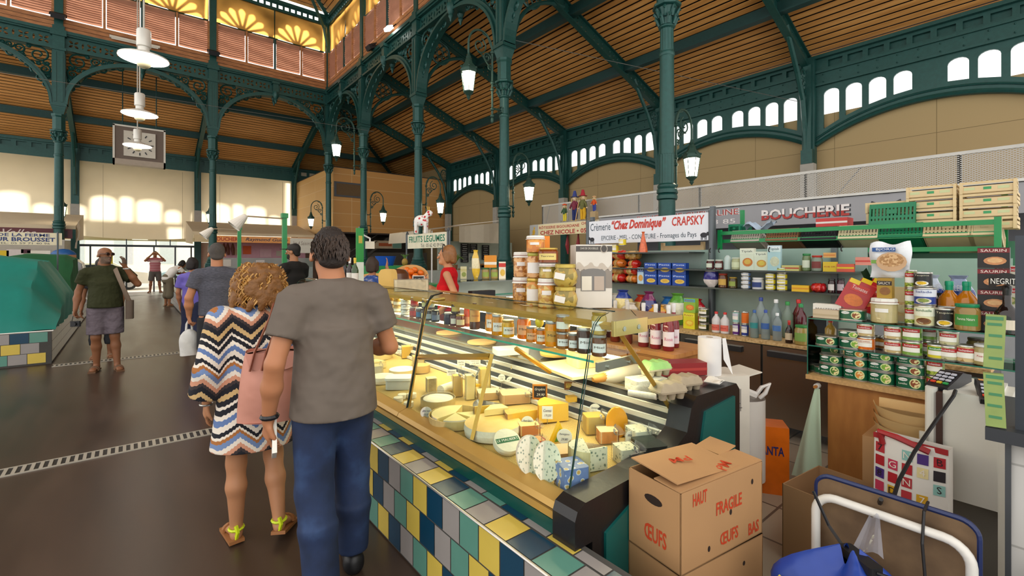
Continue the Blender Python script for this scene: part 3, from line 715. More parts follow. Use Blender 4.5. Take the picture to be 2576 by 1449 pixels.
 # helpers for goods
sY,cY=math.sin(YAW),math.cos(YAW)
def at(px,py,X=None,Y=None,Z=None):
 u,v=(px-1288)/F_PX,(HOR-py)/F_PX
 d=(sY+u*cY,cY-u*sY,v)
 t=X/d[0]if X is not None else Y/d[1]if Y is not None else(Z-1.6)/d[2]
 return Vector((d[0]*t,d[1]*t,1.6+d[2]*t))
def facecam(p):return math.atan2(-p[0],p[1])
_K={}
def memo(fn):
 def g(*a):
  k=(fn.__name__,)+a
  if k not in _K:_K[k]=fn(*a)
  return _K[k]
 return g
def arcband(r,z0,z1,half,n=10,mi=0,m=None,lift=.0012):
 m=m or MB();a=[(-PI/2-half+2*half*i/n)for i in range(n+1)]
 return m.strip([((r+lift)*math.cos(t),(r+lift)*math.sin(t),z0)for t in a],[((r+lift)*math.cos(t),(r+lift)*math.sin(t),z1)for t in a],mi)
def curved_text(body,r,z,wd,ht,mat):
 """lettering bent round a cylinder, facing -Y"""
 me=text_mesh(body,1,mat,0).copy()
 xs=[v.co.x for v in me.vertices];ys=[v.co.y for v in me.vertices]
 a,b,c,d=min(xs),max(xs),min(ys),max(ys)
 for v in me.vertices:
  x=((v.co.x-(a+b)/2)/(b-a))*wd;y=((v.co.y-(c+d)/2)/(d-c))*ht
  t=-PI/2+x/r;v.co=((r+.0025)*math.cos(t),(r+.0025)*math.sin(t),z+y)
 return me
def flat_text(body,y,x,z,wd,ht,mat,shear=0):
 me=text_mesh(body,1,mat,0,shear).copy()
 xs=[v.co.x for v in me.vertices];ys=[v.co.y for v in me.vertices]
 a,b,c,d=min(xs),max(xs),min(ys),max(ys)
 for v in me.vertices:v.co=(x+((v.co.x-(a+b)/2)/(b-a))*wd,y-.0018,z+((v.co.y-(c+d)/2)/(d-c))*ht)
 return me
def ellipse(m,y,cx,cz,rx,rz,mi=0,n=14):
 m.add([(cx+rx*math.cos(2*PI*i/n),y,cz+rz*math.sin(2*PI*i/n))for i in range(n)],[tuple(range(n))],mi)
def lumps(hexes,key,sc_=60):
 return ramp_mat('lumps_'+key,[(i/len(hexes),h)for i,h in enumerate(hexes)],sc_,'cell',.25,const=True)
@memo
def jar(r,h,content,lid,label='',ink='',text='',cloth=0):
 """glass preserving jar: body, lid (or gathered cloth cover), paper label"""
 c=content if not isinstance(content,str)else mt(content,.12,0,.12,25,coat=.6,trans=.35)
 b=MB();n=18
 b.lathe([(r*.86,0),(r,h*.04),(r,h*.76),(r*.84,h*.86),(r*.82,h*.9)],n=n)
 P_=[('body',b.mesh('body',c,True))]
 l=MB()
 if cloth:
  l.lathe([(r*1.12,h*.78),(r*.98,h*.84),(r*1.02,h*.86),(r*.98,h*.98),(r*.9,h*1.0)],n=24,flute=.06)
  l.lathe([(r*1.03,h*.855),(r*1.03,h*.87)],n=24,mi=1,cap=False)
  P_.append(('cloth_cover',l.mesh('cloth_cover',[PAPER,mt('#8d2f35',.7)],True)))
 else:
  l.lathe([(r*.9,h*.88),(r*.92,h*.89),(r*.92,h*.985),(r*.88,h)],n=n)
  P_.append(('lid',l.mesh('lid',mt(lid,.3,.5 if lid in('#c9a94e','#b8b8b8')else 0),True)))
 if label:
  z0,z1=(h*.2,h*.62)if not cloth else(h*.45,h*.6)
  lb=arcband(r,z0,z1,.95 if not cloth else.5)
  sub=[]
  if text:sub=[('lettering',curved_text(text,r,h*.45,r*1.3,h*.1,mt(ink or '#333333',.6)))]
  P_.append(('label',lb.mesh('label',mt(label,.6)),sub))
 return P_
@memo
def tin(r,h,top,kind,band='',text='',ink='#ffffff'):
 """round steel tin with a printed sleeve; kind = material of the sleeve"""
 b=MB();n=20
 b.lathe([(r*.98,0),(r,.004),(r,.008),(r*.955,.01),(r*.955,h-.01),(r,h-.008),(r,h-.003),(r*.97,h),(r*.9,h-.004)],n=n,mi=0)
 s=MB();s.lathe([(r*.975,.009),(r*.975,h-.009)],n=n,cap=False)
 P_=[('can',b.mesh('can',STEEL,True)),('sleeve',s.mesh('sleeve',kind if not isinstance(kind,str)else mt(kind,.35,0,.05),True))]
 if band:
  m=arcband(r,h*.62,h*.84,.9,mi=0);arcband(r,h*.3,h*.6,.9,mi=1,m=m,lift=.001)
  P_.append(('label',m.mesh('label',[mt(band,.5),PAPER]),[('lettering',curved_text(text,r,h*.73,r*1.25,h*.12,mt(ink,.5)))]if text else()))
 return P_
def oval_tin(w_,h,pic,text='',d=.11):
 k=('oval',w_,h,pic,text)
 if k in _K:return _K[k]
 G_=mt('#0f5a3c',.3)
 b=MB();b.rbox((0,0,h/2),(w_,d,h-.01),.035,0);
 rm=MB();rm.rbox((0,0,.004),(w_+.006,d+.006,.008),.037);rm.rbox((0,0,h-.004),(w_+.006,d+.006,.008),.037)
 p=MB();ellipse(p,-d/2-.002,w_*.22,h*.5,w_*.2,h*.36,0);ellipse(p,-d/2-.003,w_*.22,h*.5,w_*.16,h*.28,1)
 lb=MB();ellipse(lb,-d/2-.002,-w_*.2,h*.7,w_*.17,h*.13,0,8)
 P_=[('can',b.mesh('can',G_,True)),('rims',rm.mesh('rims',STEEL,True)),('picture',p.mesh('picture',[mt('#cfe0a0',.4),ramp_mat('dish_'+pic,[(0,pic),(.45,pic),(.55,'#e9d9a0'),(1,'#3f7a2f' if pic!='#7fae3c' else '#4d8f2a')],90,'cell',.4,const=True)])),('label',lb.mesh('label',mt('#f2f2ee',.4)),[('lettering',flat_text('Cassegrain',-d/2-.002,-w_*.2,h*.7,w_*.28,h*.1,mt('#174a36',.5)))])]
 if text:P_.append(('lettering',flat_text(text,-d/2,-w_*.2,h*.4,w_*.3,h*.13,mt('#f3f3e8',.5))))
 _K[k]=P_
 return P_
@memo
def carton(w_,d,h,base,band,pic,text='',ink='#ffffff',tz=.8,pic2=''):
 b=MB();b.bb((-w_/2,-d/2,0),(w_/2,d/2,h));m=MB();y=-d/2-.0012
 if band:m.quad((-w_/2,y,h*(tz-.11)),(w_/2,y,h*(tz-.11)),(w_/2,y,h*(tz+.11)),(-w_/2,y,h*(tz+.11)),0)
 if pic:ellipse(m,y-.0004,w_*.05,h*.36,w_*.36,h*.2,1)
 if pic2:ellipse(m,y-.0008,w_*.05,h*.38,w_*.24,h*.12,2)
 P_=[('box',b.mesh('box',mt(base,.45)))]
 if m.f:P_.append(('print',m.mesh('print',[mt(band or base,.45),mt(pic or base,.45,0,.3,50),mt(pic2 or base,.45,0,.3,60)])))
 if text:P_.append(('lettering',flat_text(text,-d/2,0,h*tz,w_*.8,h*.13,mt(ink,.5))))
 return P_
@memo
def bottle(r,h,glass,cap,label='',neck=.62,text='',ink='#333333',lz=(.15,.45),tr=0):
 b=MB();n=16
 b.lathe([(r*.9,0),(r,h*.02),(r,h*neck),(r*.75,h*(neck+.1)),(r*.36,h*(neck+.2)),(r*.33,h*.92)],n=n)
 g=mt(glass,.1,0,.1,8,coat=.5,trans=.25)if not tr else glassmat(glass,.2,.25,'#dfeaea')
 c=MB();c.lathe([(r*.4,h*.9),(r*.4,h*.985),(r*.34,h)],n=n)
 if neck<.6:c.lathe([(r*.36,h*.8),(r*.37,h*.9)],n=n)
 P_=[('body',b.mesh('body',g,True)),('cap',c.mesh('cap',mt(cap,.35),True))]
 if label:
  l=arcband(r,h*lz[0],h*lz[1],1.2);P_.append(('label',l.mesh('label',mt(label,.55)),[('lettering',curved_text(text,r,h*(lz[0]+lz[1])/2,r*1.4,h*.07,mt(ink,.5)))]if text else()))
 return P_
@memo
def sack(w_,d,h,c1,c2,seed=1,text='',ink='#ffffff'):
 """soft film bag, pillow shaped with a pinched top"""
 random.seed(seed);m=MB();ph=[random.uniform(0,6)for _ in range(4)]
 def fn(u,v):
  a=2*PI*u;t=v;k=(math.sin(PI*min(1,t*1.05+.02))**.45)if t<.9 else.25+.35*(t-.9)/.1
  wob=1+.08*math.sin(3*a+ph[0]+5*t)+.06*math.sin(5*a+ph[1]-7*t)
  return(w_/2*math.cos(a)*wob*max(k,.45),d/2*math.sin(a)*wob*k,h*t)
 m.grid(fn,20,14)
 m.f=m.f;m.m=[1 if(.32<(i%14)/14<.68)else 0 for i in range(len(m.f))]
 P_=[('bag',m.mesh('bag',[mt(c1,.2,0,.25,30,.3,coat=.4),mt(c2,.2,0,.25,30,.3,coat=.4)],True))]
 if text:P_.append(('lettering',flat_text(text,-d/2*1.1,0,h*.75,w_*.6,h*.12,mt(ink,.5))))
 return P_
@memo
def loaf_pack(l,r,film,bread,ends):
 """sliced loaf or buns in printed film, lying along X"""
 m=MB()
 def fn(u,v):
  t=u*2-1;a=2*PI*v;k=(1-abs(t)**6)**.5 if abs(t)<.999 else.02
  k=max(k,.12);w=1+.07*math.sin(5*a+9*t)+.05*math.sin(11*t)
  return(l/2*t,r*k*w*math.cos(a),r*.8+r*.8*k*w*math.sin(a))
 m.grid(fn,18,14);m.m=[1 if(i//14)in(6,7,8,9,10,11)else 0 for i in range(len(m.f))]
 return[('pack',m.mesh('pack',[mt(film,.2,0,.3,25,.4,coat=.5),mt(bread,.25,0,.3,40,.3,coat=.4)],True))]
@memo
def disc_sign(r,l1,l2,ink,h=.09):
 d=MB();d.lathe([(r,-.001),(r,.001)],n=24,M=Matrix.Rotation(PI/2,3,'X'));d.v=[(a,b,c+h)for a,b,c in d.v]
 s=MB();s.tube([(0,.002,-.0),(0,.002,h-r*.5)],.0018,5)
 P_=[('disc',d.mesh('disc',mt('#eeeadb',.5)),[('lettering',flat_text(l1,-.001,0,h+r*.3,r*1.3,r*.34,mt(ink,.6),.3)),('lettering',flat_text(l2,-.001,0,h-r*.35,r*.9,r*.36,mt(ink,.6),.3))]),('pin',s.mesh('pin',STEEL))]
 return P_
@memo
def card_sign(w_,h,l1,l2,base='#efece0',frame='',ink='#333344'):
 d=MB();d.bb((-w_/2,-.0015,.03),(w_/2,.0015,.03+h));P_=[('card',d.mesh('card',mt(base,.5)),[('lettering',flat_text(l1,-.002,0,.03+h*.68,w_*.75,h*.24,mt(ink,.6),.25)),('lettering',flat_text(l2,-.002,.05*w_,.03+h*.28,w_*.6,h*.22,mt(ink,.6),.25))])]
 if frame:
  f=MB()
  for z in(.03,.03+h):f.bb((-w_/2-.005,-.006,z-.005),(w_/2+.005,.004,z+.005))
  for x in(-w_/2,w_/2):f.bb((x-.005,-.006,.03),(x+.005,.004,.03+h))
  P_.append(('frame',f.mesh('frame',mt(frame,.5))))
 s=MB();s.tube([(0,.003,0),(0,.003,.05)],.002,5);P_.append(('pin',s.mesh('pin',STEEL)))
 return P_
RIND_W=mt('#efe6cc',.7,0,.1,30,.2);RIND_Y=mt('#d7a548',.5,0,.1,10);PASTE=mt('#efd98f',.5,0,.06,8);PASTE_Y=mt('#e8bb4a',.4,0,.06,8)
BLUE=ramp_mat('blue_cheese',[(.0,'#5d6d62'),(.22,'#8d9a84'),(.34,'#e8e2c4'),(1,'#efe9d0')],62,'voronoi',.4)
TOMME=ramp_mat('tomme_rind',[(.3,'#8f7e58'),(.6,'#b8a57a'),(.8,'#d3c294')],16,rough=.8,detail=6,bump=.3)
WRAP=glassmat('#ffffff',.12,.04,'#ffffff',.12)
@memo
def wheel(r,h,rind,paste,cut=0,top=None):
 """cheese wheel, optionally with a wedge cut out (radians)"""
 m=MB();n=30;a0=cut;pts=[(r*math.cos(a0+(2*PI-a0)*i/n),r*math.sin(a0+(2*PI-a0)*i/n))for i in range(n+1 if cut else n)]
 N=len(pts);bul=1.03
 mid=[(x*bul,y*bul,h/2)for x,y in pts];bt=[(x,y,0)for x,y in pts];tp=[(x,y,h)for x,y in pts]
 close=(lambda q:q)if cut else(lambda q:q+[q[0]])
 m.strip(close(bt),close(mid),0);m.strip(close(mid),close(tp),0)
 if cut:
  m.add([(0,0,h)]+tp,[tuple(range(N+1))],2 if top else 0);m.add([(0,0,0)]+bt,[tuple(range(N,-1,-1))],0)
  m.quad((0,0,0),(0,0,h),tp[0],bt[0],1);m.quad((0,0,h),(0,0,0),bt[-1],tp[-1],1)
 else:
  m.add(tp,[tuple(range(N))],2 if top else 0);m.add(bt,[tuple(range(N-1,-1,-1))],0)
 return[('cheese',m.mesh('cheese',[rind,paste,top or rind],True))]
@memo
def wedge(r,h,ang,rind,paste,wrap=0):
 m=MB();n=8;pts=[(r*math.cos(ang*(i/n-.5)),r*math.sin(ang*(i/n-.5)))for i in range(n+1)]
 bt=[(x,y,0)for x,y in pts];tp=[(x,y,h)for x,y in pts]
 m.strip(bt,tp,0);m.add([(0,0,h)]+tp,[tuple(range(n+2))],1);m.add([(0,0,0)]+bt,[tuple(range(n+1,-1,-1))],1)
 m.quad((0,0,0),(0,0,h),tp[0],bt[0],1);m.quad((0,0,h),(0,0,0),bt[-1],tp[-1],1)
 P_=[('cheese',m.mesh('cheese',[rind,paste]))]
 if wrap:
  q=MB();q.v=[(x*1.04+(.006 if x<r*.5 else 0),y*1.05,z*1.04)for x,y,z in m.v];q.f=list(m.f);q.m=[0]*len(m.f)
  P_.append(('wrapping_film',q.mesh('wrapping_film',WRAP)))
 return P_
@memo
def block(w_,d,h,rind,paste,wrap=0):
 m=MB();m.rbox((0,0,h/2),(w_,d,h),min(w_,d)*.1,0);m.m=[1 if len(f)>4 else(0 if i%2 else 1)for i,f in enumerate(m.f)]if rind is not paste else[0]*len(m.f)
 P_=[('cheese',m.mesh('cheese',[rind,paste],False))]
 if wrap:
  q=MB();q.rbox((0,0,h/2+.002),(w_+.008,d+.008,h+.006),min(w_,d)*.12);q.tube([(w_*.3,-d*.5,h),(w_*.42,-d*.6,h*1.12),(w_*.5,-d*.65,h*1.3)],[.015,.02,.03],6)
  P_.append(('wrapping_film',q.mesh('wrapping_film',WRAP)))
 return P_
 # tiled counter fronts
TC={'b':mt('#123f58',.22,0,.06),'y':mt('#d8bd54',.25,0,.06),'g':mt('#9c9692',.28,0,.06),'n':mt('#5f9484',.25,0,.06),'w':mt('#dfe3e2',.2,0,.04)}
TL=list(TC);GROUT=mt('#4c4a46',.9)
TM=[GROUT]+[TC[k]for k in TL]+[mt('#c9c4bb',.3,.8)]
def tilef(m,O,u,v,n,seq,tw,th,gap=.0035):
 """one tile at O spanning tw along u, th along v, raised along n"""
 O,u,v,n=map(Vector,(O,u,v,n));a=O+u*gap+v*gap+n*.003;b=O+u*(tw-gap)+v*gap+n*.003;c=O+u*(tw-gap)+v*(th-gap)+n*.003;d=O+u*gap+v*(th-gap)+n*.003
 m.quad(a,b,c,d,1+TL.index(seq))
m=MB();m.bb((1.133,.2,0),(1.36,5.95,.487));Y0=2.753;tw=.1455
for row in range(3):
 cyc=('ybgn','gnyb','yybg')[row];off=(0,tw/2,0)[row]
 for k in range(-23,18):
  a=Y0-off-(k+1)*tw
  if a<.25 or a+tw>5.94:continue
  c=cyc[k%4]if row<2 else 'gnyb'[(k+1)%4]
  if row==1:c='yngn'[0]if False else 'bgny'[k%4]
  tilef(m,(1.133,a,.487-.16*(row+1)),(0,1,0),(0,0,1),(-1,0,0),c,tw,.16)
top='gnbygybngybngybngybn';inn='ybgybgnbgygbynbgynbgyb'
for k in range(-22,18):
 a=2.74-(k+1)*.147
 if a<.25 or a>5.78:continue
 tilef(m,(1.137,a,.487),(1,0,0),(0,1,0),(0,0,1),top[(k+1)%len(top)],.138,.147)
 a=2.66-(k+1)*.147
 tilef(m,(1.278,a,.487),(1,0,0),(0,1,0),(0,0,1),inn[k%len(inn)],.055,.147)
m.tube([(1.13,.2,.488),(1.13,5.95,.488)],.006,6,6)
tag(m.build('tiled_plinth',TM),'tiled plinth in blue, yellow, grey and green under the cheese display case','plinth')
m=MB();m.bb((1.14,6.0,0),(1.6,8.6,.5));m.bb((1.14,8.9,0),(1.6,14.2,.5));m.bb((1.14,15.2,0),(1.6,24,.5))
for a,b in((6.0,8.6),(8.9,14.2),(15.2,24)):
 for i in range(int((b-a)/.15)):
  for r_ in range(3):tilef(m,(1.14,a+i*.15,.04+r_*.15),(0,1,0),(0,0,1),(-1,0,0),'w',.15,.15)
  tilef(m,(1.14,a+i*.15,.5),(1,0,0),(0,1,0),(0,0,1),'g',.2,.15)
 for i in range(3):
  for r_ in range(3):tilef(m,(1.14+i*.15,a,.04+r_*.15),(1,0,0),(0,0,1),(0,-1,0),'byn'[(i+r_)%3],.15,.15)
tag(m.build('tiled_plinth',TM),'long white tiled plinth of the fruit and butcher stalls along the aisle','plinth')
m=MB();m.bb((-4.2,9.9,0),(-.91,25,.5))
for r_ in range(3):
 for i in range(15):
  c=('nbgyngbygnbgy','gynbgynbgynbg','ygnbgynbgynbg')[r_][i%13]
  a=-.91-.04-(i+(.0,.45,.1)[r_])*.2;
  tilef(m,(a-.2+.0,9.9,.49-.155*(r_+1)),(1,0,0),(0,0,1),(0,-1,0),c,.2,.155)
for i in range(100):
 for r_ in range(3):tilef(m,(-.91,9.9+i*.15,.03+r_*.155),(0,1,0),(0,0,1),(1,0,0),'w',.15,.155)
m.tube([(-4.2,9.9,.5),(-.9,9.9,.5),(-.9,25,.5)],.012,6,6)
tag(m.build('tiled_plinth',TM),'tiled plinth under the draped counters on the left of the aisle','plinth')
# refrigerated cheese display
CY0,CY1=1.32,5.9
t=thing('display_case','long glass fronted refrigerated cheese display case with gold trim','display case',(0,0,0))
ENDP=[(1.30,.49),(1.30,.60),(1.315,.635),(1.36,.655),(1.70,.665),(1.98,.69),(2.10,.75),(2.14,.86),(2.19,.91),(2.62,.90),(2.66,.86),(2.66,.0),(1.40,.0),(1.40,.49)]
m=MB();m.prism(ENDP,'y',1.20,1.32);ep=m.build('end_panel',mt('#1c1a1b',.32,0,.1,40,.03),t)
m=MB();m.prism([(1.47,.1),(1.47,.5),(1.75,.6),(2.0,.62),(2.0,.1)],'y',1.188,1.2);m.prism([(2.22,.1),(2.22,.68),(2.26,.82),(2.58,.84),(2.58,.1)],'y',1.188,1.2);m.build('inlay',mt('#0f5b56',.3),ep)
m=MB();m.bb((1.36,CY0,.3),(2.66,CY1,.56));m.bb((2.2,CY0,.56),(2.66,CY1,.885));m.build('cabinet',mt('#3b3a38',.5),t)
m=MB();m.prism([(1.315,.49),(1.315,.545),(1.37,.545),(1.37,.49)],'y',CY0,CY1);m.build('base_rail',mt('#0d4a41',.35),t)
m=MB();m.prism([(1.318,.547),(1.318,.578),(1.38,.582),(1.38,.547)],'y',CY0,CY1);m.prism([(1.322,.587),(1.335,.61),(1.40,.632),(1.40,.587)],'y',CY0,2.757);m.prism([(1.322,.587),(1.335,.61),(1.40,.632),(1.40,.587)],'y',2.763,CY1);m.build('front_trim',mt('#c79f55',.35,.35,.05),t)
m=MB();m.prism([(1.40,.56),(1.40,.60),(2.07,.635),(2.07,.56)],'y',CY0,CY1);m.build('deck',ramp_mat('straw_mat',[(.3,'#b08a45'),(.7,'#d9bd78')],40,'wave',.8,stretch=(1,3,1)),t)
m=MB()
va,vb=Vector((2.06,0,.64)),Vector((2.2,0,.875));N=9
for i in range(N):
 p,q=va.lerp(vb,i/N),va.lerp(vb,(i+1)/N)
 m.quad((p.x,CY0,p.z),(p.x,CY1,p.z),(q.x,CY1,q.z),(q.x,CY0,q.z),i%2)
 if i%2==0:m.box(((p.x+q.x)/2-.006,(CY0+CY1)/2,(p.z+q.z)/2),(.006,CY1-CY0,.02),0)
m.build('air_grille',[mt('#e6e2d6',.3,.3),BLACK],t)
m=MB();m.bb((2.17,CY0,.885),(2.66,CY1,.9));m.tube([(2.17,CY0,.885),(2.17,CY1,.885)],.014,8);m.build('worktop',mt('#a9a598',.25,.85,.06,3),t)
CTOP=1.305
m=MB();m.prism([(1.70,CTOP-.035),(1.69,CTOP-.012),(1.71,CTOP),(2.3,CTOP-.01),(2.3,CTOP-.035)],'y',CY0+.02,CY1);m.build('canopy',mt('#c8a75c',.22,.4,.05),t)
m=MB();m.rbox((1.82,CY0+.01,CTOP-.025),(.26,.025,.07),.008);m.tube([(1.76,CY0-.005,CTOP-.03),(1.76,CY0+.0,CTOP-.03)],.012,8,1);m.tube([(1.87,CY0-.005,CTOP-.03),(1.87,CY0+.0,CTOP-.03)],.012,8,1);m.build('canopy_cap',[mt('#cdb06c',.22,.5),STEEL],t)
def frontglass(y0,y1):
 m=MB();pr=[(1.392,.625),(1.43,.80),(1.47,1.0),(1.515,1.2),(1.53,1.27),(1.55,1.315),(1.585,1.345),(1.64,1.36),(1.70,1.362)]
 for th in(0,.006):m.strip([(x+th,y0,z)for x,z in pr],[(x+th,y1,z)for x,z in pr],0)
 for y in(y0,y1):m.strip([(x-.001,y,z)for x,z in pr],[(x+.007,y,z+.001)for x,z in pr],1)
 m.strip([(pr[-1][0],y0,pr[-1][1]),(pr[-1][0],y1,pr[-1][1])],[(pr[-1][0],y0,pr[-1][1]-.006),(pr[-1][0],y1,pr[-1][1]-.006)],1)
 return m.build('front_glass',[GLASS,mt('#123b33',.15)],t,smooth=True)
for a,b in((CY0+.004,2.755),(2.765,CY1)):frontglass(a,b)
m=MB()
pr=[(1.392,.66),(1.47,1.0),(1.515,1.2),(1.53,1.27),(1.55,1.315),(1.585,1.345),(1.64,1.36),(1.80,1.36),(1.84,1.33),(2.2,.93),(2.12,.80),(2.0,.71),(1.7,.675)]
for y in(CY0-.012,CY0-.006):m.add([(x,y,z)for x,z in pr],[tuple(range(len(pr)))],0)
for i in range(8):m.quad((pr[i][0],CY0-.012,pr[i][1]),(pr[i+1][0],CY0-.012,pr[i+1][1]),(pr[i+1][0],CY0-.006,pr[i+1][1]),(pr[i][0],CY0-.006,pr[i][1]),1)
m.build('side_glass',[GLASS,mt('#123b33',.15)],t)
def bar(name,p,q,w_=.02,mat=GOLD):
 m=MB();m.tube([p,q],w_*.7,4);return m.build(name,mat,t)
bar('strut',(1.72,CY0+.015,1.285),(2.19,CY0+.015,.80))
m=MB();m.tube([(1.41,2.77,.63),(1.44,2.77,.8),(1.50,2.77,1.1),(1.535,2.77,1.26),(1.58,2.77,1.315),(1.68,2.77,1.32)],.013,6);m.build('glass_post',GOLD,t)
m=MB();m.tube([(1.39,2.76,.62),(1.43,2.76,.8),(1.49,2.76,1.1),(1.522,2.76,1.27),(1.57,2.76,1.345),(1.66,2.76,1.362)],.005,5);m.build('seal',BLACK,t)
bar('glass_post',(1.415,2.05,.63),(1.55,2.05,1.07));bar('crossbar',(1.47,2.74,.95),(1.545,2.06,1.055),.026);bar('strut',(1.72,2.05,1.08),(2.0,2.05,.90))
m=MB();m.quad((1.62,CY0+.06,1.136),(2.0,CY0+.06,1.136),(2.0,CY1,1.136),(1.62,CY1,1.136));m.bb((1.617,CY0+.06,1.127),(1.62,CY1,1.137),1);m.build('glass_shelf',[GLASS,mt('#4fb898',.15)],t)
m=MB();m.bb((1.63,CY0+.045,1.085),(1.93,CY0+.06,1.128));m.tube([(1.7,CY0+.035,1.1),(1.7,CY0+.05,1.1)],.008,8);m.tube([(1.86,CY0+.035,1.1),(1.86,CY0+.05,1.1)],.008,8);m.build('shelf_bracket',STEEL,t)
m=MB()
for x,z in((1.80,1.255),(1.98,1.075)):m.tube([(x,CY0+.15,z),(x,CY1,z)],.011,8)
m.build('lamp_tube',emit('#ffedb8',9),t)
def deckz(x):return.60+.035*(x-1.4)/.67+.003
def deck(px,py):
 p=at(px,py,Z=.615);p=at(px,py,Z=deckz(p.x));return p
def cheese(name,lb,parts,px,py,rz=0,cat='cheese',dz=0,group=None,rot=None,sc=1):
 p=deck(px,py);p.z+=dz
 return put(name,lb,cat,parts,p,rz,group,sc,rot)
def boxed(parts_,*a):return parts_
BLUEW=ramp_mat('blue_wrapper',[(.0,'#c9903a'),(.25,'#d8b77a'),(.32,'#dfe6f2'),(.38,'#6f83b5'),(1,'#7d90bf')],30,'voronoi',.3)
cheese('cheese_block','cheese in a light blue printed wrapper in the near front corner of the case',block(.115,.12,.10,BLUEW,BLUEW),1437,1222,-.35)
cheese('round_cheese','film wrapped half drum of blue cheese behind the blue wrapper',wedge(.085,.11,3.1,mt('#d8c68c',.5,0,.2,30),BLUE,1),1476,1182,2.5,dz=.005)
for(px,py,rz,tl,lb)in((1330,1190,-.5,.2,'bagged half moon of blue cheese left of the other one'),(1376,1208,-.75,-.15,'bagged half moon of blue cheese next to the blue wrapper')):
 k=_K.setdefault('halfmoon',None)or wheel(.085,.035,RIND_W,BLUE,0,BLUE);_K['halfmoon']=k
 p=deck(px,py);o=put('cheese_half',lb,'cheese',k,p+Vector((0,0,.088)),0,'half moons of blue cheese',sc=(.72,1,1));o.rotation_euler=(PI/2-.25,0,rz)
o=cheese('round_cheese','small white round cheese with a printed green label band',[('cheese',wheel(.07,.035,RIND_W,PASTE)[0][1])]+[('label',(lambda m:(m.bb((-.062,-.014,.0358),(.062,.014,.0365)),m.mesh('label',mt('#1f6a40',.5)))[1])(MB()),[('lettering',(lambda me:(me.transform(Matrix.Translation((0,0,.0372))),me)[1])(text_mesh('LE MAUBERT',.021,PAPER,0)))])],1273,1135,0,dz=.035)
o.rotation_euler=(.55,0,-.25)
TOPY=ramp_mat('wheel_top',[(.3,'#e3b65a'),(.7,'#f0cf86')],5,rough=.5)
cheese('round_cheese','large creamy brie wheel with a gold top, carrying a cut wedge',wheel(.16,.06,RIND_W,PASTE,0,TOPY),1240,1088,0)
cheese('cheese_wedge','cut wedge of brie lying on top of the gold ringed wheel',wedge(.15,.035,.9,RIND_W,PASTE),1218,1074,.1,dz=.063)
p=deck(1146,1060)
m=MB();m.lathe([(.16,0),(.162,.05),(.158,.05),(.156,.006)],n=30);m.build('veneer_box',mt('#d9c07f',.6)).location=p;tag(COL.objects[-1],'round veneer box holding the cut white brie','box')
for rz,an,lb in((2.0,2.6,'big white half of brie at the back of the round veneer box'),(-.9,.9,'cut brie wedge at the front right of the round veneer box'),(-2.15,1.0,'cut brie wedge at the front left of the round veneer box')):
 put('brie_piece',lb,'cheese',wedge(.145,.045,an,RIND_W,PASTE),p+Vector((0,0,.008)),rz,'brie pieces in the veneer box')
p=deck(1102,1018)
m=MB();m.lathe([(.115,0),(.117,.05),(.113,.05),(.11,.004)],n=30);put('veneer_box','round veneer box under the clear plastic dome','box',[('veneer_box',m.mesh('veneer_box',mt('#cdb67c',.6)))],p)
m=MB();m.lathe([(.118,.05),(.11,.06),(.06,.072),(.002,.076)],n=24,cap=False);put('plastic_dome','clear ribbed plastic dome on the round veneer box','lid',[('plastic_dome',m.mesh('plastic_dome',WRAP,True))],p+Vector((0,0,.003)))
put('round_cheese','soft cheese under the clear plastic dome','cheese',wheel(.1,.04,RIND_W,PASTE),p+Vector((0,0,.006)))
GRU=mt('#e3b443',.4,0,.06,8);CRUST=mt('#b07a3e',.7,0,.15,20)
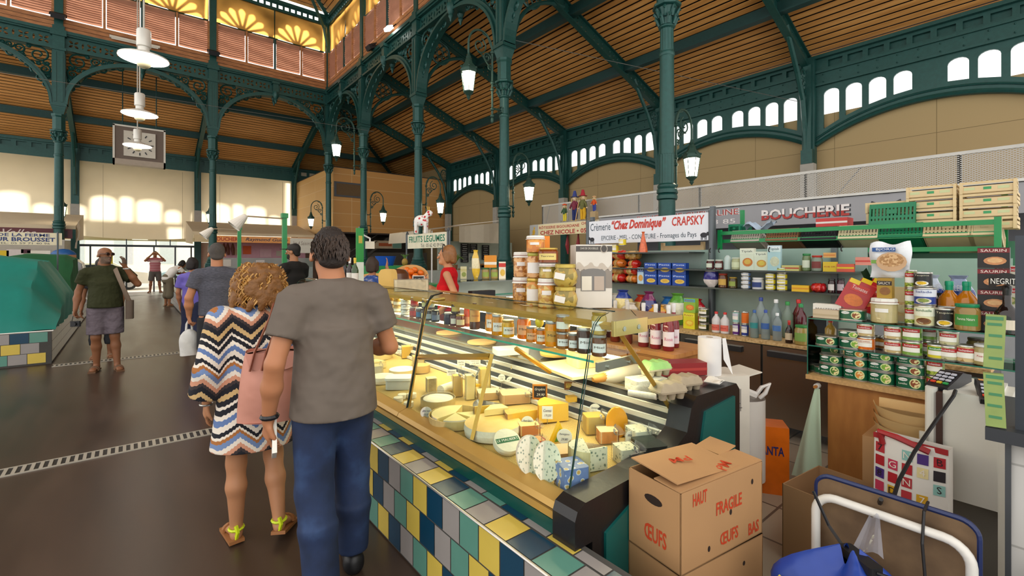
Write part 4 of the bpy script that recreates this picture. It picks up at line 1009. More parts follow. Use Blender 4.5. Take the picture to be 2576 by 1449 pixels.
rows=[(1268,1052,wedge(.15,.07,.75,CRUST,GRU,1),2.35,'film wrapped golden cheese wedge behind the gold ringed wheel'),(1352,1062,wedge(.16,.06,.6,CRUST,GRU,1),2.6,'film wrapped golden wedge below the slate price board'),(1330,1090,block(.09,.06,.045,mt('#e58a3c',.4),PASTE,1),-.5,'orange rinded soft cheese piece behind the small round price disc with the Port lettering'),(1345,1125,block(.07,.06,.035,mt('#dd5a26',.35),mt('#e9a060',.4),1),-.3,'bright orange wrapped cheese between the green labelled round and the blue half moons'),(1430,1058,wedge(.15,.085,1.0,mt('#d9962e',.5),PASTE_Y),2.2,'big golden cheese wedge behind the yellow triangular pack'),(1493,1084,block(.085,.075,.075,mt('#d9b55a',.5),PASTE_Y,1),-.55,'holey yellow cheese block below the left one of two round price discs'),(1605,1118,block(.075,.09,.07,BLUE,BLUE,1),-.4,'tall blue veined block below the oval price disc'),(1632,1148,block(.1,.12,.06,mt('#2e3230',.3,.3,.5,50),mt('#3a403c',.3,.3,.5,50)),-.45,'dark foil wrapped blue cheese at the near end of the case'),(1573,1160,block(.075,.08,.06,BLUE,BLUE,1),-.45,'small blue veined block in front of the dark foil'),(1528,1180,wedge(.11,.085,.8,mt('#e9e6da',.35,0,.2,40),BLUE,1),2.4,'white and green wrapped blue cheese wedge'),(1418,1150,block(.11,.1,.035,mt('#d8a36a',.5),mt('#e6bd88',.5),1),-.5,'flat pinkish cheese slab behind the half moons'),(1527,1108,block(.08,.07,.05,mt('#dd8a3a',.4,0,.5,40),mt('#e9d0a0',.4),1),-.6,'orange and white wrapped cheese in front of the golden half ball'),(1230,1000,block(.13,.1,.04,mt('#c8a468',.6),mt('#e6d6a6',.5),1),-.5,'flat wrapped cheese slab under the yellow slice'),(1182,1002,block(.05,.05,.135,PASTE,mt('#ead9a0',.5),1),-.4,'middle one of three tall pale cheese bars standing upright'),(1150,995,block(.05,.05,.12,mt('#dbb565',.5),PASTE_Y,1),-.4,'left one of three tall pale cheese bars standing upright'),(1218,985,block(.06,.06,.14,mt('#e4c777',.5),PASTE_Y,1),-.4,'right one of three tall pale cheese bars standing upright'),(1085,985,block(.06,.06,.085,TOMME,PASTE),-.3,'grey rinded square cheese behind the log'),(1295,1008,block(.16,.12,.05,mt('#cfa874',.6),mt('#dcc08c',.5),1),-.5,'large film wrapped cheese slab behind the golden wedges'),]
for px,py,k,rz,lb in rows:cheese('cheese_piece',lb,k,px,py,rz,sc=1.22)
m=MB();m.ball((0,0,.075),(.06,.06,.085),18);m.v=[(x,max(y,-.004),z)for x,y,z in m.v]
cheese('cheese_half','orange gold half ball of cheese under the right one of two round price discs',[('cheese',m.mesh('cheese',mt('#e09a26',.3,0,.08,6,coat=.4),True))],1552,1098,-.7)
YEL=mt('#e8b53c',.35,0,.05)
cheese('cheese_slice','triangular yellow slice lying on the wrapped slab left of the tall bars',wedge(.12,.018,.6,YEL,YEL),1212,990,2.4,dz=.05)
cheese('cheese_slice','small yellow cheese piece under the yellow tag, on the big golden wedge',block(.06,.05,.03,YEL,YEL),1437,1045,-.4,dz=.088)
m=MB();m.prism([(-.05,0),(.05,0),(.0,.11)],'y',-.02,.02);m2=MB();m2.prism([(-.03,.012),(.03,.012),(0,.08)],'y',-.023,-.0215)
cheese('cheese_pack','yellow triangular cheese pack with green print',[('pack',m.mesh('pack',mt('#e9b91e',.25))),('print',m2.mesh('print',mt('#5d8f2f',.4)))],1406,1112,-.5,'cheese pack')
m=MB();m.tube([(-.07,0,.035),(.07,0,.035)],.035,14);cheese('cheese_log','pale goat cheese log lying behind the plastic dome',[('cheese',m.mesh('cheese',RIND_W,True))],1125,988,.3)
GOAT=wheel(.032,.03,RIND_W,PASTE)
for i,(px,py,lb)in enumerate(((1012,1002,'small white goat cheese, left one of the four beside the plastic tub'),(1036,1000,'small white goat cheese, second of the four beside the plastic tub'),(1028,1022,'small white goat cheese lowest of the four beside the plastic tub'),(1002,1010,'flat goat cheese disc nearest the plastic tub'))):
 cheese('goat_cheese',lb,GOAT,px,py,i,group='goat cheeses by the tub')
m=MB();m.rbox((0,0,.035),(.2,.13,.07),.03);l_=MB();l_.rbox((0,0,.077),(.215,.145,.018),.034)
cheese('plastic_tub','translucent white plastic tub with lid among the cheeses',[('tub',m.mesh('tub',mt('#e6e9e2',.3,trans=.3),True)),('lid',l_.mesh('lid',mt('#edf0e8',.3),True))],1006,975,-.65,'tub')
far=[(985,880,wheel(.11,.06,TOMME,PASTE),0,'grey brown tomme wheel at the bottom of its pile'),(1025,898,block(.09,.08,.09,YEL,PASTE_Y,1),-.4,'bright yellow wrapped cheese block far along the case'),(972,925,wedge(.12,.05,1.2,RIND_W,PASTE,1),2.4,'white rinded wedge far along the case beside the man'),(962,960,wheel(.08,.04,RIND_W,PASTE,0),0,'green white soft cheese in film beside the grey t-shirt'),(1012,940,wheel(.09,.035,mt('#dcc58e',.6),PASTE,0,mt('#e8e6d8',.5,0,.2,40)),0,'flat round cheese in a veneer ring behind the plastic tub'),(955,900,wheel(.1,.09,mt('#e3cf94',.6),PASTE,1.2),1.2,'tall pale wheel cut open at the elbow of the grey shirted man'),(1060,935,wheel(.06,.05,mt('#c9a45c',.6),PASTE),0,'small brown rinded round in front of the joint of the glass panes'),(1052,918,block(.08,.07,.07,mt('#e0c98c',.5),PASTE_Y,1),-.3,'cheese stack of thin slices behind the gold post'),(945,940,block(.09,.08,.06,RIND_W,PASTE,1),-.3,'white cheese block against the grey t-shirt')]
for px,py,k,rz,lb in far:cheese('cheese_piece',lb,k,px,py,rz,sc=1.2)
cheese('round_cheese','speckled tomme wheel on top of its pile far along the case',wheel(.1,.075,TOMME,PASTE),985,880,0,dz=.062)
for px,py,r,l1,l2,lb,h in((1327,1085,.036,'Port Salut','20,00','white round price disc in front of the orange rinded cheese piece',.05),(1420,1125,.04,'Parmigiano','29,80','white round price disc reading 29,80',.055),(1497,1062,.033,'Emmental','15,50','white round price disc, left one of two above the black and white grille',.075),(1566,1062,.033,'Petit Bleu','16,20','white round price disc above the golden half ball',.085),(1608,1085,.038,'Roquefort','22,00','greyish round price disc on the tall blue veined block',.055),(1590,1125,.034,'Bleu','18,40','white round price disc in front of the blue veined blocks',.05),(1072,1058,.035,'Brie','13,50','white round price disc left of the veneer box of brie',.05),(1262,985,.026,'Comté','17,90','white round price disc left of the standing bottle',.1),(1283,985,.026,'Morbier','16,90','white round price disc in front of the standing bottle',.08),(1057,905,.026,'Tomme','14,00','white round price disc far along the case above the yellow block',.06)):
 p=deck(px,py);put('price_disc',lb,'price sign',disc_sign(r,l1,l2,'#3a3a5a',h),p,facecam(p),'round price discs')
for px,py,w_,h,l1,l2,base,fr,ink,lb,dz in((1358,1030,.085,.085,'Gruyère','29,90','#23242a','#c07a2c','#e9e9e0','slate price board in an orange wooden frame reading Gruyère',.04),(1377,1085,.06,.07,'Comté','19,50','#efece0','','#5a3a5a','white price card beside the yellow triangular pack',.04),(1434,1030,.062,.04,'Salers','24,50','#e2bd55','#8f5a28','#5a3a1a','yellow price tag on the small yellow piece',.1),(1136,975,.07,.045,'Bûche','13,80','#f1eee4','','#333344','white price card above the goat cheese log',.06),(1160,960,.06,.05,'Sainte Maure','14,50','#f1eee4','','#333344','white price card, middle one of three above the tall bars',.09),(1195,960,.085,.045,'Cantal jeune','12,90','#f1eee4','','#333344','white price card, right one of three above the tall bars',.1),(1085,893,.05,.06,'Brebis','24','#2a2b30','#a8703a','#e9e9e0','small slate board far along the case behind the gold post',.05),(1003,905,.05,.035,'Chèvre','3,50','#f1eee4','','#333344','small white price card beside the yellow block',.03),(950,905,.05,.035,'Vache','15','#f1eee4','','#333344','small white price card at the elbow of the grey shirted man',.03)):
 p=deck(px,py);p.z+=dz;put('price_card',lb,'price sign',card_sign(w_,h,l1,l2,base,fr,ink),p,facecam(p),'price cards among the cheeses')
p=deck(1288,978);put('bottle','small bottle of pale liquid standing among the cheeses before the grille','bottle',bottle(.026,.17,'#b59a4a','#c9b98e','#e9e3d0',.5),p,facecam(p))
def wt(px,py):return at(px,py,Z=.902)
BOARD=mt('#d9b479',.6,0,.1,8)
for px,py,r,lb in((1212,862,.12,'round wooden cutting board, larger one on the steel worktop'),(1130,838,.12,'round wooden cutting board far along the steel worktop')):
 m=MB();m.lathe([(r,0),(r,.012)],n=28);put('cutting_board',lb,'board',[('board',m.mesh('board',BOARD))],wt(px,py),0,'round boards on the worktop')
m=MB();m.box((0,0,.008),(.3,.42,.016));put('cutting_board','pale rectangular cutting board under the emmental block','board',[('board',m.mesh('board',mt('#e6d6a8',.5)))],wt(1440,930),-.2)
HOLES=ramp_mat('holey_cheese',[(.0,'#a97a35'),(.1,'#c99a4c'),(.16,'#e3c27c'),(1,'#ead09a')],14,'voronoi',.5)
put('cheese_piece','big square emmental block with holes standing under the shelf bracket','cheese',block(.2,.17,.09,HOLES,HOLES),wt(1466,930)+Vector((.06,.03,.018)),-.35)
put('round_cheese','round flat cheese on the pale cutting board','cheese',wheel(.1,.03,mt('#d9ac5a',.5),PASTE),wt(1405,908)+Vector((.06,.1,.018)),0)
m=MB();m.rbox((0,0,.02),(.25,.16,.04),.02);put('plastic_tray','white film wrapped tray behind the second gold post','tray',[('tray',m.mesh('tray',mt('#eae7de',.25),True))],wt(1285,888),-.4)
def egg_carton(top,bot):
 k=('egg',top,bot)
 if k in _K:return _K[k]
 b=MB()
 for i in range(3):
  for j in range(2):b.lathe([(.016,0),(.024,.035)],((i-1)*.05,(j-.5)*.05,0),10)
 b.rbox((0,0,.036),(.158,.108,.008),.02)
 l_=MB()
 def fn(u,v):
  x,y=u*2-1,v*2-1;e=max(abs(x),abs(y));s=min(1,(1-e)/.28)
  return(x*.078,y*.053,.04+.035*(s**.7)+.004*math.sin(9*x)*s)
 l_.grid(fn,14,12)
 _K[k]=[('tray',b.mesh('tray',mt(bot,.9,0,.08,30,.2),True)),('lid',l_.mesh('lid',mt(top,.9,0,.08,30,.2),True))]
 return _K[k]
for px,py,a,b,rz,lb in((1680,1000,'#a3957d','#978a73',-.35,'grey six egg carton nearest the black end of the case'),(1722,980,'#a3957d','#978a73',-.3,'grey six egg carton half behind the other grey one'),):
 put('egg_carton',lb,'egg carton',egg_carton(a,b),wt(px,py),rz,'grey egg cartons',sc=1.05)
m=MB();m.rbox((0,0,.03),(.2,.12,.06),.015);put('plastic_pack','clear plastic pack with orange label under the green egg carton','pack',[('pack',m.mesh('pack',mt('#d8d4c8',.2,0,.2,40,.3,coat=.5),True))],wt(1625,978),-.3)
put('egg_carton','light green egg carton on top of the clear plastic pack','egg carton',egg_carton('#9cc779','#b9ad90'),wt(1640,978)+Vector((.06,.02,.063)),-.3)
put('gift_box','dark red film wrapped box behind the egg cartons','box',carton(.30,.12,.075,'#8d1f22','#b03a34','','','#ffffff',.5),wt(1712,950)+Vector((.08,.06,0)),-.55)
m=MB();m.tube([(-.16,0,.028),(-.08,0,.028),(.1,0,.034),(.17,0,.03)],[.02,.04,.045,.03],12);b_=MB();b_.tube([(-.22,0,.026),(-.2,0,.028),(-.1,0,.03),(.1,0,.03)],[.012,.022,.027,.027],10)
put('baguette','baguette end poking out of a white paper bag on the worktop','bread',[('bread',b_.mesh('bread',mt('#b5792f',.6,0,.3,30,.2),True)),('paper_bag',m.mesh('paper_bag',mt('#cfc3ab',.7),True))],wt(1570,958)+Vector((.02,.02,0)),-.2)
m=MB();m.tube([(-.08,0,.015),(.06,0,.015)],.016,10);put('wrapped_roll','small paper wrapped roll lying on the edge of the worktop','roll',[('roll',m.mesh('roll',mt('#d9cdbc',.6,0,.3,60),True))],wt(1615,1003)+Vector((.02,0,0)),-1.2)
m=MB();m.grid(lambda u,v:((u-.5)*.12,(v-.5)*.09,.012+.008*math.sin(5*u)*math.cos(4*v)),6,6);m.box((.01,0,.006),(.1,.08,.006));put('receipt_paper','crumpled white till receipts lying on the black end panel','paper',[('paper',m.mesh('paper',PAPER))],(2.50,1.27,.912),.2)
def sj(px,py,parts,name,cat,lb,group=None,dz=0,X=1.74):
 p=at(px,900,X=X);p.z=1.138+dz
 return put(name,lb,cat,parts,p,facecam(p)+random.uniform(-.2,.2),group)
H_=[(1507,.036,.10,'#7a4420','#b8b8b8','#e6e4e2','dark honey jar at the near end of the shelf',0,1.72),(1470,.038,.125,'#4c2411','#b8b8b8','#e9e8ea','tall very dark honey jar with a white label',0,1.72),(1443,.029,.088,'#8a5526','#b8b8b8','#e6e4e2','small brown honey jar left of the tall dark one',0,1.72),(1416,.037,.085,'#a86c22','#b8b8b8','#e6e4e2','amber honey jar carrying another jar',0,1.72),(1388,.037,.135,'#e8a50c','#b8b8b8','#d7a04a','tall bright yellow honey jar',0,1.72),(1362,.03,.085,'#d9870f','#b8b8b8','#e5dccb','orange honey jar right of the twin one',0,1.72),(1337,.031,.085,'#d9870f','#b8b8b8','#e2b083','orange honey jar beside the tall orange one',0,1.72),(1318,.04,.13,'#d97a0b','#b8b8b8','#e5a878','tall orange honey jar with a gold lid',0,1.76),(1278,.037,.1,'#e2b714','#c9a94e','#e9e6d8','pale yellow honey jar, right one of the three',0,1.72),(1252,.038,.125,'#d99a0e','#b8b8b8','#e9e6e2','golden honey jar, middle one of the three',0,1.72),(1236,.038,.125,'#d99a0e','#b8b8b8','#e9e6e2','golden honey jar, left one of the three',0,1.78)]
for px,r,h,c,lid,lab,lb,dz,X in H_:sj(px,0,jar(r,h,c,lid,lab,'#5a4a3a','Miel'),'honey_jar','jar',lb,'honey jars on the glass shelf',dz,X)
sj(1507,0,jar(.036,.105,'#d9b95a','#c9a94e','#e6e4d8','#5a4a3a','Miel'),'honey_jar','jar','pale creamy honey jar stacked on the near end jar','honey jars on the glass shelf',.102,1.72)
sj(1416,0,jar(.037,.085,'#b5731e','#b8b8b8','#e6e4d8'),'honey_jar','jar','amber honey jar stacked on the other amber one','honey jars on the glass shelf',.087,1.72)
m=MB();m.ball((0,0,.03),(.024,.024,.032),12);m.tube([(0,0,.058),(0,0,.068)],.007,6);sj(1357,0,[('lemon',m.mesh('lemon',mt('#e3c81a',.4,0,.1,60,.2),True))],'lemon_bottle','bottle','plastic lemon juice squeezer standing on an orange honey jar',None,.087,1.72)
sj(1194,0,bottle(.034,.17,'#5a2a14','#ece8e0','#d9a35a',.8,'Ketchup','#8d1f1f',(.3,.75)),'sauce_bottle','bottle','brown squeezy sauce bottle with a cream label',None,0,1.74)
sj(1178,0,bottle(.03,.15,'#c9501c','#ece8e0','#e8a070',.8),'sauce_bottle','bottle','orange squeezy sauce bottle half behind the brown one',None,0,1.78)
JA=[(1158,'#8a3a16','#c9a94e','#d9c49a','marmalade jar with a gold lid next to the squeezy bottles'),(1143,'#5a0f14','#2a1a1a','#e9e2d4','dark red jam jar with a black lid'),(1128,'#241a3a','#d8d4d0','#2b2440','very dark jam jar with a pale lid'),(1095,'#1c1c2e','#1c1c1c','#5b6a86','black lidded jar behind the gold post'),(1080,'#2a2320','#e6e2da','#9fb0b8','white lidded dark jar behind the gold post'),(1068,'#31221a','#202020','#c9c48a','dark jar with a pale green label'),(1056,'#4d2a1e','#e6e2da','#2f6f9a','jar with a round blue label'),(1040,'#8d3b2a','#e9e4da','#b83a3a','jar with a round red label')]
for px,c,lid,lab,lb in JA:
 sj(px,0,jar(.031,.085,c,lid,lab),'jam_jar','jar',lb,'jam jars on the glass shelf',0,1.72)
 if px in(1143,1068,1080,1040):sj(px+3,0,jar(.031,.075,'#3a221a' if px!=1040 else '#a3542e','#c9a94e' if px==1143 else '#e9e4da','#c9b45a' if px==1143 else lab),'jam_jar','jar','jar stacked on the '+lb,'jam jars on the glass shelf',.087,1.72)
WT=tin(.042,.04,'','#e9e4d2','#e9e4d2','GOUT','#22222a')
for k in range(3):sj(1021,0,WT,'flat_tin','tin',['bottom','middle','top'][k]+' flat white tin of the pile of three','flat white tins',.042*k,1.74)
for i,px in enumerate((1000,985,968,955)):
 for k in range(3):sj(px,0,jar(.036,.055,('#c9a86a','#b98f52','#cdb680','#bfa25e')[i],'#c9a94e','#e6dcc0'),'pate_jar','jar','%s small gold lidded jar of the %s pile beyond the white flat tins'%(('bottom','middle','top')[k],('first','second','third','fourth')[i]),'small pate jars',.057*k,1.78)
RJ=None
def cj(px,parts,lb,dz=0,X=2.02,name='preserve_jar',group='big preserve jars on the canopy'):
 p=at(px,775,X=X);p.z=CTOP-.004+dz*.79
 return put(name,lb,'jar',parts,p,facecam(p)-.1,group,(.96,.96,.79)if parts is not RJ else.8)
L1=lumps(['#b0782c','#c9944a','#8f5a22','#b5813a'],'a',70);L2=lumps(['#c98a4a','#d9a56a','#a86a2e','#e0b27a'],'b',50);L3=lumps(['#c7a24a','#d6b96a','#b5832e','#d98f3a'],'c',35);L4=lumps(['#a98f3f','#c2a952','#8a7a35','#b7913c'],'d',30);L5=lumps(['#d98a2e','#c9772a','#e09f45'],'e',40)
LL='#efece6'
cj(1312,jar(.062,.22,L1,'',LL,'','',1),'tall preserve jar with cloth cover at the bottom left of the pile');cj(1312,jar(.056,.21,L2,'',LL,'','',1),'tall preserve jar with cloth cover standing on the bottom left one',.222)
cj(1344,jar(.055,.22,L3,'#c9a94e',LL),'tall jar of mixed vegetables at the bottom, second column',0,1.98);cj(1345,jar(.053,.2,L2,'#b5b04a',LL),'tall jar of beans in the middle of the second column',.222,1.98);cj(1347,jar(.06,.135,L5,'',LL,'','',1),'orange preserve jar with cloth cover at the very top of the pile',.424,1.98)
cj(1377,jar(.06,.225,L3,'',LL,'','',1),'tall preserve jar with cloth cover at the bottom, third column',0,1.96);cj(1378,jar(.055,.115,L4,'',LL,'','',1),'short preserve jar with cloth cover in the third column',.227,1.96);cj(1379,jar(.065,.115,'#a4521e','#c9a94e','#e2cc7a','#3a3a3a','Terrine'),'flat terrine jar with a wide yellow label on the third column',.344,1.96)
def round_jar():
 b=MB();b.lathe([(.055,0),(.085,.03),(.092,.075),(.082,.115),(.07,.13),(.07,.14)],n=22);l_=MB();l_.lathe([(.074,.138),(.076,.14),(.076,.162),(.072,.166)],n=22);t_=MB();t_.box((-.03,-.096,.08),(.075,.003,.045),M=Matrix.Rotation(.2,3,'Y'))
 return[('body',b.mesh('body',L4,True)),('lid',l_.mesh('lid',mt('#c2ab52',.3,.5),True)),('tag',t_.mesh('tag',PAPER))]
RJ=round_jar()
cj(1422,RJ,'round bellied jar of pickled vegetables, lower one of the pair',0,1.98);cj(1422,RJ,'round bellied jar of pickled vegetables, upper one of the pair',.168,1.98)
p=at(1358,640,X=2.1);m=MB();m.bb((-.03,-.002,0),(.03,.002,.115));put('price_card','orange card standing behind the top preserve jars','card',[('card',m.mesh('card',mt('#ee8a22',.5)))],(p.x+.05,p.y,CTOP+.33),facecam(p))
t=thing('wine_box','grey and white two bottle wine gift box with window','box',(2.20,1.90,CTOP-.002),-.62)
bw,bd,bh=.22,.17,.38
ZK=.38/.45
m=MB();m.bb((-bw/2,-bd/2,0),(bw/2,bd/2,bh));m.build('carton',mt('#dcd7cc',.5),t)
m=MB()
for sgn,a0,a1 in((0,-bw/2,bw/2),(1,-bd/2,bd/2)):
 def P3(u,z,e=.0012):return(u,-bd/2-e,z)if not sgn else(bw/2+e,u,z)
 n=18;random.seed(5+sgn)
 hz=[.30+.018*math.sin(i*1.1)+random.uniform(0,.012)for i in range(n+1)]
 us=[a0+(a1-a0)*i/n for i in range(n+1)]
 m.strip([P3(u,.27)for u in us],[P3(u,z)for u,z in zip(us,hz)],1)
 m.strip([P3(u,.0)if False else P3(u,.14)for u in us],[P3(u,.27+.01*math.sin(i*2.1))for i,u in enumerate(us)],0)if not sgn else m.strip([P3(u,.2,.0016)for u in us],[P3(u,.275+.01*math.sin(i*2.1),.0016)for i,u in enumerate(us)],0)
 m.quad(P3(a0,.4),P3(a1,.4),P3(a1,.44),P3(a0,.44),2)
 cx=a1-.05 if not sgn else a0+(a1-a0)*.6
 m.add([P3(cx+.022*math.cos(i*PI/7),.42+.03*math.sin(i*PI/7),.002)for i in range(14)],[tuple(range(14))],1)
 m.add([P3(cx+.018*math.cos(i*PI/7),.42+.024*math.sin(i*PI/7),.003)for i in range(14)],[tuple(range(14))],2)
m.quad((bw/2+.002,-.05,.2),(bw/2+.002,.065,.2),(bw/2+.002,.065,.26),(bw/2+.002,-.05,.26),3);m.quad((bw/2+.002,-.05,.14),(bw/2+.002,.0,.14),(bw/2+.002,.0,.197),(bw/2+.002,-.05,.197),4);m.quad((bw/2+.002,.005,.14),(bw/2+.002,.065,.14),(bw/2+.002,.065,.197),(bw/2+.002,.005,.197),5)
m.add([(bw/2+.002,-.03,.03),(bw/2+.002,.0,.02),(bw/2+.002,.01,.05),(bw/2+.002,.035,.06),(bw/2+.002,.03,.075),(bw/2+.002,-.0,.065),(bw/2+.002,-.03,.08)],[tuple(range(7))],2)
m.build('print',[mt('#8d847a',.5),mt('#c0b5a6',.5),mt('#4b4642',.5),mt('#6a5a6a',.5,0,.5,40),mt('#8a4a3a',.5,0,.4,60),mt('#9a6a55',.5,0,.5,60)],t)
m=MB();pts=[(-.08,.12),(.07,.12),(.07,.25)]+[(-.005+.075*math.cos(i*PI/8),.25+.03*math.sin(i*PI/8))for i in range(9)]+[(-.08,.25)]
m.add([(x,-bd/2-.003,z)for x,z in pts],[tuple(range(len(pts)))]);m.build('window',mt('#6a6660',.15,coat=.5),t)
m=MB()
for x,c in((-.045,0),(.03,1)):
 m.quad((x-.03,-bd/2-.004,.125),(x+.03,-bd/2-.004,.125),(x+.03,-bd/2-.004,.225),(x-.03,-bd/2-.004,.225),c)
m.build('wine_label',[mt('#e2dccb',.5),mt('#b9a99a',.5)],t)
fit_text(t,'CAVE DE CROUSEILLES',.11,.012,mt('#d9d4c8',.5),(-.03,-bd/2-.0022,.423),FACE_MY)
for o in t.children:
 if not o.name.startswith('carton'):o.scale.z*=.38/.45;o.location.z*=.38/.45
def halfwheel(r=.17,h=.19,cut=2.6):
 m=MB();pf=[(.0,0),(.82,0),(.97,.22),(1,.5),(.97,.78),(.8,.96),(.5,1),(0,1)]
 A=[cut+(2*PI-cut)*i/26 for i in range(27)];R=[[(r*a*math.cos(t),r*a*math.sin(t),h*b)for t in A]for a,b in pf]
 for k in range(len(pf)-1):m.strip(R[k],R[k+1],0)
 for e in(0,26):m.add([q[e]for q in R],[tuple(range(len(pf)))],1)
 return[('cheese',m.mesh('cheese',[mt('#5b3219',.3,0,.2,10,coat=.4),mt('#d8b05a',.5,0,.1,8)],True))]
HALF=halfwheel()
def ct(px,py,dz=0):return at(px,py,Z=CTOP+dz)
for px,py,rz,parts,lb in((985,716,2.0,HALF,'half wheel of dark rinded golden cheese on the far end of the canopy'),(1034,727,-.4,block(.30,.18,.10,mt('#d8c7a0',.3,0,.3,30),mt('#e7d9b4',.3),1),'film wrapped pale cheese slab beside the dark rinded half wheel')):
 put('cheese_piece',lb,'cheese',parts,(2.0,at(px,py,X=2.0).y,CTOP),rz)
m=MB();m.lathe([(.18,0),(.18,.015)],n=26);put('cutting_board','round wooden board under the dark rinded half wheel','board',[('board',m.mesh('board',BOARD))],(1.98,at(960,725,X=2.0).y+.12,CTOP-.004),0)
for px,g,cap,lab,lb in((868,'#1a1418','#c47a3c','#1f1a1a','left wine bottle with a copper cap beside the man in grey'),(880,'#2b1a1a','#e6e2da','#e9e4da','middle wine bottle with a white cap beside the man in grey'),(893,'#3c5a2c','#d9b52e','#e4e0d6','right wine bottle with a yellow cap beside the man in grey')):
 p=at(px,690,X=1.95);put('wine_bottle',lb,'bottle',bottle(.038,.31,g,cap,lab,.55),(p.x,p.y,CTOP-.008),facecam(p),'wine bottles at the far end of the canopy')
 # grocery stall: fridge counter, shelving
FX=4.45
t=thing('fridge_counter','stainless steel under-counter fridge with two doors and black handles','fridge',(0,0,0))
SS=mt('#a7a39c',.22,.95,.1,2.5,.25,bscale=2.2)
m=MB();m.bb((FX+.03,.35,.12),(5.15,4.4,.82));m.build('body',mt('#55524e',.4,.6),t)
for a,b in((1.12,1.80),(1.82,2.62),(2.64,3.4),(3.42,4.2)):
 m=MB();m.bb((FX,a,.12),(FX+.04,b,.81));d=m.build('door',SS,t)
 h=MB();h.rbox((FX-.015,(a+b)/2+.05,.745),(.04,(b-a)*.72,.05),.008);h.build('handle',BLACK,d)
m=MB();m.bb((FX-.01,.35,.82),(5.2,4.4,.85));m.build('worktop',ramp_mat('chip_board',[(.2,'#8a6a3c'),(.5,'#c3a06a'),(.8,'#dcc193')],45,rough=.7),t)
m=MB()
for y in(1.2,2.6,4.1):m.lathe([(.03,0),(.03,.12)],(FX+.1,y,0),10)
m.build('foot',BLACK,t)
t=thing('wall_shelving','steel uprights with two glass fronted grocery shelves above the counter','shelving',(0,0,0))
GRAYP=mt('#5c6266',.4,.5)
m=MB()
for y in(1.45,2.65,4.45):
 m.bb((5.17,y-.025,.85),(5.22,y+.025,2.2 if y>1.5 else 1.7))
m.build('upright',GRAYP,t)
for z,a,b in((1.27,1.2,4.4),(1.465,1.2,4.4),(1.66,2.75,4.4)):
 m=MB();m.bb((4.85,a,z),(5.2,b,z+.015));m.build('shelf',mt('#3c4240',.3,.3),t)
m=MB();m.bb((5.21,1.2,.85),(5.23,4.4,1.7));m.build('back_sheet',mt('#8fa39a',.35),t)
m=MB();m.bb((4.84,1.2,1.48),(4.846,2.6,1.70));m.build('glass_front',GLASS,t)
m=MB()
for y in(1.3,1.9,2.4,2.5):m.tube([(4.85,y,1.71),(4.83,y,1.69),(4.83,y,1.67),(4.85,y,1.665)],.006,5)
m.build('hook',BLACK,t)
def banner(name,lb,y0,y1,x,z0,z1,base):
 t=thing(name,lb,'sign',(x,(y0+y1)/2,0))
 m=MB();m.bb((-.008,(y0-y1)/2,z0),(.008,(y1-y0)/2,z1));m.build('board',mt(base,.4,0,.03),t)
 return t
t=banner('shop_sign','long white creamery banner with red and dark lettering between grey posts',2.66,4.47,5.14,1.81,2.13,'#e6e9f0')
RED,NAVY=mt('#c63424',.5),mt('#20394a',.5)
Lx=-.0095;B_=.9
fit_text(t,'Crèmerie',.36,.105,NAVY,(Lx,B_-.21,2.045),FACE_MX)
fit_text(t,'“Chez Dominique”',.84,.165,RED,(Lx,B_-.83,2.04),FACE_MX,shear=.35,bold=.04)
fit_text(t,'CRAPSKY',.42,.11,RED,(Lx,B_-1.54,2.05),FACE_MX,shear=.1,bold=.02)
fit_text(t,'EPICERIE - MIEL - CONFITURE - Fromages du Pays',1.42,.08,NAVY,(Lx,B_-.94,1.875),FACE_MX)
m=MB()
for y,s in((B_-.06,1),(B_-1.74,-1)):
 m.ball((Lx,y,1.87),(.002,.045,.03),10);m.ball((Lx,y+s*.05,1.885),(.002,.02,.022),8)
 for q in(-.03,-.015,.015,.03):m.box((Lx,y+q,1.835),(.003,.007,.04))
m.build('cow_drawing',mt('#2a2a30',.6),t)
m=MB()
for y in(-.925,.925):m.tube([(0,y,.86),(0,y,2.15)],.03,10)
m.build('post',GRAYP,t)
# goods on these shelves (front = -X)
RZ=-PI/2
def row(items,z,x,y0,gap=.01,j=.02):
 """items from far to near along -Y; each (width, name, category, parts, label[, dz])"""
 y=y0
 for it in items:
  w_=it[0];y-=w_/2
  put(it[1],it[4],it[2],it[3],(x+random.uniform(-j,j),y,z+(it[5]if len(it)>5 else 0)),RZ+random.uniform(-.12,.12),None,(1.05,1.05,1.18)if not(len(it)>5)and it[1]!='candy_pack' else 1)
  if not(len(it)>5 and it[5]):y-=w_/2+gap
  else:y+=w_/2
BR=['#c8241c','#d5301f','#c22a1a']
def bread(n,z,y0,what,seed):
 random.seed(seed)
 for i in range(n):
  c=('#c8241c','#b98c3e','#cf3320','#d3a257','#3a2a7a','#c8241c','#d9792a')[(i*3+seed)%7]
  w_=('red','golden','red','pale golden','violet','red','orange')[(i*3+seed)%7]
  lay=i%2;k=i//2
  lbl='%s loaf pack, %s layer, %s from the far end of the %s bread shelf'%(w_,('lower','upper')[lay],('first','second','third','fourth','fifth','sixth','seventh')[k],what)
  put('bread_pack',lbl,'bread',loaf_pack(.24,.075,c,('#c9a060','#d8b06a')[i%2],c),(5.0+random.uniform(-.03,.03),y0-.225*k,z+.105*lay),RZ+random.uniform(-.5,.5),'bread packs',sc=random.uniform(.85,1.05))
bread(8,1.48,4.28,'upper',1);bread(8,1.285,4.28,'lower',2)
PEN=carton(.17,.07,.13,'#16429a','#1c56b8','#e2c25a','Pasta','#e8eefc',.82,'#d9a93a')
for i in range(3):
 for k in range(2):put('pasta_box','%s blue pasta carton of the %s stack beside the grey post'%(('lower','upper')[k],('far','middle','near')[i]),'box',PEN,(4.93,3.28-.19*i,1.285+.132*k),RZ,'blue pasta cartons')
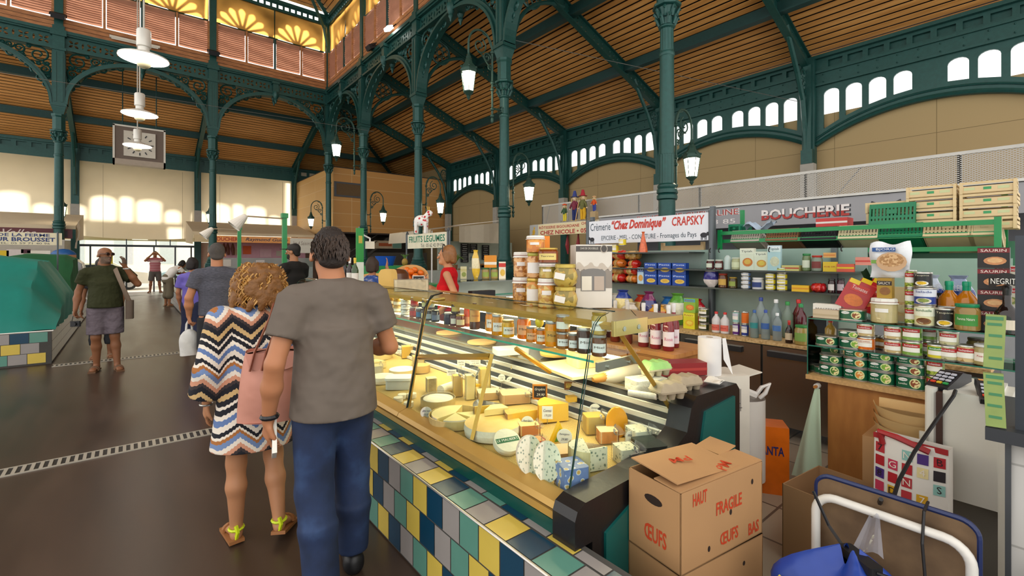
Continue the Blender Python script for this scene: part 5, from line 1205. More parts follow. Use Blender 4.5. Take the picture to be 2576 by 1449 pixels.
put('biscuit_box','pale blue biscuit carton left of the pasta cartons','box',carton(.09,.05,.2,'#bcd8ea','#2f62b0','#d9a04a','LU','#ffffff',.85),(4.93,3.43,1.285),RZ)
row([(.24,'candy_pack','pack',loaf_pack(.24,.07,'#2a52a6','#d9b06a',''),'blue film bun pack at the top of the bread rack'),(.1,'yellow_pot','tin',tin(.05,.09,'','#e7cf1f','#e9dfb0'),'lower yellow pot on top of the bread rack'),(.1,'yellow_pot','tin',tin(.05,.09,'','#e7cf1f','#e9dfb0'),'upper yellow pot on top of the bread rack',.091)],1.675,4.98,4.2,.03)
m=MB();m.lathe([(.055,0),(.05,.06),(.02,.2),(.014,.24),(.022,.26)],n=12);put('sweet_cone','tall orange cone shaped sweet bag on top of the bread rack','bag',[('bag',m.mesh('bag',mt('#d9602a',.3,0,.5,40,coat=.4),True))],(4.98,3.44,1.675),0)
up=[(.085,'jam_jar','jar',jar(.04,.09,'#6a1f22','#e6e2da','#e9e2d4'),'jam jar with white lid at the far end of the top shelf'),(.085,'jam_jar','jar',jar(.04,.09,'#7a2a22','#e6e2da','#e2d8d4'),'second jam jar from the far end of the top shelf'),(.07,'cream_tube','bottle',bottle(.033,.13,'#e3e6e8','#2a3a66','',.8),'white plastic bottle with navy cap on the top shelf'),(.09,'cream_jar','jar',jar(.045,.11,'#dfd4a6','#e9e2d4','#e9e2c0'),'cream coloured jar with a ribbed lid on the top shelf'),(.13,'flour_box','box',carton(.13,.06,.19,'#e8e2d2','#efe9da','#d9762a','Tipiak','#3a3a44',.85,'#e8b04a'),'larger white and orange carton on the top shelf'),(.12,'flour_box','box',carton(.12,.05,.16,'#e8e2d2','#efe9da','#d9963a','Tipiak','#3a3a44',.85,'#e8c04a'),'smaller white and orange carton on the top shelf'),(.12,'flour_box','box',carton(.11,.05,.21,'#b9d2dd','#e2ecef','#d9d0b8','Tipiak','#3a4a5a',.85),'pale blue carton at the middle of the top shelf'),(.16,'flat_box','box',carton(.15,.09,.045,'#d9c27a','#c63424','','','',.5),'flat cream and red carton on the top shelf'),(.07,'spice_jar','jar',jar(.035,.14,'#8f9a6a','#1f7a3a','#e9e2d4'),'spice jar with a green lid on the top shelf'),(.09,'spice_jar','jar',jar(.043,.125,'#a5a89a','#c9352a','#8a3a3a'),'spice jar with a red label on the top shelf'),(.09,'stock_box','box',carton(.09,.05,.045,'#e3a05a','#d9722a','','','',.5),'small orange carton lying on the red labelled spice jar',.127),(.1,'stock_box','box',carton(.1,.05,.075,'#e9b81c','','','KUB OR','#b3241c',.5),'yellow stock cube box with red lettering'),(.12,'stock_box','box',carton(.12,.05,.06,'#d9503a','#e9b81c','','','',.5),'red and yellow stock cube box under a pink one'),(.12,'stock_box','box',carton(.12,.05,.07,'#d98a7a','#c9443a','','','',.5),'pink stock cube box at the near end of the top shelf',.061)]
row(up,1.48,4.93,2.58)
BLU=tin(.046,.042,'','#6a8cc0','#dfe6ee','THON','#22407a');YT=tin(.046,.055,'','#e2d01c','#f0e57a','Thon','#7a6a1a')
mid=[(.17,'rusk_bag','bag',sack(.16,.1,.2,'#e3d8d2','#3a3a8a',3),'white and violet rusk bag at the far end of the middle shelf'),(.1,'tapenade_jar','jar',jar(.045,.13,'#6a3a1a','#8a2a1a','#c9a04a'),'brown jar beside the rusk bag on the middle shelf'),(.085,'tapenade_jar','jar',jar(.04,.1,'#5a4a1e','#c9a94e','#8fa04a'),'olive jar with a gold lid on the middle shelf')]
row(mid,1.285,4.93,2.62)
for k in range(4):put('tuna_tin','%s blue flat tin of the pile on the middle shelf'%('bottom','second','third','top')[k],'tin',BLU,(4.93,2.16,1.285+.043*k),RZ,'blue flat tins')
put('white_tub','white and navy tub right of the blue flat tins','tub',jar(.055,.12,'#e6e8ea','#e9e9e6','#2a3f7a'),(4.93,2.04,1.285),RZ)
for i in range(2):
 for k in range(3+i):put('tuna_tin','%s yellow tin of the %s pile on the middle shelf'%(('bottom','second','third','top')[k],('left','right')[i]),'tin',YT,(4.93,1.92-.105*i,1.285+.056*k),RZ,'yellow tins')
row([(.14,'flat_box','box',carton(.14,.08,.05,'#e6b81e','#d9901a','','','',.5),'flat yellow carton near the right end of the middle shelf'),(.13,'red_pack','pack',loaf_pack(.12,.045,'#b81f22','#cf3a2a',''),'shiny red packet on the middle shelf'),(.06,'spice_jar','jar',jar(.028,.11,'#3a1a1e','#2a2a2a','#d9d4cf'),'small dark jar at the near end of the middle shelf'),(.06,'spice_jar','jar',jar(.028,.115,'#4a1a2a','#1f1f22','#b9a9b0'),'last dark jar at the near end of the middle shelf')],1.285,4.93,1.72)
cz=.852
ct_=[(.13,'soup_pack','pack',carton(.12,.06,.2,'#d9c81c','#4d8f2a','#d9762a','Knorr','#b3241c',.85,'#e8963a'),'green and orange soup packet upper of its pair',.172),(.13,'soup_pack','pack',carton(.13,.07,.17,'#d9d01c','#e3dc3a','#e0b02a','Knorr','#b3241c',.85,'#f0d24a'),'yellow and green soup packet on the counter'),]
put('soup_pack',ct_[1][4],'pack',ct_[1][3],(4.62,2.60,cz),RZ);put('soup_pack','green topped soup packet on the yellow one','pack',carton(.13,.07,.15,'#8fb53a','#4aa0b0','#d9762a','Knorr','#b3241c',.85,'#e8963a'),(4.63,2.60,cz+.172),RZ)
BA=tin(.05,.075,'','#2a3318','#d9cf8a','Ba','#1a1a1a')
for k in range(3):put('dessert_tin','%s dark green tin of the pile of three on the counter'%('bottom','middle','top')[k],'tin',BA,(4.6,2.44,cz+.077*k),RZ,'dark green tins')
MB_=bottle(.042,.21,'#e9e4e2','#c8241c','#d96a5a',.62,'Mlait','#b3241c',(.12,.4))
for i,y in enumerate((2.3,2.21)):put('milk_bottle',('left','right')[i]+' white plastic milk bottle with a red cap','bottle',MB_,(4.58,y,cz),RZ,'white milk bottles')
cans=[('#8fc0b8','pale green drink can'),('#5a2a7a','violet drink can'),('#d96a1c','orange drink can'),('#2a3a8a','navy drink can')]
for i,(c,lb)in enumerate(cans):
 put('drink_can',lb+(' on top of another can' if i in(0,2)else ' standing on the counter'),'can',tin(.033,.115,'',c,'#c9c9d4' if i!=2 else '','Fanta' if i==2 else '','#1f2a6a'),(4.58,2.10-.085*(i//2),cz+(.117 if i in(0,2)else 0)),RZ,'drink cans')
wb_=[(1.92,'#9fc4c0','#2a5aa0','#2f8a8a',.26,.037,'small water bottle with a blue cap, left one'),(1.82,'#bcd0d4','#2a4aa0','#3a62a6',.27,.037,'small water bottle with a blue cap, middle one'),(1.72,'#c3cdd0','#e2e6e8','#4a74b0',.25,.037,'small water bottle with a white cap, right one')]
for y,g,cap,lab,h,r,lb in wb_:put('water_bottle',lb,'bottle',bottle(r,h,g,cap,lab,.66,'','#ffffff',(.35,.55),1),(4.56,y,cz),RZ,'water bottles on the counter')
for y,x,g,cap,h,lb,tr in((1.98,4.85,'#d9e2e4','#2a3f8a',.36,'tall clear bottle with a navy cap behind the small water bottles',1),(1.84,4.85,'#d4dfe0','#e6e6e6',.35,'tall clear bottle with a white cap behind the small water bottles',1),(1.72,4.8,'#a9c98f','#1f8a3a',.34,'tall pale green lemonade bottle with a green cap',1),(1.6,4.78,'#5a1420','#1f8a4a',.33,'dark red drink bottle with a green cap',0),(1.66,4.9,'#7a1f24','#c8241c',.36,'tall bottle with a red cap behind the lemonade',0)):
 put('drink_bottle',lb,'bottle',bottle(.048,h,g,cap,'',.62,'','',(.2,.5),tr),(x,y,cz),RZ,'tall drink bottles')
put('sauce_bottle','dark sauce bottle beside the glass case edge','bottle',bottle(.03,.2,'#2a1712','#b3241c','#c9b89a',.55),(4.5,1.60,cz),RZ);put('compote_jar','big compote jar with a green lid on the counter','jar',jar(.055,.17,'#b9a05a','#3a8a4a','#7aa04a'),(4.5,1.50,cz),RZ)
random.seed(11)
hp=[('#3a3a8a','#d9c86a','violet and yellow sweets bag'),('#c23a5a','#e9d8d0','pink sweets bag'),('#d9d4c8','#a9b8c0','clear film bag of pasta'),('#3a8a3a','#e0b02a','green and yellow salad bag'),('#2a3f8f','#e6d28a','navy crisps bag with yellow print'),('#c8452a','#e6c27a','red and cream rusks bag'),('#d9cfc0','#b8a98a','clear bag of puffed rice'),('#7a2a5a','#3a3a7a','plum coloured coffee bag'),('#2f6fb0','#d9b48a','blue and tan biscuit bag'),('#d9a03a','#b3541f','orange packet'),('#5a9a3a','#d9d9c0','green mesh topped bag'),('#b3202a','#d9c0b0','dark red packet')]
for i,(a,b,lb)in enumerate(hp):
 y=4.1-i*.125;x=4.58+.2*((i*7)%3)
 put('food_bag',lb+' in the heap of packets on the counter','bag',sack(.19,.13,.17+.05*((i*5)%3),a,b,i+1),(x,y,cz),RZ+random.uniform(-.5,.5),'bags heaped on the counter',sc=1.3)
hx=[(4.2,'#c23030','#e9d8a0','small red carton'),(4.05,'#e0c23a','#c8241c','small yellow carton'),(3.9,'#d9342a','#f0e0c0','flat red carton'),(3.7,'#c81f3a','#e9b0a0','crimson carton'),(3.5,'#8fc4e6','#2a62b0','light blue carton'),(3.3,'#e9e4d6','#3a7a5a','white and green carton'),(3.12,'#3a2418','#6a4a2a','brown carton')]
for y,a,b,lb in hx:put('grocery_box',lb+' at the back of the counter under the bread shelves','box',carton(.15,.08,.19,a,b,'#d9b06a','','',.75),(5.05,y,cz),RZ,'cartons at the back of the counter')
for i,y in enumerate((4.3,4.12,3.98,3.82,3.66)):put('oil_bottle','%s small golden bottle in the row at the back of the counter'%('farthest','second','third','fourth','nearest')[i],'bottle',bottle(.03,.2,('#a98f2a','#c2a83a','#b06a2a','#8a3a2a','#c9b45a')[i],'#c9352a','#e6dcc0',.5),(4.95,y,cz),RZ,'small golden bottles')
# wooden wine cabinet
t=thing('wine_cabinet','low light wood cabinet with rosé bottles on top','cabinet',(0,0,0))
WD=ramp_mat('beech',[(.3,'#b9793f'),(.7,'#cf9556')],5,rough=.45,stretch=(6,1,1))
m=MB();m.bb((2.78,1.68,0),(3.2,2.75,.94));m.build('body',WD,t);m=MB();m.rbox((2.98,2.215,.955),(.48,1.13,.03),.02);m.build('top',WD,t)
for a,b in((1.7,2.03),(2.05,2.38),(2.4,2.73)):
 m=MB();m.bb((2.765,a,.08),(2.78,b,.92));m.build('door',WD,t)
m=MB()
for a,b in((1.69,2.2),(2.22,2.73)):pass
ROSE=bottle(.038,.31,'#8f2630','#d9d9d9','#e9dfe4',.55,'Rosé','#c9608a',(.1,.42));ROS2=bottle(.038,.31,'#7f2f1c','#c9c4bc','#e9e4dc',.55,'Côtes','#4a3a3a',(.25,.55));RED_=bottle(.038,.31,'#5a1420','#1f1a1c','#ece8e0',.55,'Vin','#5a3a3a',(.15,.5));DK=bottle(.038,.31,'#17181c','#6a2028','#26262c',.55)
wl=[(2.84,1.76,ROSE,'rosé bottle with a silver cap, nearest of the front row'),(2.84,1.86,ROSE,'rosé bottle with a silver cap, second of the front row'),(2.84,1.96,ROSE,'rosé bottle with a silver cap, third of the front row'),(2.84,2.10,ROS2,'amber rosé bottle with a square white label, right of its pair'),(2.84,2.21,ROS2,'amber rosé bottle with a square white label, left of its pair'),(2.84,2.34,DK,'black bottle with a dark label and red cap'),(2.84,2.45,RED_,'red wine bottle with a white label, right of its pair'),(2.84,2.55,RED_,'red wine bottle with a white label, left of its pair'),(2.97,1.8,ROSE,'rosé bottle in the second row behind the nearest one'),(2.97,1.92,RED_,'red wine bottle in the second row near end'),(2.97,2.05,RED_,'red wine bottle in the middle of the second row'),(2.97,2.2,ROS2,'amber rosé bottle in the second row'),(2.97,2.36,RED_,'red wine bottle at the far end of the second row')]
for x,y,k,lb in wl:put('wine_bottle',lb,'bottle',k,(x,y,.972),facecam((x,y)),'bottles on the wine cabinet')
# bits behind the case end
t=thing('carton_box','open printed white carton standing behind the egg cartons, paper roll on it','box',(2.95,1.48,0),-.5)
m=MB();m.bb((-.15,-.12,0),(.15,.12,.86));m.box((-.17,0,.855),(.1,.22,.006),M=Matrix.Rotation(.3,3,'Y'));m.box((.19,0,.86),(.12,.22,.006),M=Matrix.Rotation(-.2,3,'Y'));m.build('carton',mt('#e3dccd',.6),t)
m=MB()
for i in range(6):m.box((-.09+.035*i,-.122,.72+.02*math.sin(i*2)),(.003,.002,.14));m.box((0,-.122,.66+.028*i),(.19-.02*i,.002,.004))
m.build('print',mt('#6a6460',.6),t)
m=MB();m.lathe([(.022,0),(.07,0),(.07,.235),(.022,.235)],n=26,cap=False);m.lathe([(.022,.235),(.022,.0)],n=14,mi=1,cap=False);s=MB();s.grid(lambda u,v:(.06+.03*u+.05*v*u,-.045-.01*v,.23-.24*v*(.55+.45*u)-.0*u),6,8)
put('paper_towel_roll','white kitchen paper roll with a loose sheet hanging off','paper roll',[('roll',m.mesh('roll',[mt('#f1efec',.8),mt('#b9a58a',.8)],True)),('loose_sheet',s.mesh('loose_sheet',mt('#f1efec',.8),True))],(2.86,1.48,.862),-.3)
m=MB();m.grid(lambda u,v:(.13*math.cos(2*PI*u)*(1+.06*math.sin(6*PI*u)),.1*math.sin(2*PI*u),.55*v),20,8);h=MB();h.tube([(-.1,0,.55),(-.11,-.02,.62),(-.03,-.03,.6),(.04,-.02,.57)],[.03,.025,.03,.03],8);h.tube([(.06,0,.55),(.1,-.02,.62),(.16,-.02,.64),(.13,-.02,.58),(.1,0,.54)],.014,8)
put('carrier_bag','white carrier bag with knotted handles behind the black case end','bag',[('bag',m.mesh('bag',mt('#e2ddd5',.5,0,.06,8,.3),True)),('handle',h.mesh('handle',mt('#e9e5df',.4),True))],(3.25,1.42,.1),-.5)
t=thing('drink_multipack','orange drink multipack standing on the floor behind the egg boxes','pack',(3.42,1.35,0),-1.0)
m=MB();m.bb((-.11,-.09,0),(.11,.09,.46));m.build('pack',mt('#d96a14',.3,0,.35,8),t);fit_text(t,'FANTA',.16,.06,mt('#1c2a66',.4),(0,-.092,.3),FACE_MY,bold=.02)
m=MB();m.ball((0,0,.0),(.09,.07,.07),12);put('orange_bag','bag of orange vegetables peeping out behind the carrier bag','bag',[('bag',m.mesh('bag',mt('#d9661c',.35,0,.4,30,.3),True))],(3.33,1.52,.66))
# egg boxes
REDP=mt('#c9431f',.6)
def egg_box(z,Hh,top):
 t=thing('egg_box','brown cardboard egg box with red FRAGILE print and open flaps, on top of its stack' if top else 'brown cardboard egg box underneath the one with open flaps','box',(1.858,1.019,z),-.138 if top else-.15)
 W,D_=.531,.261
 m=MB();m.bb((-W/2,-D_/2,0),(W/2,D_/2,.004))
 for a,b in(((-W/2,-D_/2,0),(W/2,-D_/2+.005,Hh)),((-W/2,D_/2-.005,0),(W/2,D_/2,Hh)),((-W/2,-D_/2,0),(-W/2+.005,D_/2,Hh)),((W/2-.005,-D_/2,0),(W/2,D_/2,Hh))):m.bb(a,b)
 m.build('carton',CARD,t)
 hm=MB()
 if top:
  hm.add([(-W/2-.001,.0+.045*math.cos(a)*(1),Hh*.74+.018*math.sin(a))for a in[2*PI*i/14 for i in range(14)]],[tuple(range(14))])
  for x,z_ in((.19,Hh*.78),(.04,Hh*.5),(-.1,Hh*.16)):hm.add([(x+.008*math.cos(a),-D_/2-.001,z_+.012*math.sin(a))for a in[2*PI*i/10 for i in range(10)]],[tuple(range(10))])
  hm.build('hand_hole',mt('#2a1a10',.9),t)
  for fl,dims,rot in(((-.06,.01,Hh+.022),(W-.14,.235,.005),(.06,.05,0)),((0,-.066,Hh+.006),(W,.125,.005),(.03,0,0)),((.215,.06,Hh+.013),(.11,.13,.005),(0,-.18,0))):
   f=MB();f.box((0,0,0),dims);f.build('flap',CARD,t,loc=fl,rot=rot)
  fit_text(t,'PM',.09,.05,REDP,(-.08,.02,Hh+.033),(.06,.05,PI*.9),bold=.01);fit_text(t,'PM',.09,.045,REDP,(.06,-.085,Hh+.0145),(.03,0,.35),bold=.01)
  for tx,x,z_,w_,h in(('HAUT',-.155,.86,.085,.05),('FRAGILE',.03,.62,.17,.052),('ŒUFS',.03,.2,.12,.05),('BAS',.2,.14,.075,.05)):
   fit_text(t,tx,w_,h,REDP,(x,-D_/2-.0015,Hh*z_),FACE_MY,bold=.02)
  fit_text(t,'ŒUFS',.11,.065,REDP,(-W/2-.0015,-.01,Hh*.3),FACE_MX,bold=.02)
 else:
  f=MB();f.bb((-W/2,-D_/2,Hh-.004),(W/2,D_/2,Hh));f.build('flap',CARD,t)
  hm.add([(.13+.008*math.cos(a),-D_/2-.001,Hh*.8+.01*math.sin(a))for a in[2*PI*i/10 for i in range(10)]],[tuple(range(10))]);hm.build('hand_hole',mt('#2a1a10',.9),t)
egg_box(0.006,.412,0);egg_box(.42,.305,1)
# tin rack on the plywood counter
TX=3.6
def Yp(px,x):return at(px,900,X=x).y
t=thing('tin_rack','plywood counter with glass shelves holding the green tins','counter',(0,0,0))
PLY=ramp_mat('plywood',[(.3,'#a3682f'),(.7,'#b87c3c')],4,rough=.5,stretch=(4,4,1))
m=MB();m.bb((TX-.02,.1,.775),(TX+.55,1.17,.805));m.build('top',mt('#c39a63',.6,0,.3,60),t)
m=MB();m.bb((TX+.02,.1,0),(TX+.05,1.05,.775));m.bb((TX+.05,1.02,0),(TX+.5,1.05,.775));m.build('panel',PLY,t)
SHZ=(1.0,1.185)
for z in SHZ:
 m=MB();m.bb((TX+.0,.1,z),(TX+.45,1.16,z+.008));m.bb((TX-.002,.1,z),(TX,1.16,z+.008),1);m.build('glass_shelf',[GLASS,mt('#2c6d5a',.15)],t)
m=MB();m.bb((TX-.004,1.16,.805),(TX+.45,1.166,1.195));m.bb((TX-.006,1.16,.805),(TX-.003,1.166,1.195),1);m.build('glass_side',[GLASS,mt('#2c6d5a',.15)],t)
m=MB();m.tube([(TX+.0,1.1,.74),(TX-.04,1.1,.74)],.018,10,1);m.tube([(TX-.0,1.1,.74),(TX-.07,1.1,.74)],.01,8);m.build('peg',[mt('#b0712f',.5),mt('#c9c9c4',.3)],t)
m=MB();m.grid(lambda u,v:(TX-.05-.02*math.sin(9*u+3*v)*v-.05*v,1.09+.03*(1-v)*(u-.5)+(.16*u-.04)*v*1.2,.73-.62*v),12,10)
put('hanging_cloth','pale green tea towel hanging from the peg at the plywood panel','cloth',[('hanging_cloth',m.mesh('hanging_cloth',mt('#b9cdb2',.9,0,.06),True))],(0,0,0))
GB,CA,PE,LE='#4f7f33','#d98a3a','#7fae3c','#8a4a2a'
col_lab=('leftmost','second','third','fourth')
for c,(y,pic,tx)in enumerate(((Yp(2093,3.69),GB,'Haricots Verts'),(Yp(2155,3.69),CA,'Petits Pois'),(Yp(2219,3.69),PE,'Petits Pois'),(Yp(2291,3.69),LE,'Lentilles'))):
 z=.806
 for k,(w_,h)in enumerate(((.135,.083),(.132,.062),(.125,.055))if c else((.135,.083),(.13,.06))):
  put('vegetable_tin','%s oval green tin of the %s stack on the plywood counter'%(('bottom','middle','top')[k],col_lab[c]),'tin',oval_tin(w_,h,pic,tx),(TX+.09,y,z),RZ,'oval green vegetable tins');z+=h+.001
for y,lb in((1.12,'small oval green tin at the left end of the plywood counter'),):put('vegetable_tin',lb,'tin',oval_tin(.08,.05,GB),(TX+.12,y,.806),RZ+.5)
for y,z,k in((1.09,.806,0),(1.09,.868,1),(1.09,.93,2)):put('vegetable_tin','%s oval green tin of the stack behind the leftmost one'%('bottom','middle','top')[k],'tin',oval_tin(.12,.06,GB),(TX+.25,y,z),RZ,'oval green vegetable tins')
for k in range(2):put('vegetable_tin','%s oval green tin behind the gap between third and fourth stacks'%('lower','upper')[k],'tin',oval_tin(.13,.08,PE),(TX+.25,Yp(2252,3.85),.806+.082*k),RZ,'oval green vegetable tins')
PEAS=lumps(['#7f9a2c','#a9b84a','#66801f','#b9c46a'],'peas',110);BEAN=lumps(['#d9c69a','#c7ae7a','#e6d9b5','#b59a66'],'beans',60);GRE=lumps(['#5a8a2f','#7fa84a','#436f22','#8fb55f'],'green',40);MUSH=lumps(['#c2a06a','#d9bd8a','#a98550'],'mush',40);CARR=lumps(['#e07a1f','#d96a14','#ee953a'],'carr',40);SAL=lumps(['#a9a77a','#c4bf95','#8f9062'],'sal',45)
PT=tin(.05,.115,'',PEAS,'#b8232a','Rochambeau')
for k in range(2):put('pea_tin','%s big pea tin with a red label at the right end of the oval tins'%('lower','upper')[k],'tin',PT,(TX+.09,Yp(2353,3.69),.806+.1*k),RZ,'big pea tins',sc=.86)
zz=SHZ[0]+.009
for y,w_,h,pic,z,lb in((1.07,.13,.065,LE,zz,'oval green tin at the left end of the middle glass shelf'),(.93,.13,.065,PE,zz,'lower oval green tin of the pair on the middle glass shelf'),(.94,.125,.05,PE,zz+.067,'upper oval green tin of the pair on the middle glass shelf')):
 put('vegetable_tin',lb,'tin',oval_tin(w_,h,pic,'')if z==zz else oval_tin(w_,h,pic),(TX+.09,y,z),RZ,'oval green vegetable tins')
CT={'bean':tin(.049,.085,'',BEAN,'#b8232a','Rochambeau'),'carrot':tin(.05,.085,'',CARR,'#efe6d8','Carottes','#b3541f'),'green':tin(.05,.09,'',GRE,'#b8232a','Rochambeau'),'mush':tin(.047,.1,'',MUSH,'#b8232a','Rochambeau'),'sal':tin(.045,.085,'',SAL,'#b8232a','Rochambeau'),'bond':tin(.042,.085,'','#d9c92a','#3a8a3a','Bonduelle')}
for kd,y,z,lb in(('carrot',Yp(2178,3.67),zz,'carrot tin below the bean tin on the middle glass shelf'),('bean',Yp(2178,3.67),zz+.086,'bean tin on top of the carrot tin'),('bean',Yp(2248,3.67),zz,'lower bean tin of the next stack right of the carrots'),('bean',Yp(2248,3.67),zz+.086,'upper bean tin of the next stack right of the carrots'),('green',Yp(2295,3.67),zz,'lower green bean tin of the stack in the middle of the shelf'),('green',Yp(2295,3.67),zz+.091,'upper green bean tin of the stack in the middle of the shelf'),('bond',Yp(2356,3.67),zz,'yellow and green tin beside the second green bean stack'),('sal',Yp(2387,3.67),zz,'lower pale bean tin near the right end of the middle shelf'),('sal',Yp(2387,3.67),zz+.086,'upper pale bean tin near the right end of the middle shelf'),('mush',Yp(2432,3.67),zz,'mushroom tin at the right end of the middle shelf')):
 put('vegetable_tin',lb,'tin',CT[kd],(TX+.07,y,z),RZ,'round vegetable tins')
for k in range(2):put('vegetable_tin','%s green bean tin of the stack set back on the shelf'%('lower','upper')[k],'tin',CT['green'],(TX+.18,Yp(2335,3.78),zz+.091*k),RZ,'round vegetable tins')
for y in(.84,.78):put('conserve_tin','brown sided tin %s behind the carrot tin'%('just' if y>.8 else 'second'),'tin',tin(.045,.08,'','#8a5a20','#c98a2a'),(TX+.2,y,zz),RZ)
put('asparagus_jar','jar of pale asparagus with a white lid at the right end of the middle shelf','jar',jar(.05,.115,'#c2b27a','#d9d9d6','#efe6d8','#b8232a','Asperges'),(TX+.06,Yp(2479,3.66),zz),RZ);put('asparagus_jar','dark lidded jar behind the mushroom tin','jar',jar(.045,.13,'#8a7a4a','#4a4038'),(TX+.2,Yp(2458,3.8),zz),RZ)
put('juice_bottle','small juice bottle with a red cap behind the glass on the middle shelf','bottle',bottle(.035,.15,'#c9a24a','#d9352a','',.6),(TX+.25,1.1,zz),RZ)
zt=SHZ[1]+.009
put('vegetable_tin','single oval green tin on the top glass shelf','tin',oval_tin(.14,.07,LE),(TX+.1,.93,zt),RZ)
put('starch_box','white starch box lying behind a tan box','box',carton(.17,.06,.085,'#e9e6dc','#efece2','','MAIZENA','#22222a',.6),(TX+.2,1.1,zt),RZ);put('egg_pack','low tan pack with bottle caps showing on the top glass shelf','box',carton(.15,.08,.055,'#c9b79a','#b8a585','','','',.4),(TX+.08,1.07,zt),RZ)
put('honey_jar','big jar of creamy white honey with a cloth cover on the glass shelf','jar',jar(.068,.155,'#dccd95','','#efece6','','',1),(TX+.08,Yp(2224,3.68),zt),RZ)
for k,(y,x,rz)in enumerate(((.98,TX+.18,.25),(.92,TX+.21,.32),(.86,TX+.24,.4))):
 m=MB();m.box((0,0,.1),(.16,.012,.2));m2=MB();m2.box((0,-.0072,.155),(.1,.001,.05));ellipse(m2,-.0075,.0,.07,.055,.04,1);m3=MB();m3.box((-.045,-.0073,.19),(.06,.001,.03))
 o=put('soup_sachet','%s red soup sachet leaning in the tray'%('front','middle','rear')[k],'sachet',[('sachet',m.mesh('sachet',mt('#b3191e',.25))),('print',m2.mesh('print',[mt('#c9342a',.4),mt('#d9742a',.4,0,.3,60)]),[('lettering',flat_text('Tomates',-.0072,0,.155,.09,.025,mt('#f2e6e0',.5)))]),('flash',m3.mesh('flash',mt('#e9c81c',.3)))],(x,y,zt+.06),0,'red soup sachets')
 o.rotation_euler=(-.15,.45,RZ+rz)
m=MB();m.tube([(-.13,-.06,.0),(.13,-.06,.0),(.13,.1,.0),(-.13,.1,.0)],.004,4,closed=True);m.bb((-.13,-.06,0),(.13,.1,.004));m.bb((-.13,-.062,0),(.13,-.06,.05))
put('clear_tray','clear plastic tray holding the red sachets','tray',[('tray',m.mesh('tray',WRAP))],(TX+.2,.93,zt+.002),RZ)
random.seed(4);m=MB()
for i in range(26):
 a,r=random.uniform(0,6.28),random.uniform(.02,.15)
 x,y,z=r*math.cos(a),r*math.sin(a),random.uniform(.02,.25)
 m.grid(lambda u,v:(x+.09*(u-.5)*math.cos(a)-.05*(v-.5)*math.sin(a),y+.09*(u-.5)*math.sin(a)+.05*(v-.5)*math.cos(a),z+.09*u+.02*math.sin(7*v+i)),3,3)
put('leek_bunch','bunch of dark green leek leaves behind the red sachets','vegetables',[('leaves',m.mesh('leaves',mt('#2f5236',.6,0,.4,20),True))],(TX+.38,.9,zt))
def label_card(w_,d,h,base,parts):pass
ABX=TX+.06
put('potato_box','red and cream mashed potato box','box',carton(.13,.05,.22,'#e6d3a0','#c63438','#e3c98a','MOUSLINE','#c63438',.45,'#f0e0b0'),(TX+.26,Yp(2268,3.86),zt),RZ)
put('oil_tin','tall gold and black tin carton on the creamy honey jar','box',carton(.075,.07,.125,'#a98426','#2a1c14','#8a5a2a','SAUCY','#efe6d8',.75),(TX+.08,Yp(2228,3.68),zt+.157),RZ)
def pillow(w_,d,h):
 m=MB()
 for sg in(-1,1):m.grid(lambda u,v:((u-.5)*w_*(1+.06*math.sin(7*v+3)),sg*d/2*(max(0,math.sin(PI*u)*math.sin(PI*v))**.5)+.012*math.sin(9*u+5*v),v*h+.012*math.sin(8*u)*v),14,14)
 return m.mesh('bag',mt('#dfe2e6',.35,0,.05,20,.3),True)
o=put('flake_bag','crumpled white oat flake bag standing on the gold tin','bag',[('bag',pillow(.2,.07,.22)),('print',(lambda m:(ellipse(m,-.05,.01,.1,.075,.06,0),ellipse(m,-.051,.01,.11,.06,.04,1),m.quad((-.085,-.049,.165),(.03,-.049,.165),(.03,-.049,.19),(-.085,-.049,.19),2),m.quad((-.09,-.049,.09),(-.05,-.049,.09),(-.05,-.049,.112),(-.09,-.049,.112),3),m.mesh('print',[mt('#c9a27a',.5),lumps(['#b98a55','#a5763f','#d3ab78'],'oat',90),mt('#1f4f8f',.5),mt('#6f9a3f',.5)]))[-1])(MB()),[('lettering',flat_text('BJORG',-.0485,-.02,.1775,.09,.018,mt('#eef2f6',.5)))])],(TX+.1,.735,zt+.284),RZ+.1)
FL=tin(.03,.11,'',PEAS,'#b8232a','Flageolets')
for k in range(3):put('pea_jar','%s tall green pea tin of the stack between the potato box and the large tins'%('bottom','middle','top')[k],'tin',FL,(TX+.12,Yp(2291,3.72),zt+.112*k),RZ,'narrow pea tins',sc=(1,1,1))
def big_tin(nm,lb,y,z,r,h,base,band,tx,ink,pic,pic2,X=None):
 pm=MB();
 def cell(cx,cz,rx,rz,mi):pm.add([((r+.002+.0004*mi)*math.cos(-PI/2+(cx+rx*math.cos(a))/r),(r+.002+.0004*mi)*math.sin(-PI/2+(cx+rx*math.cos(a))/r),cz+rz*math.sin(a))for a in[2*PI*i/14 for i in range(14)]],[tuple(range(14))],mi)
 cell(0,h*.27,r*.72,h*.16,0);cell(0,h*.29,r*.5,h*.1,1)
 ps=tin(r,h,'',base)+[('picture',pm.mesh('picture',[mt(pic,.4),mt(pic2,.4,0,.25,60)])),('lettering',curved_text(tx,r,h*.78,r*1.5,h*.12,mt(ink,.5)))]
 if band:m=arcband(r,h*.5,h*.9,1.5,lift=.0008);ps.append(('band',m.mesh('band',mt(band,.4))))
 return put(nm,lb,'tin',ps,(X or TX+.08,y,z),RZ)
big_tin('bean_tin','large lentil tin with a cream label on the glass shelf',Yp(2327,3.68),zt,.05,.125,'#e6dfae','#eef0d8','Bonduelle','#2f6a3a','#8a5a2a','#6a3f1c')
big_tin('salad_tin','blue and white salad tin standing on the lentil tin',Yp(2327,3.68),zt+.126,.052,.105,'#27408f','#dfe3ee','Salade','#2a3f8a','#d9d2c0','#8a9a4a')
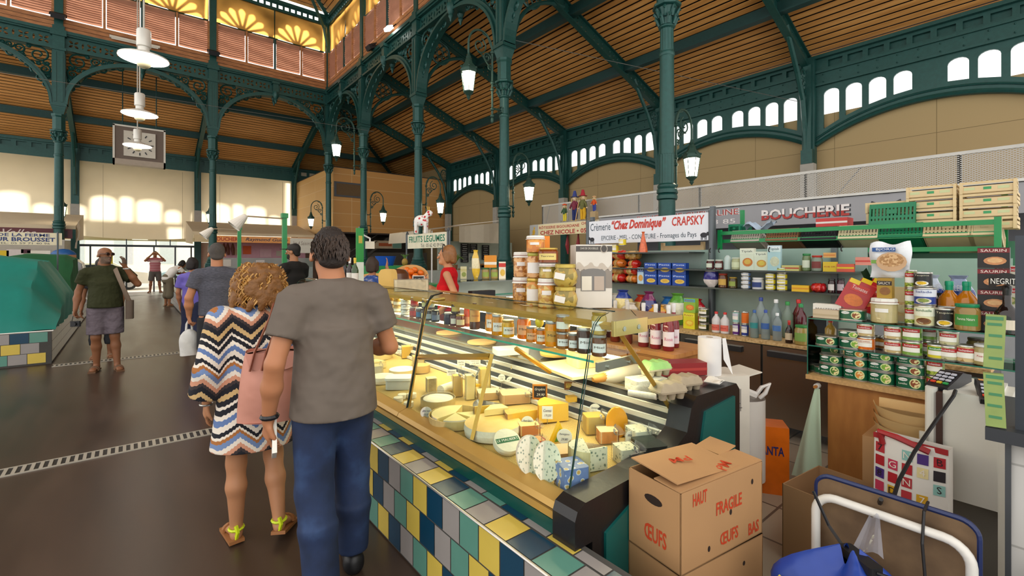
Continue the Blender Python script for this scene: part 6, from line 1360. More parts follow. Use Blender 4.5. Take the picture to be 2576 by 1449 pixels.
big_tin('pineapple_tin','black tin with a yellow fruit dish standing on the blue and white tin',Yp(2322,3.69),zt+.233,.045,.09,'#1d1c1c','','Taupine','#d9d4b8','#e9e6da','#e3b81a',TX+.09)
big_tin('pineapple_tin','black tin with a yellow fruit dish standing on the glass shelf',Yp(2379,3.68),zt,.05,.115,'#1d1c1c','','Taupine','#d9d4b8','#e9e6da','#e3b81a')
put('compote_jar','big apple compote jar with a green lid on the glass shelf','jar',jar(.056,.15,'#b5904a','#1f8a5a','#3f8a3a','#f0ead8','Pomme Nature'),(TX+.05,Yp(2433,3.65),zt),RZ)
OJ=bottle(.052,.27,'#e08a14','#12a074','#e6e9e4',.58,'Tropicana','#2f6a3a',(.14,.45))
for y,lb in((Yp(2388,3.8),'orange juice bottle with a green cap, left of the pair'),(Yp(2432,3.8),'orange juice bottle with a green cap, right of the pair')):put('juice_bottle',lb,'bottle',OJ,(TX+.2,y,zt),RZ,'orange juice bottles')
put('coffee_box','tall black carton behind the orange juice','box',carton(.09,.05,.19,'#1c1b1c','#1c1b1c','','SAUCY','#e9e4da',.85),(TX+.33,Yp(2370,3.93),zt),RZ)
for y,c,lb in((.58,'#b9c4d6','film wrapped water pack behind the juice, left one'),(.45,'#8f9fc0','film wrapped water pack behind the juice, right one')):put('salt_pack',lb,'pack',sack(.15,.1,.3,c,'#2a3f8f',14 if y>.5 else 15,'BALEINE','#e6ecf6'),(TX+.36,y,zt),RZ)
SAU=carton(.125,.05,.115,'#1c1716','#7a1a20','#c98a5a','SAURIN','#f0e6da',.86,'#e0b07a')
for k in range(4):put('ready_meal','%s black and dark red ready meal box of the tall stack beside the grey post'%('bottom','second','third','top')[k],'box',SAU,(TX+.12,Yp(2500,3.72),zt+.117*k),RZ,'dark ready meal boxes')
for k in range(3):put('salad_box','%s white and red grain salad box of the stack behind the ready meals'%('lower','middle','upper')[k],'box',carton(.1,.05,.12,'#d9d2c0','#b8232a','#8f9a5a','Rochambeau','#ffffff',.84,'#c9b98a'),(TX+.3,Yp(2535,3.9),zt+.122*k),RZ,'grain salad boxes')
DKB=bottle(.05,.26,'#241612','#1a1616','#d9cdb8',.42,'','',(.1,.3));sy=put('syrup_bottle','dark glass syrup bottle in front of the ready meal stack','bottle',DKB,(TX+.04,Yp(2512,3.62)-.03,zt),RZ);
m=MB();m.grid(lambda u,v:((u-.5)*.13,-.055-.02*math.sin(PI*u),.24+.06*v+.03*math.sin(PI*u)),8,2);link('paper_flag',m.mesh('paper_flag',mt('#1c1716',.5)),sy);link('lettering',flat_text('NEGRITA',-.078,0,.285,.11,.03,mt('#f0ece4',.5)),sy)
put('coffee_pack','black coffee pack with a white label lying under the glass shelves','pack',[('pack',(lambda m:(m.bb((-.1,-.08,0),(.1,.08,.1)),m.mesh('pack',mt('#1f1f25',.25)))[1])(MB())),('label',(lambda m:(m.bb((-.06,-.0815,.06),(.06,-.08,.092)),m.mesh('label',mt('#dfe0e0',.5)))[1])(MB()),[('lettering',flat_text('LAVAZZA',-.0817,0,.076,.09,.016,mt('#22222a',.5)))])],(TX+.12,Yp(2420,3.72),.806),RZ)
# crate rack above
t=thing('crate_rack','bright green painted rack tilting crates toward the shop','rack',(0,0,0))
GRN=mt('#128a4a',.35,0,.1)
def rk(y,s):return(5.32+.34*s,y,1.70+.20*s*0+.17*s)
for z,x in((1.89,5.30),(1.80,5.36),(1.68,5.44)):
 m=MB();m.bb((x-.012,.38,z-.02),(x+.012,2.62,z+.02));m.build('rail',GRN,t)
for y in(.38,2.62):
 m=MB();m.bb((5.285,y-.02,1.66),(5.325,y+.02,1.93));m.bb((5.3,y-.02,1.64),(5.9,y+.02,1.69));m.bb((5.86,y-.02,1.0),(5.9,y+.02,2.2));m.build('upright',GRN,t)
m=MB();m.bb((5.91,.2,1.0),(5.93,2.7,1.75));m.build('back_sheet',mt('#3f7a5c',.3),t)
m=MB();m.bb((5.3,.3,1.0),(5.32,2.68,1.60));m.build('lower_sheet',mt('#86a596',.3),t)
def crate(w_,d,h,c,slat=0):
 k=('crate',w_,d,h,c)
 if k in _K:return _K[k]
 m=MB()
 m.bb((-w_/2,-d/2,0),(w_/2,d/2,.01))
 for y in(-d/2,d/2):
  m.bb((-w_/2,y-.006,h*.78),(w_/2,y+.006,h));m.bb((-w_/2,y-.006,0),(w_/2,y+.006,h*.2))
  for i in range(13):x=-w_/2+i*w_/12;m.bb((x-.008,y-.005,0),(x+.008,y+.005,h))
  m.bb((-w_*.12,y-.008,h*.5),(w_*.12,y+.008,h*.7));m.bb((-w_/2,y-.004,h*.3),(w_/2,y+.004,h*.42))
 for x in(-w_/2,w_/2):
  m.bb((x-.006,-d/2,h*.78),(x+.006,d/2,h));m.bb((x-.006,-d/2,0),(x+.006,d/2,h*.2))
  for i in range(9):y=-d/2+i*d/8;m.bb((x-.005,y-.008,0),(x+.005,y+.008,h))
 _K[k]=[('crate',m.mesh('crate',mt(c,.45)))]
 return _K[k]
def wood_crate(w_=.5,d=.32,h=.135):
 k='woodcrate'
 if k in _K:return _K[k]
 W1=mt('#d9c294',.65,0,.1,6);m=MB()
 for y in(-d/2,d/2):
  m.bb((-w_/2,y-.003,h*.08),(w_/2,y+.003,h*.62));m.bb((-w_/2,y-.003,h*.8),(w_/2,y+.003,h))
 for x in(-w_/2,w_/2):
  for z0,z1 in((.05,.3),(.38,.62),(.78,1)):m.bb((x-.003,-d/2,h*z0),(x+.003,d/2,h*z1))
 for sx in(-1,1):
  for sy in(-1,1):m.bb((sx*w_/2-sx*.03,sy*d/2-.012,0),(sx*w_/2,sy*d/2+.012,h))
 for i in range(6):y=-d/2+.03+i*(d-.06)/5;m.bb((-w_/2,y-.02,.004),(w_/2,y+.02,.012))
 pr=MB()
 for x,a,b in((-.16,.1,0),(0,.07,1),(.14,.1,0)):pr.quad((x-a/2,-d/2-.004,h*.3),(x+a/2,-d/2-.004,h*.3),(x+a/2,-d/2-.004,h*.52),(x-a/2,-d/2-.004,h*.52),b)
 _K[k]=[('crate',m.mesh('crate',W1)),('print',pr.mesh('print',[mt('#c3cb9a',.6),mt('#3f9a62',.6)]))]
 return _K[k]
tilt=(0,-.0,RZ)
def rackput(nm,lb,parts,y,rot=(-.42,0,RZ),x=5.5,z=1.72,g='crates lying in the green rack',sc=1):put(nm,lb,'crate',parts,(x,y,z),0,g,sc,rot)
for y,c,lb in((2.36,'#b9b3a6','whitish crate at the left end of the green rack'),(1.98,'#8a6242','brown plastic crate in the green rack'),(1.64,'#1e1f24','black plastic crate in the green rack'),(1.31,'#d9cfa8','cream coloured crate in the green rack'),(1.0,'#0f7a50','green plastic crate in the green rack'),(.68,'#d6c296','pale crate in the green rack below the nearer wooden stack'),(.46,'#d9c79c','pale crate at the right end of the green rack')):
 rackput('plastic_crate',lb,crate(.30 if y>.5 else.18,.34,.14,c),y)
for y,z,n,x,lb in((1.10,1.93,2,5.62,'low'),(.80,1.84,4,5.6,'middle'),(.45,1.84,4,5.6,'right hand')):
 for k in range(n):put('wooden_crate','%s slatted wooden crate of the %s stack above the green rack'%(('lowest','second','third','topmost')[k if k<n-1 else 3],lb),'crate',wood_crate(),(x,y+.015*(k%2)*(1 if n==2 else.3),z+.1*k),RZ+.03*(k%2)*(2 if n==2 else 1),'slatted wooden crates',sc=(.66,1,.73))
put('plastic_crate','green crate standing upright left of the wooden stacks','crate',crate(.32,.1,.2,'#0f7a50'),(5.42,1.06,1.9),RZ,rot=(-.2,0,RZ))
put('flat_box','red and white flat box behind the black crate','box',carton(.28,.2,.09,'#c8352f','#e9e0da','','','',.5),(5.72,1.6,1.93),RZ)
put('plastic_crate','small green crate at the far end of the green rack','crate',crate(.12,.3,.12,'#12805a'),(5.62,2.53,1.88),RZ);put('blue_sheet','pale blue plastic sheet beside the brown crate','sheet',[('sheet',(lambda m:(m.grid(lambda u,v:((u-.5)*.3,(v-.5)*.2,.04*math.sin(8*u)+.03*math.sin(9*v)+.06),8,6),m.mesh('sheet',mt('#a9bcd0',.4),True))[1])(MB()))],(5.6,2.3,1.9),RZ)
m=MB()
for k in range(5):m.bb((-.28,-.2,.36*k),(.28,.2,.36*k+.02));
for k in range(5):
 for z0 in(.04,.2):m.bb((-.28,-.203,.36*k+z0),(.28,-.197,.36*k+z0+.12))
 for x in(-.27,.27):m.bb((x-.02,-.21,.36*k),(x+.02,-.17,.36*k+.36))
put('pallet_crate','tall pale wooden crate stack behind the shelves below the creamery banner','crate',[('crate',m.mesh('crate',mt('#cdb083',.65,0,.12,6)))],(5.5,3.1,0),RZ)
# fridge cabinet, terminals, baskets, bag
t=thing('white_cabinet','stained white fridge cabinet with the card terminals on top','cabinet',(0,0,0))
m=MB();m.bb((3.06,.215,.44),(3.5,.405,.955));m.build('body',mt('#d9d6cc',.35,0,.04,3),t)
m=MB();m.rbox((3.28,.45,.70),(.46,.045,.52),.02);d=m.build('door',mt('#dedbd2',.3,0,.03),t);m=MB();m.bb((3.045,.405,.45),(3.5,.428,.945));m.build('seal',mt('#3a1f14',.6),t)
h=MB();h.rbox((3.04,.475,.68),(.02,.03,.12),.008);h.build('handle',mt('#c9c6ba',.35),d)
m=MB();m.bb((3.0,.185,0),(3.5,.215,.94));m.build('side_panel',mt('#d4d1c6',.4),t);m=MB();m.bb((3.3,.215,0),(3.5,.47,.44));m.build('stand',mt('#a9a59a',.6),t)
def terminal(nm,lb,p,rz,scr,s=1,tilt=.35):
 t=thing(nm,lb,'card terminal',p,rz);t.rotation_euler=(tilt*.6,0,rz);t.scale=(s,s,s)
 m=MB();m.prism([(-.09,.0),(.085,.0),(.09,.03),(.03,.055),(-.02,.04),(-.09,.026)],'x',-.04,.04);m.build('body',mt('#1b1b20',.4),t)
 m=MB();m.add([(-.03,.035,.055),(.03,.035,.055),(.03,.08,.037),(-.03,.08,.037)],[(0,1,2,3)]);m.build('screen',mt(scr,.2),t)
 m=MB();
 for r_ in range(4):
  for c in range(3):m.box(((c-1)*.022,-.065+.022*r_,.035+.006*r_),(.016,.012,.006),(1+c)if r_==0 else 0)
 m.build('keys',[mt('#c3c3d0',.4),mt('#d9442a',.4),mt('#e0b81f',.4),mt('#2a9a4a',.4)],t)
terminal('card_terminal','black card payment terminal with coloured keys on the white cabinet',(3.2,.40,.958),-1.9,'#8a86b0',1.15);terminal('card_terminal','smaller black card reader with an orange display beside the bigger one',(3.12,.255,.958),-1.35,'#e08a1a',.95,.6)
m=MB();m.tube([(3.06,.36,.965),(3.0,.36,.95),(2.9,.40,.86),(2.75,.46,.72),(2.62,.49,.62),(2.5,.5,.52),(2.42,.5,.5),(2.3,.49,.55),(2.2,.47,.66),(2.13,.45,.715)],.008,6);tag(m.build('power_cable',BLACK,None),'black power cable hanging from the card terminal down to the trolley','cable')
def veneer(lb,z,w_=.24,x=3.36):
 m=MB()
 def fn(u,v):
  a=PI/2+PI*u;s=1+.16*v
  return(.2*s*math.cos(a)*1.0,w_/2*s*math.sin(a)*1.3,.075*v)
 m.grid(fn,18,2);m.bb((-.0,-w_/2*1.3,0),(.02,w_/2*1.3,.09));m.add([(.2*math.cos(PI/2+PI*i/14),w_/2*1.3*math.sin(PI/2+PI*i/14),.004)for i in range(15)],[tuple(range(15))])
 put('veneer_basket',lb,'basket',[('basket',m.mesh('basket',mt('#d3b07a',.6,0,.08,5),True))],(x,.56,z),.1,'veneer baskets')
m=MB();m.bb((3.2,.44,0),(3.5,.76,.60));put('basket_box','plain cardboard box under the veneer baskets behind the letter print bag','box',[('box',m.mesh('box',CARD))],(0,0,0))
for k in range(3):veneer('%s of the three nested half round veneer baskets'%('lowest','middle one','topmost')[k],.605+.05*k)
t=thing('shopping_bag','red and white shopping bag printed with coloured letters, under the baskets','bag',(2.92,.50,0),-PI/2-.08)
m=MB();m.grid(lambda u,v:((u-.5)*(.28+.06*v*0),-.05-.05*math.sin(PI*u)*(1-.4*v)+.03*v,.72*v),10,10);m.grid(lambda u,v:((u-.5)*.28,.05+.04*math.sin(PI*u)*(1-v)*.5,.72*v),6,6);
for s in(-.14,.14):m.quad((s,-.05,0),(s,.05,0),(s,.05,.72),(s,-.02,.72))
m.build('body',mt('#e9e4dc',.5),t,smooth=True)
m=MB();cl_=['#b3202a','#4a2a7a','#d9a51f','#c83a5a','#d97a1f','#8fc0b8','#e8d8a0','#241c22','#b8323a'];random.seed(8);letters=[]
for i in range(5):
 for j in range(11):
  u,v=(i+.5)/5,(j+.5)/11.5
  def pt(uu,vv):return((uu-.5)*.28,-.052-.05*math.sin(PI*uu)*(1-.4*vv)+.03*vv-.002,.72*vv)
  a,b=.07,.033
  if(i+j)%2==0 or random.random()<.6:m.quad(pt(u-a,v-b),pt(u+a,v-b),pt(u+a,v+b),pt(u-a,v+b),random.randrange(9))
  p=pt(u,v);letters.append((random.choice('ABDEGKMNOPRST7485'),p))
m.build('letter_squares',[mt(c,.5)for c in cl_],t)
for ch,p in letters[::2]:
 me=text_mesh(ch,.045,mt('#2a1a20' if random.random()<.5 else '#f0e6d8',.5),0);link('printed_letter',me,t,(p[0],p[1]-.003,p[2]),rot=FACE_MY)
m=MB();m.tube([(-.1,-.04,.68),(-.11,-.05,.74),(-.04,-.06,.735),(.08,-.05,.70)],.014,6);m.bb((-.14,-.035,.70),(.14,-.028,.725));m.build('handle',mt('#a31f24',.5),t)
t=thing('open_carton','open empty brown carton on the tiles beside the trolley','box',(2.85,.80,.006),-.12)
m=MB()
for a,b in(((-.2,-.16,0),(.2,-.155,.40)),((-.2,.155,0),(.2,.16,.40)),((-.2,-.16,0),(-.195,.16,.40)),((.195,-.16,0),(.2,.16,.40)),((-.2,-.16,0),(.2,.16,.005))):m.bb(a,b)
m.build('carton',mt('#9d7750',.8,0,.07,6),t);m=MB();m.box((-.26,.02,.05),(.15,.06,.005),M=Matrix.Rotation(.4,3,'Y'));m.build('torn_strip',mt('#a57d52',.8),t)
t=thing('folding_trolley','plywood backed trolley with a bent white tube handle and blue edge','trolley',(2.17,.435,.006),-PI/2-.02)
W_=.235
def rrect(hw,z0,z1,r,n=6):
 return[(-hw,z0)]+[(-hw+r-r*math.cos(PI/2*i/n),z1-r+r*math.sin(PI/2*i/n))for i in range(n+1)]+[(hw-r+r*math.sin(PI/2*i/n),z1-r+r*math.cos(PI/2*i/n))for i in range(n+1)]+[(hw,z0)]
m=MB();m.prism(rrect(W_,.05,.705,.05),'y',0,.012);m.build('board',ramp_mat('worn_ply',[(.3,'#5a4632'),(.6,'#7a6146'),(.8,'#8f7452')],7,rough=.8,detail=6),t)
m=MB();m.tube([(p[0],.006,p[1]+.008)for p in rrect(W_+.002,.1,.705,.05)],.009,6);m.build('edge_strip',mt('#1d2b5a',.4),t)
m=MB();m.tube([(-.225,-.04,.05),(-.225,-.04,.52)]+[(-.155-.07*math.cos(PI/2*i/6),-.04,.58+.07*math.sin(PI/2*i/6))for i in range(7)]+[(.155+.07*math.sin(PI/2*i/6),-.04,.58+.07*math.cos(PI/2*i/6))for i in range(7)]+[(.225,-.04,.52),(.225,-.04,.05)],.016,10);m.build('handle',mt('#e3e0d8',.3),t,smooth=True)
m=MB();m.bb((-.26,-.42,.1),(.26,.05,.13));m.build('platform',mt('#5a4632',.8),t)
for sx in(-.22,.22):
 for y in(-.36,0):m=MB();m.tube([(sx-.02,y,.05),(sx+.02,y,.05)],.05,12);m.build('wheel',BLACK,t)
m=MB();random.seed(2)
m.grid(lambda u,v:(.24*math.cos(2*PI*u)*math.sin(PI*(v*.92+.04))*(1+.12*math.sin(6*PI*u+5*v)),.15*math.sin(2*PI*u)*math.sin(PI*(v*.92+.04))*(1+.1*math.sin(9*u*2)),.42*v+.03*math.sin(8*PI*u)),40,14)
st=MB();st.tube([(-.1,-.1,.30),(-.03,-.12,.36),(.05,-.09,.40)],.004,4);st2=MB()
for i in range(4):st2.box((-.2+.035*i,-.09-.008*i,.27+.012*i),(.024,.008,.05),M=Matrix.Rotation(.5,3,'Y'))
put('blue_bag','crumpled royal blue sports bag lying on the trolley platform','bag',[('bag',m.mesh('bag',mt('#1c3f9a',.4,0,.15,10,.4),True)),('zip',st.mesh('zip',BLACK)),('print',st2.mesh('print',mt('#d9cf5a',.5)))],(1.95,.50,.14),-PI/2+.1)
m=MB();m.rbox((0,0,.012),(.05,.14,.03),.01);m.tube([(0,.07,.012),(0,.14,.05),(-.03,.18,.16)],.006,6);m.tube([(0,-.07,.012),(.02,-.12,.02)],.006,6)
put('power_adapter','black power adapter block lying on the blue bag','adapter',[('adapter',m.mesh('adapter',BLACK))],(1.95,.47,.545),-.6)
m=MB();m.grid(lambda u,v:(-.09*v-.02,(u-.5)*(.03+.06*v),.0-.10*v+.012*math.sin(6*u)),6,6);put('plastic_pouch','small clear plastic pouch hanging from the white trolley handle','pouch',[('pouch',m.mesh('pouch',glassmat('#dfe0e6',.3,.25,'#c9cad6')))],(2.11,.46,.665),0)
m=MB();m.tube([(2.2,.33,.73),(2.13,.33,.72),(2.1,.33,.62),(2.09,.32,.5),(2.03,.31,.42)],.005,5);tag(m.build('loop_cable',BLACK),'thin black cable looped over the trolley board edge','cable')
t=thing('tiled_pier','white tiled pier with a dark counter top at the right picture edge','pier',(0,0,0))
m=MB();m.bb((2.42,-.8,0),(2.9,.155,.955));m.build('body',tile_mat('pier_tiles','#c9c7c2','#cfcdc8','#a9a7a2',.42,.29,.004,axes='yz'),t)
m=MB();m.bb((2.35,-.8,.955),(2.95,.20,1.0));m.build('counter_top',mt('#34373c',.4),t)
m=MB();m.bb((2.40,.098,1.0),(2.44,.13,1.68));m.build('post',mt('#3a4048',.4,.3),t);m=MB();m.bb((2.42,-.8,1.0),(2.426,.098,1.68));m.build('screen',glassmat('#d9efe8',.15),t)
m=MB();m.bb((2.405,.14,.42),(2.42,.155,.955));m.build('edge_trim',mt('#55585c',.4,.5),t)
m=MB();
for i in range(2):m.box((0,0,.12+.26*i),(.07,.03,.235),M=Matrix.Rotation(.04*(1 if i else-1),3,'Y'))
pr=MB()
for i in range(2):
 for k in range(4):pr.bb((-.02-.005*(k%2),-.0165,.04+.26*i+.05*k),(.025,-.0155,.052+.26*i+.05*k))
 pr.bb((-.03,-.0165,.215+.26*i),(.03,-.0155,.23+.26*i))
put('hanging_leaflets','two pale green leaflet packs standing at the grey post','pack',[('pack',m.mesh('pack',mt('#93a860',.5,0,.15,20))),('print',pr.mesh('print',mt('#4a8a5f',.5)))],(2.37,.178,1.002),-PI/2+.1,sc=(.72,.72,.80))
m=MB();m.grid(lambda u,v:(1.55+.75*v,-.38+.62*(.35+.65*v)*1.0*(u)-.2*(1-v),.0+.75*(v**.8)*(1-.15*u)+.02*math.sin(14*u)),10,8);m.grid(lambda u,v:(1.55+.75*u,.24*(.35+.65*u)/1.0-.38+.38+.02*math.sin(9*v)-.2*(1-u)+.1*(1-u),.75*(u**.8)*.85*v),8,6)
put('tarpaulin','corner of a dark green tarpaulin at the bottom right of the picture','tarpaulin',[('tarpaulin',m.mesh('tarpaulin',mt('#0c4f43',.6),True))],(.22,-.14,0))
# butcher row along the right wall
MESH_M=None
def mesh_mat():
 m,n,l=newmat('expanded_metal');p=n['Principled BSDF'];p.inputs['Base Color'].default_value=lin('#a9a6a0');p.inputs['Roughness'].default_value=.5;p.inputs['Metallic'].default_value=.3
 tc=n.new('ShaderNodeTexCoord');sp=n.new('ShaderNodeSeparateXYZ');l.new(tc.outputs['Object'],sp.inputs[0])
 def mth(op,a,b=None):
  q=n.new('ShaderNodeMath');q.operation=op
  for i,v in enumerate((a,b)):
   if v is None:continue
   if isinstance(v,(int,float)):q.inputs[i].default_value=v
   else:l.new(v,q.inputs[i])
  return q.outputs[0]
 u=mth('ABSOLUTE',mth('SUBTRACT',mth('FRACT',mth('MULTIPLY',sp.outputs[1],22)),.5));v=mth('ABSOLUTE',mth('SUBTRACT',mth('FRACT',mth('MULTIPLY',sp.outputs[2],38)),.5))
 d=mth('ABSOLUTE',mth('SUBTRACT',mth('ADD',u,v),.5));f=mth('LESS_THAN',d,.2)
 tr=n.new('ShaderNodeBsdfTransparent');s=n.new('ShaderNodeMixShader');l.new(f,s.inputs[0]);l.new(tr.outputs[0],s.inputs[1]);l.new(p.outputs[0],s.inputs[2]);l.new(s.outputs[0],n['Material Output'].inputs['Surface'])
 return m
t=thing('mesh_guard','grey expanded metal guard along the roof edge of the butcher row','railing',(0,0,0))
m=MB();m.quad((7.95,-1,2.42),(7.95,8.45,2.42),(7.95,8.45,2.92),(7.95,-1,2.92));m.build('mesh',mesh_mat(),t)
m=MB();m.bb((7.94,-1,2.885),(7.98,8.45,2.925));m.bb((7.94,-1,2.42),(7.98,8.45,2.44));m.build('rail',mt('#b3b1ab',.4,.4),t)
for y in(.9,2.6,4.3,5.6,7.0,8.43):
 m=MB();m.bb((7.95,y-.02,2.42),(7.99,y+.02,2.92));m.build('upright',mt('#b3b1ab',.4,.4),t)
for y in(1.9,5.0,8.2):m=MB();m.tube([(7.98,y,2.9),(8.3,y+.5,2.43)],.012,5);m.build('brace',mt('#8f8d88',.4,.4),t)
t=thing('butcher_stall','long grey stall roof and counters of the horse butcher behind the shelving','stall',(0,0,0))
m=MB();m.bb((7.62,-1,2.45),(9.4,6.3,2.49));m.bb((7.55,-1,2.45),(7.62,6.3,2.48));m.build('roof',mt('#d4d3cd',.5),t)
m=MB();m.bb((8.9,-1,0),(8.95,6.3,2.42));m.build('back_panel',mt('#6f7076',.5),t);m=MB();m.bb((7.7,-1,0),(8.3,5.9,1.2));m.build('counter',mt('#b9bcc0',.4),t)
t=thing('shop_sign','long grey fascia reading BOUCHERIE in white and red letters','sign',(7.6,0,0))
m=MB();m.bb((-.02,-1,2.10),(.02,6.3,2.44));m.build('board',mt('#9b9b9f',.5,0,.03),t)
for y in(1.55,2.05,3.0,3.55,4.8,5.3,5.75):m=MB();m.bb((-.04,y-.03,2.44),(.0,y+.03,2.475));m.build('clip',BLACK,t)
sh_,wh_,rd_=mt('#3a3a3f',.6),mt('#ece6e4',.5),mt('#b3332b',.5)
fit_text(t,'BOUCHERIE',1.16,.165,sh_,(-.022,2.505,2.262),FACE_MX,bold=.045);fit_text(t,'BOUCHERIE',1.14,.16,rd_,(-.0235,2.515,2.268),FACE_MX,bold=.03)
me=text_mesh('BOUCHERIE',1,wh_,0,0,1,'CENTER',.03).copy();bm=bmesh.new();bm.from_mesh(me);bmesh.ops.triangulate(bm,faces=bm.faces)
ys=[v.co.y for v in bm.verts];mid=min(ys)+(max(ys)-min(ys))*.45
bmesh.ops.bisect_plane(bm,geom=bm.verts[:]+bm.edges[:]+bm.faces[:],plane_co=(0,mid,0),plane_no=(0,1,0),clear_inner=True);bm.to_mesh(me);bm.free()
xs=[v.co.x for v in me.vertices];y0_=mid;y1_=max(v.co.y for v in me.vertices)
me.transform(Matrix.Translation((-(min(xs)+max(xs))/2,-mid,0)));me.transform(Matrix.Diagonal((1.14/(max(xs)-min(xs)),.088/(y1_-mid),1,1)))
link('lettering',me,t,(-.0245,2.515,2.26),rot=FACE_MX)
fit_text(t,'BOUCHERIE CHEVALINE',1.95,.1,wh_,(-.022,4.4,2.36),FACE_MX,bold=.03);fit_text(t,'BOUCHERIE CHEVALINE',1.93,.095,rd_,(-.0235,4.405,2.36),FACE_MX,bold=.0)
fit_text(t,'05 62 34 98 85 -',1.5,.075,wh_,(-.022,4.1,2.21),FACE_MX);fit_text(t,'5.',.2,.12,rd_,(-.022,.05,2.25),FACE_MX,bold=.03)
m=MB();m.add([(-.022,y,z)for y,z in((1.75,2.22),(1.7,2.36),(1.55,2.28),(1.4,2.36),(1.36,2.22),(1.42,2.22),(1.44,2.3),(1.55,2.24),(1.66,2.3),(1.69,2.22))],[tuple(range(10))]);m.build('emblem',sh_,t)
t=thing('shop_sign','cream rotisserie fascia with red lettering and a yellow chick plate','sign',(7.6,7.2,0))
m=MB();m.bb((-.03,-.8,2.14),(.03,.98,2.40));m.build('board',mt('#e8d9ab',.5,0,.03),t)
m=MB();m.bb((-.032,.98,2.12),(.03,1.28,2.41));m.build('end_plate',mt('#b5b4b0',.45),t)
m=MB();m.ball((-.034,1.13,2.24),(.004,.05,.06),12);m.ball((-.034,1.11,2.33),(.004,.025,.03),8);m.ball((-.034,1.15,2.18),(.004,.06,.015),8);m.build('chick_drawing',mt('#d9a82a',.5),t)
fit_text(t,'RÔTISSERIE BIGOURDANE',1.28,.08,rd_,(-.0315,.3,2.335),FACE_MX,bold=.02);fit_text(t,'CHEZ NICOLE • 05',1.45,.1,rd_,(-.0315,.18,2.205),FACE_MX,bold=.03);fit_text(t,'CHARTY',.36,.06,rd_,(-.0315,-.58,2.36),FACE_MX,bold=.02)
t=thing('rotisserie_stall','rotisserie stall with wooden post and small goods under the cream fascia','stall',(0,0,0))
m=MB();m.bb((7.63,6.35,2.38),(9.2,8.45,2.42));m.build('roof',mt('#cfc7b4',.6),t);m=MB();m.bb((7.9,6.6,0),(8.0,6.9,2.1));m.build('wood_post',mt('#9a5a2e',.5),t)
m=MB();m.bb((7.75,6.5,0),(8.4,8.4,1.25));m.build('counter',mt('#8f9298',.4),t)
m=MB();m.bb((7.9,6.95,1.25),(8.1,7.35,1.62));m.build('jar_shelf',mt('#4a2f20',.6),t)
for i in range(3):
 m=MB();m.tube([(7.78,6.75+.33*i,2.38),(7.78,6.75+.33*i,2.1),(7.78,6.76+.33*i,1.9),(7.78,6.74+.33*i,1.7)],[.006,.02,.05,.015],6);tag(m.build('pepper_string',mt('#8f1f24',.5,0,.5,40)),['nearest','middle','farthest'][i]+' string of dried red peppers hanging below the cream fascia','peppers')
def doll(nm,lb,y,z,h,coat,legs,hat,tilt=0,g='straw dolls on the cream fascia'):
 t=thing(nm,lb,'doll',(7.64,y,z),-PI/2,g);s=h
 m=MB()
 for sx in(-1,1):m.tube([(sx*.05*s,0,.02*s),(sx*.06*s,.01,.2*s),(sx*.045*s,0,.4*s)],[.045*s,.055*s,.06*s],8)
 m.build('trousers',mt(legs,.8),t)
 m=MB();m.tube([(0,0,.36*s),(0,0,.5*s),(0,0,.66*s)],[.085*s,.1*s,.07*s],10)
 for sx in(-1,1):m.tube([(sx*.06*s,0,.63*s),(sx*.15*s,-.02*s,.52*s),(sx*.19*s,-.03*s,.42*s)],[.04*s,.035*s,.03*s],6)
 m.build('shirt',mt(coat,.8,0,.3,30),t)
 m=MB();m.ball((0,0,.74*s),(.085*s,.08*s,.09*s),12)
 for sx in(-1,1):m.ball((sx*.2*s,-.03*s,.39*s),.03*s,6)
 hd=m.build('head',mt('#e9cfae',.7),t,smooth=True)
 m=MB();
 for sx in(-1,1):m.ball((sx*.03*s,-.078*s,.76*s),.01*s,6)
 m.box((0,-.08*s,.70*s),(.04*s,.006,.008*s));m.build('face',mt('#2a1a18',.6),hd)
 m=MB();random.seed(int(y*100))
 for i in range(16):
  a=random.uniform(0,6.28);m.tube([(.07*s*math.cos(a),.07*s*math.sin(a),.78*s),(.12*s*math.cos(a),.1*s*math.sin(a),.72*s),(.15*s*math.cos(a+.2),.11*s*math.sin(a),(.60+.1*random.random())*s)],.008*s,4)
 for sx in(-1,1):
  for k in range(3):m.tube([(sx*(.05+.02*k)*s,0,.04*s),(sx*(.1+.03*k)*s,-.02,.0)],.008*s,4)
 m.build('straw_hair',mt('#d3b97a',.8),t)
 m=MB();m.lathe([(.15*s,.79*s),(.15*s,.80*s),(.085*s,.81*s),(.07*s,.88*s),(.04*s,1.0*s)]if hat[1]else[(.13*s,.8*s),(.12*s,.83*s),(.08*s,.86*s),(.03*s,.88*s)],n=12);m.build('hat',mt(hat[0],.8),t)
doll('straw_doll','small scarecrow doll with an orange hat, leftmost on the fascia',7.37,2.44,.46,'#3a5a3a','#d9c63a',('#d9521f',0));doll('straw_doll','tall scarecrow doll with a pointed blue hat and blue overalls',7.06,2.44,.66,'#7a2a3f','#22306a',('#33407f',1));doll('straw_doll','tall scarecrow doll with a pointed red hat and yellow trousers',6.82,2.44,.66,'#6a6a3a','#dba91f',('#a3202f',1));doll('straw_doll','small straw doll with an orange jacket sitting on a beige block',6.5,2.60,.38,'#d9561c','#3a4a9a',('#d3a878',0))
m=MB();m.bb((7.6,6.44,2.42),(7.7,6.58,2.60));tag(m.build('stand_block',mt('#b39a72',.7)),'beige block under the orange jacketed doll','block')
m=MB();m.tube([(7.62,7.02,2.42),(7.6,6.9,2.85)],.012,5);tag(m.build('wooden_stick',mt('#c9a56a',.7)),'wooden stick leaning between the two tall dolls','stick')
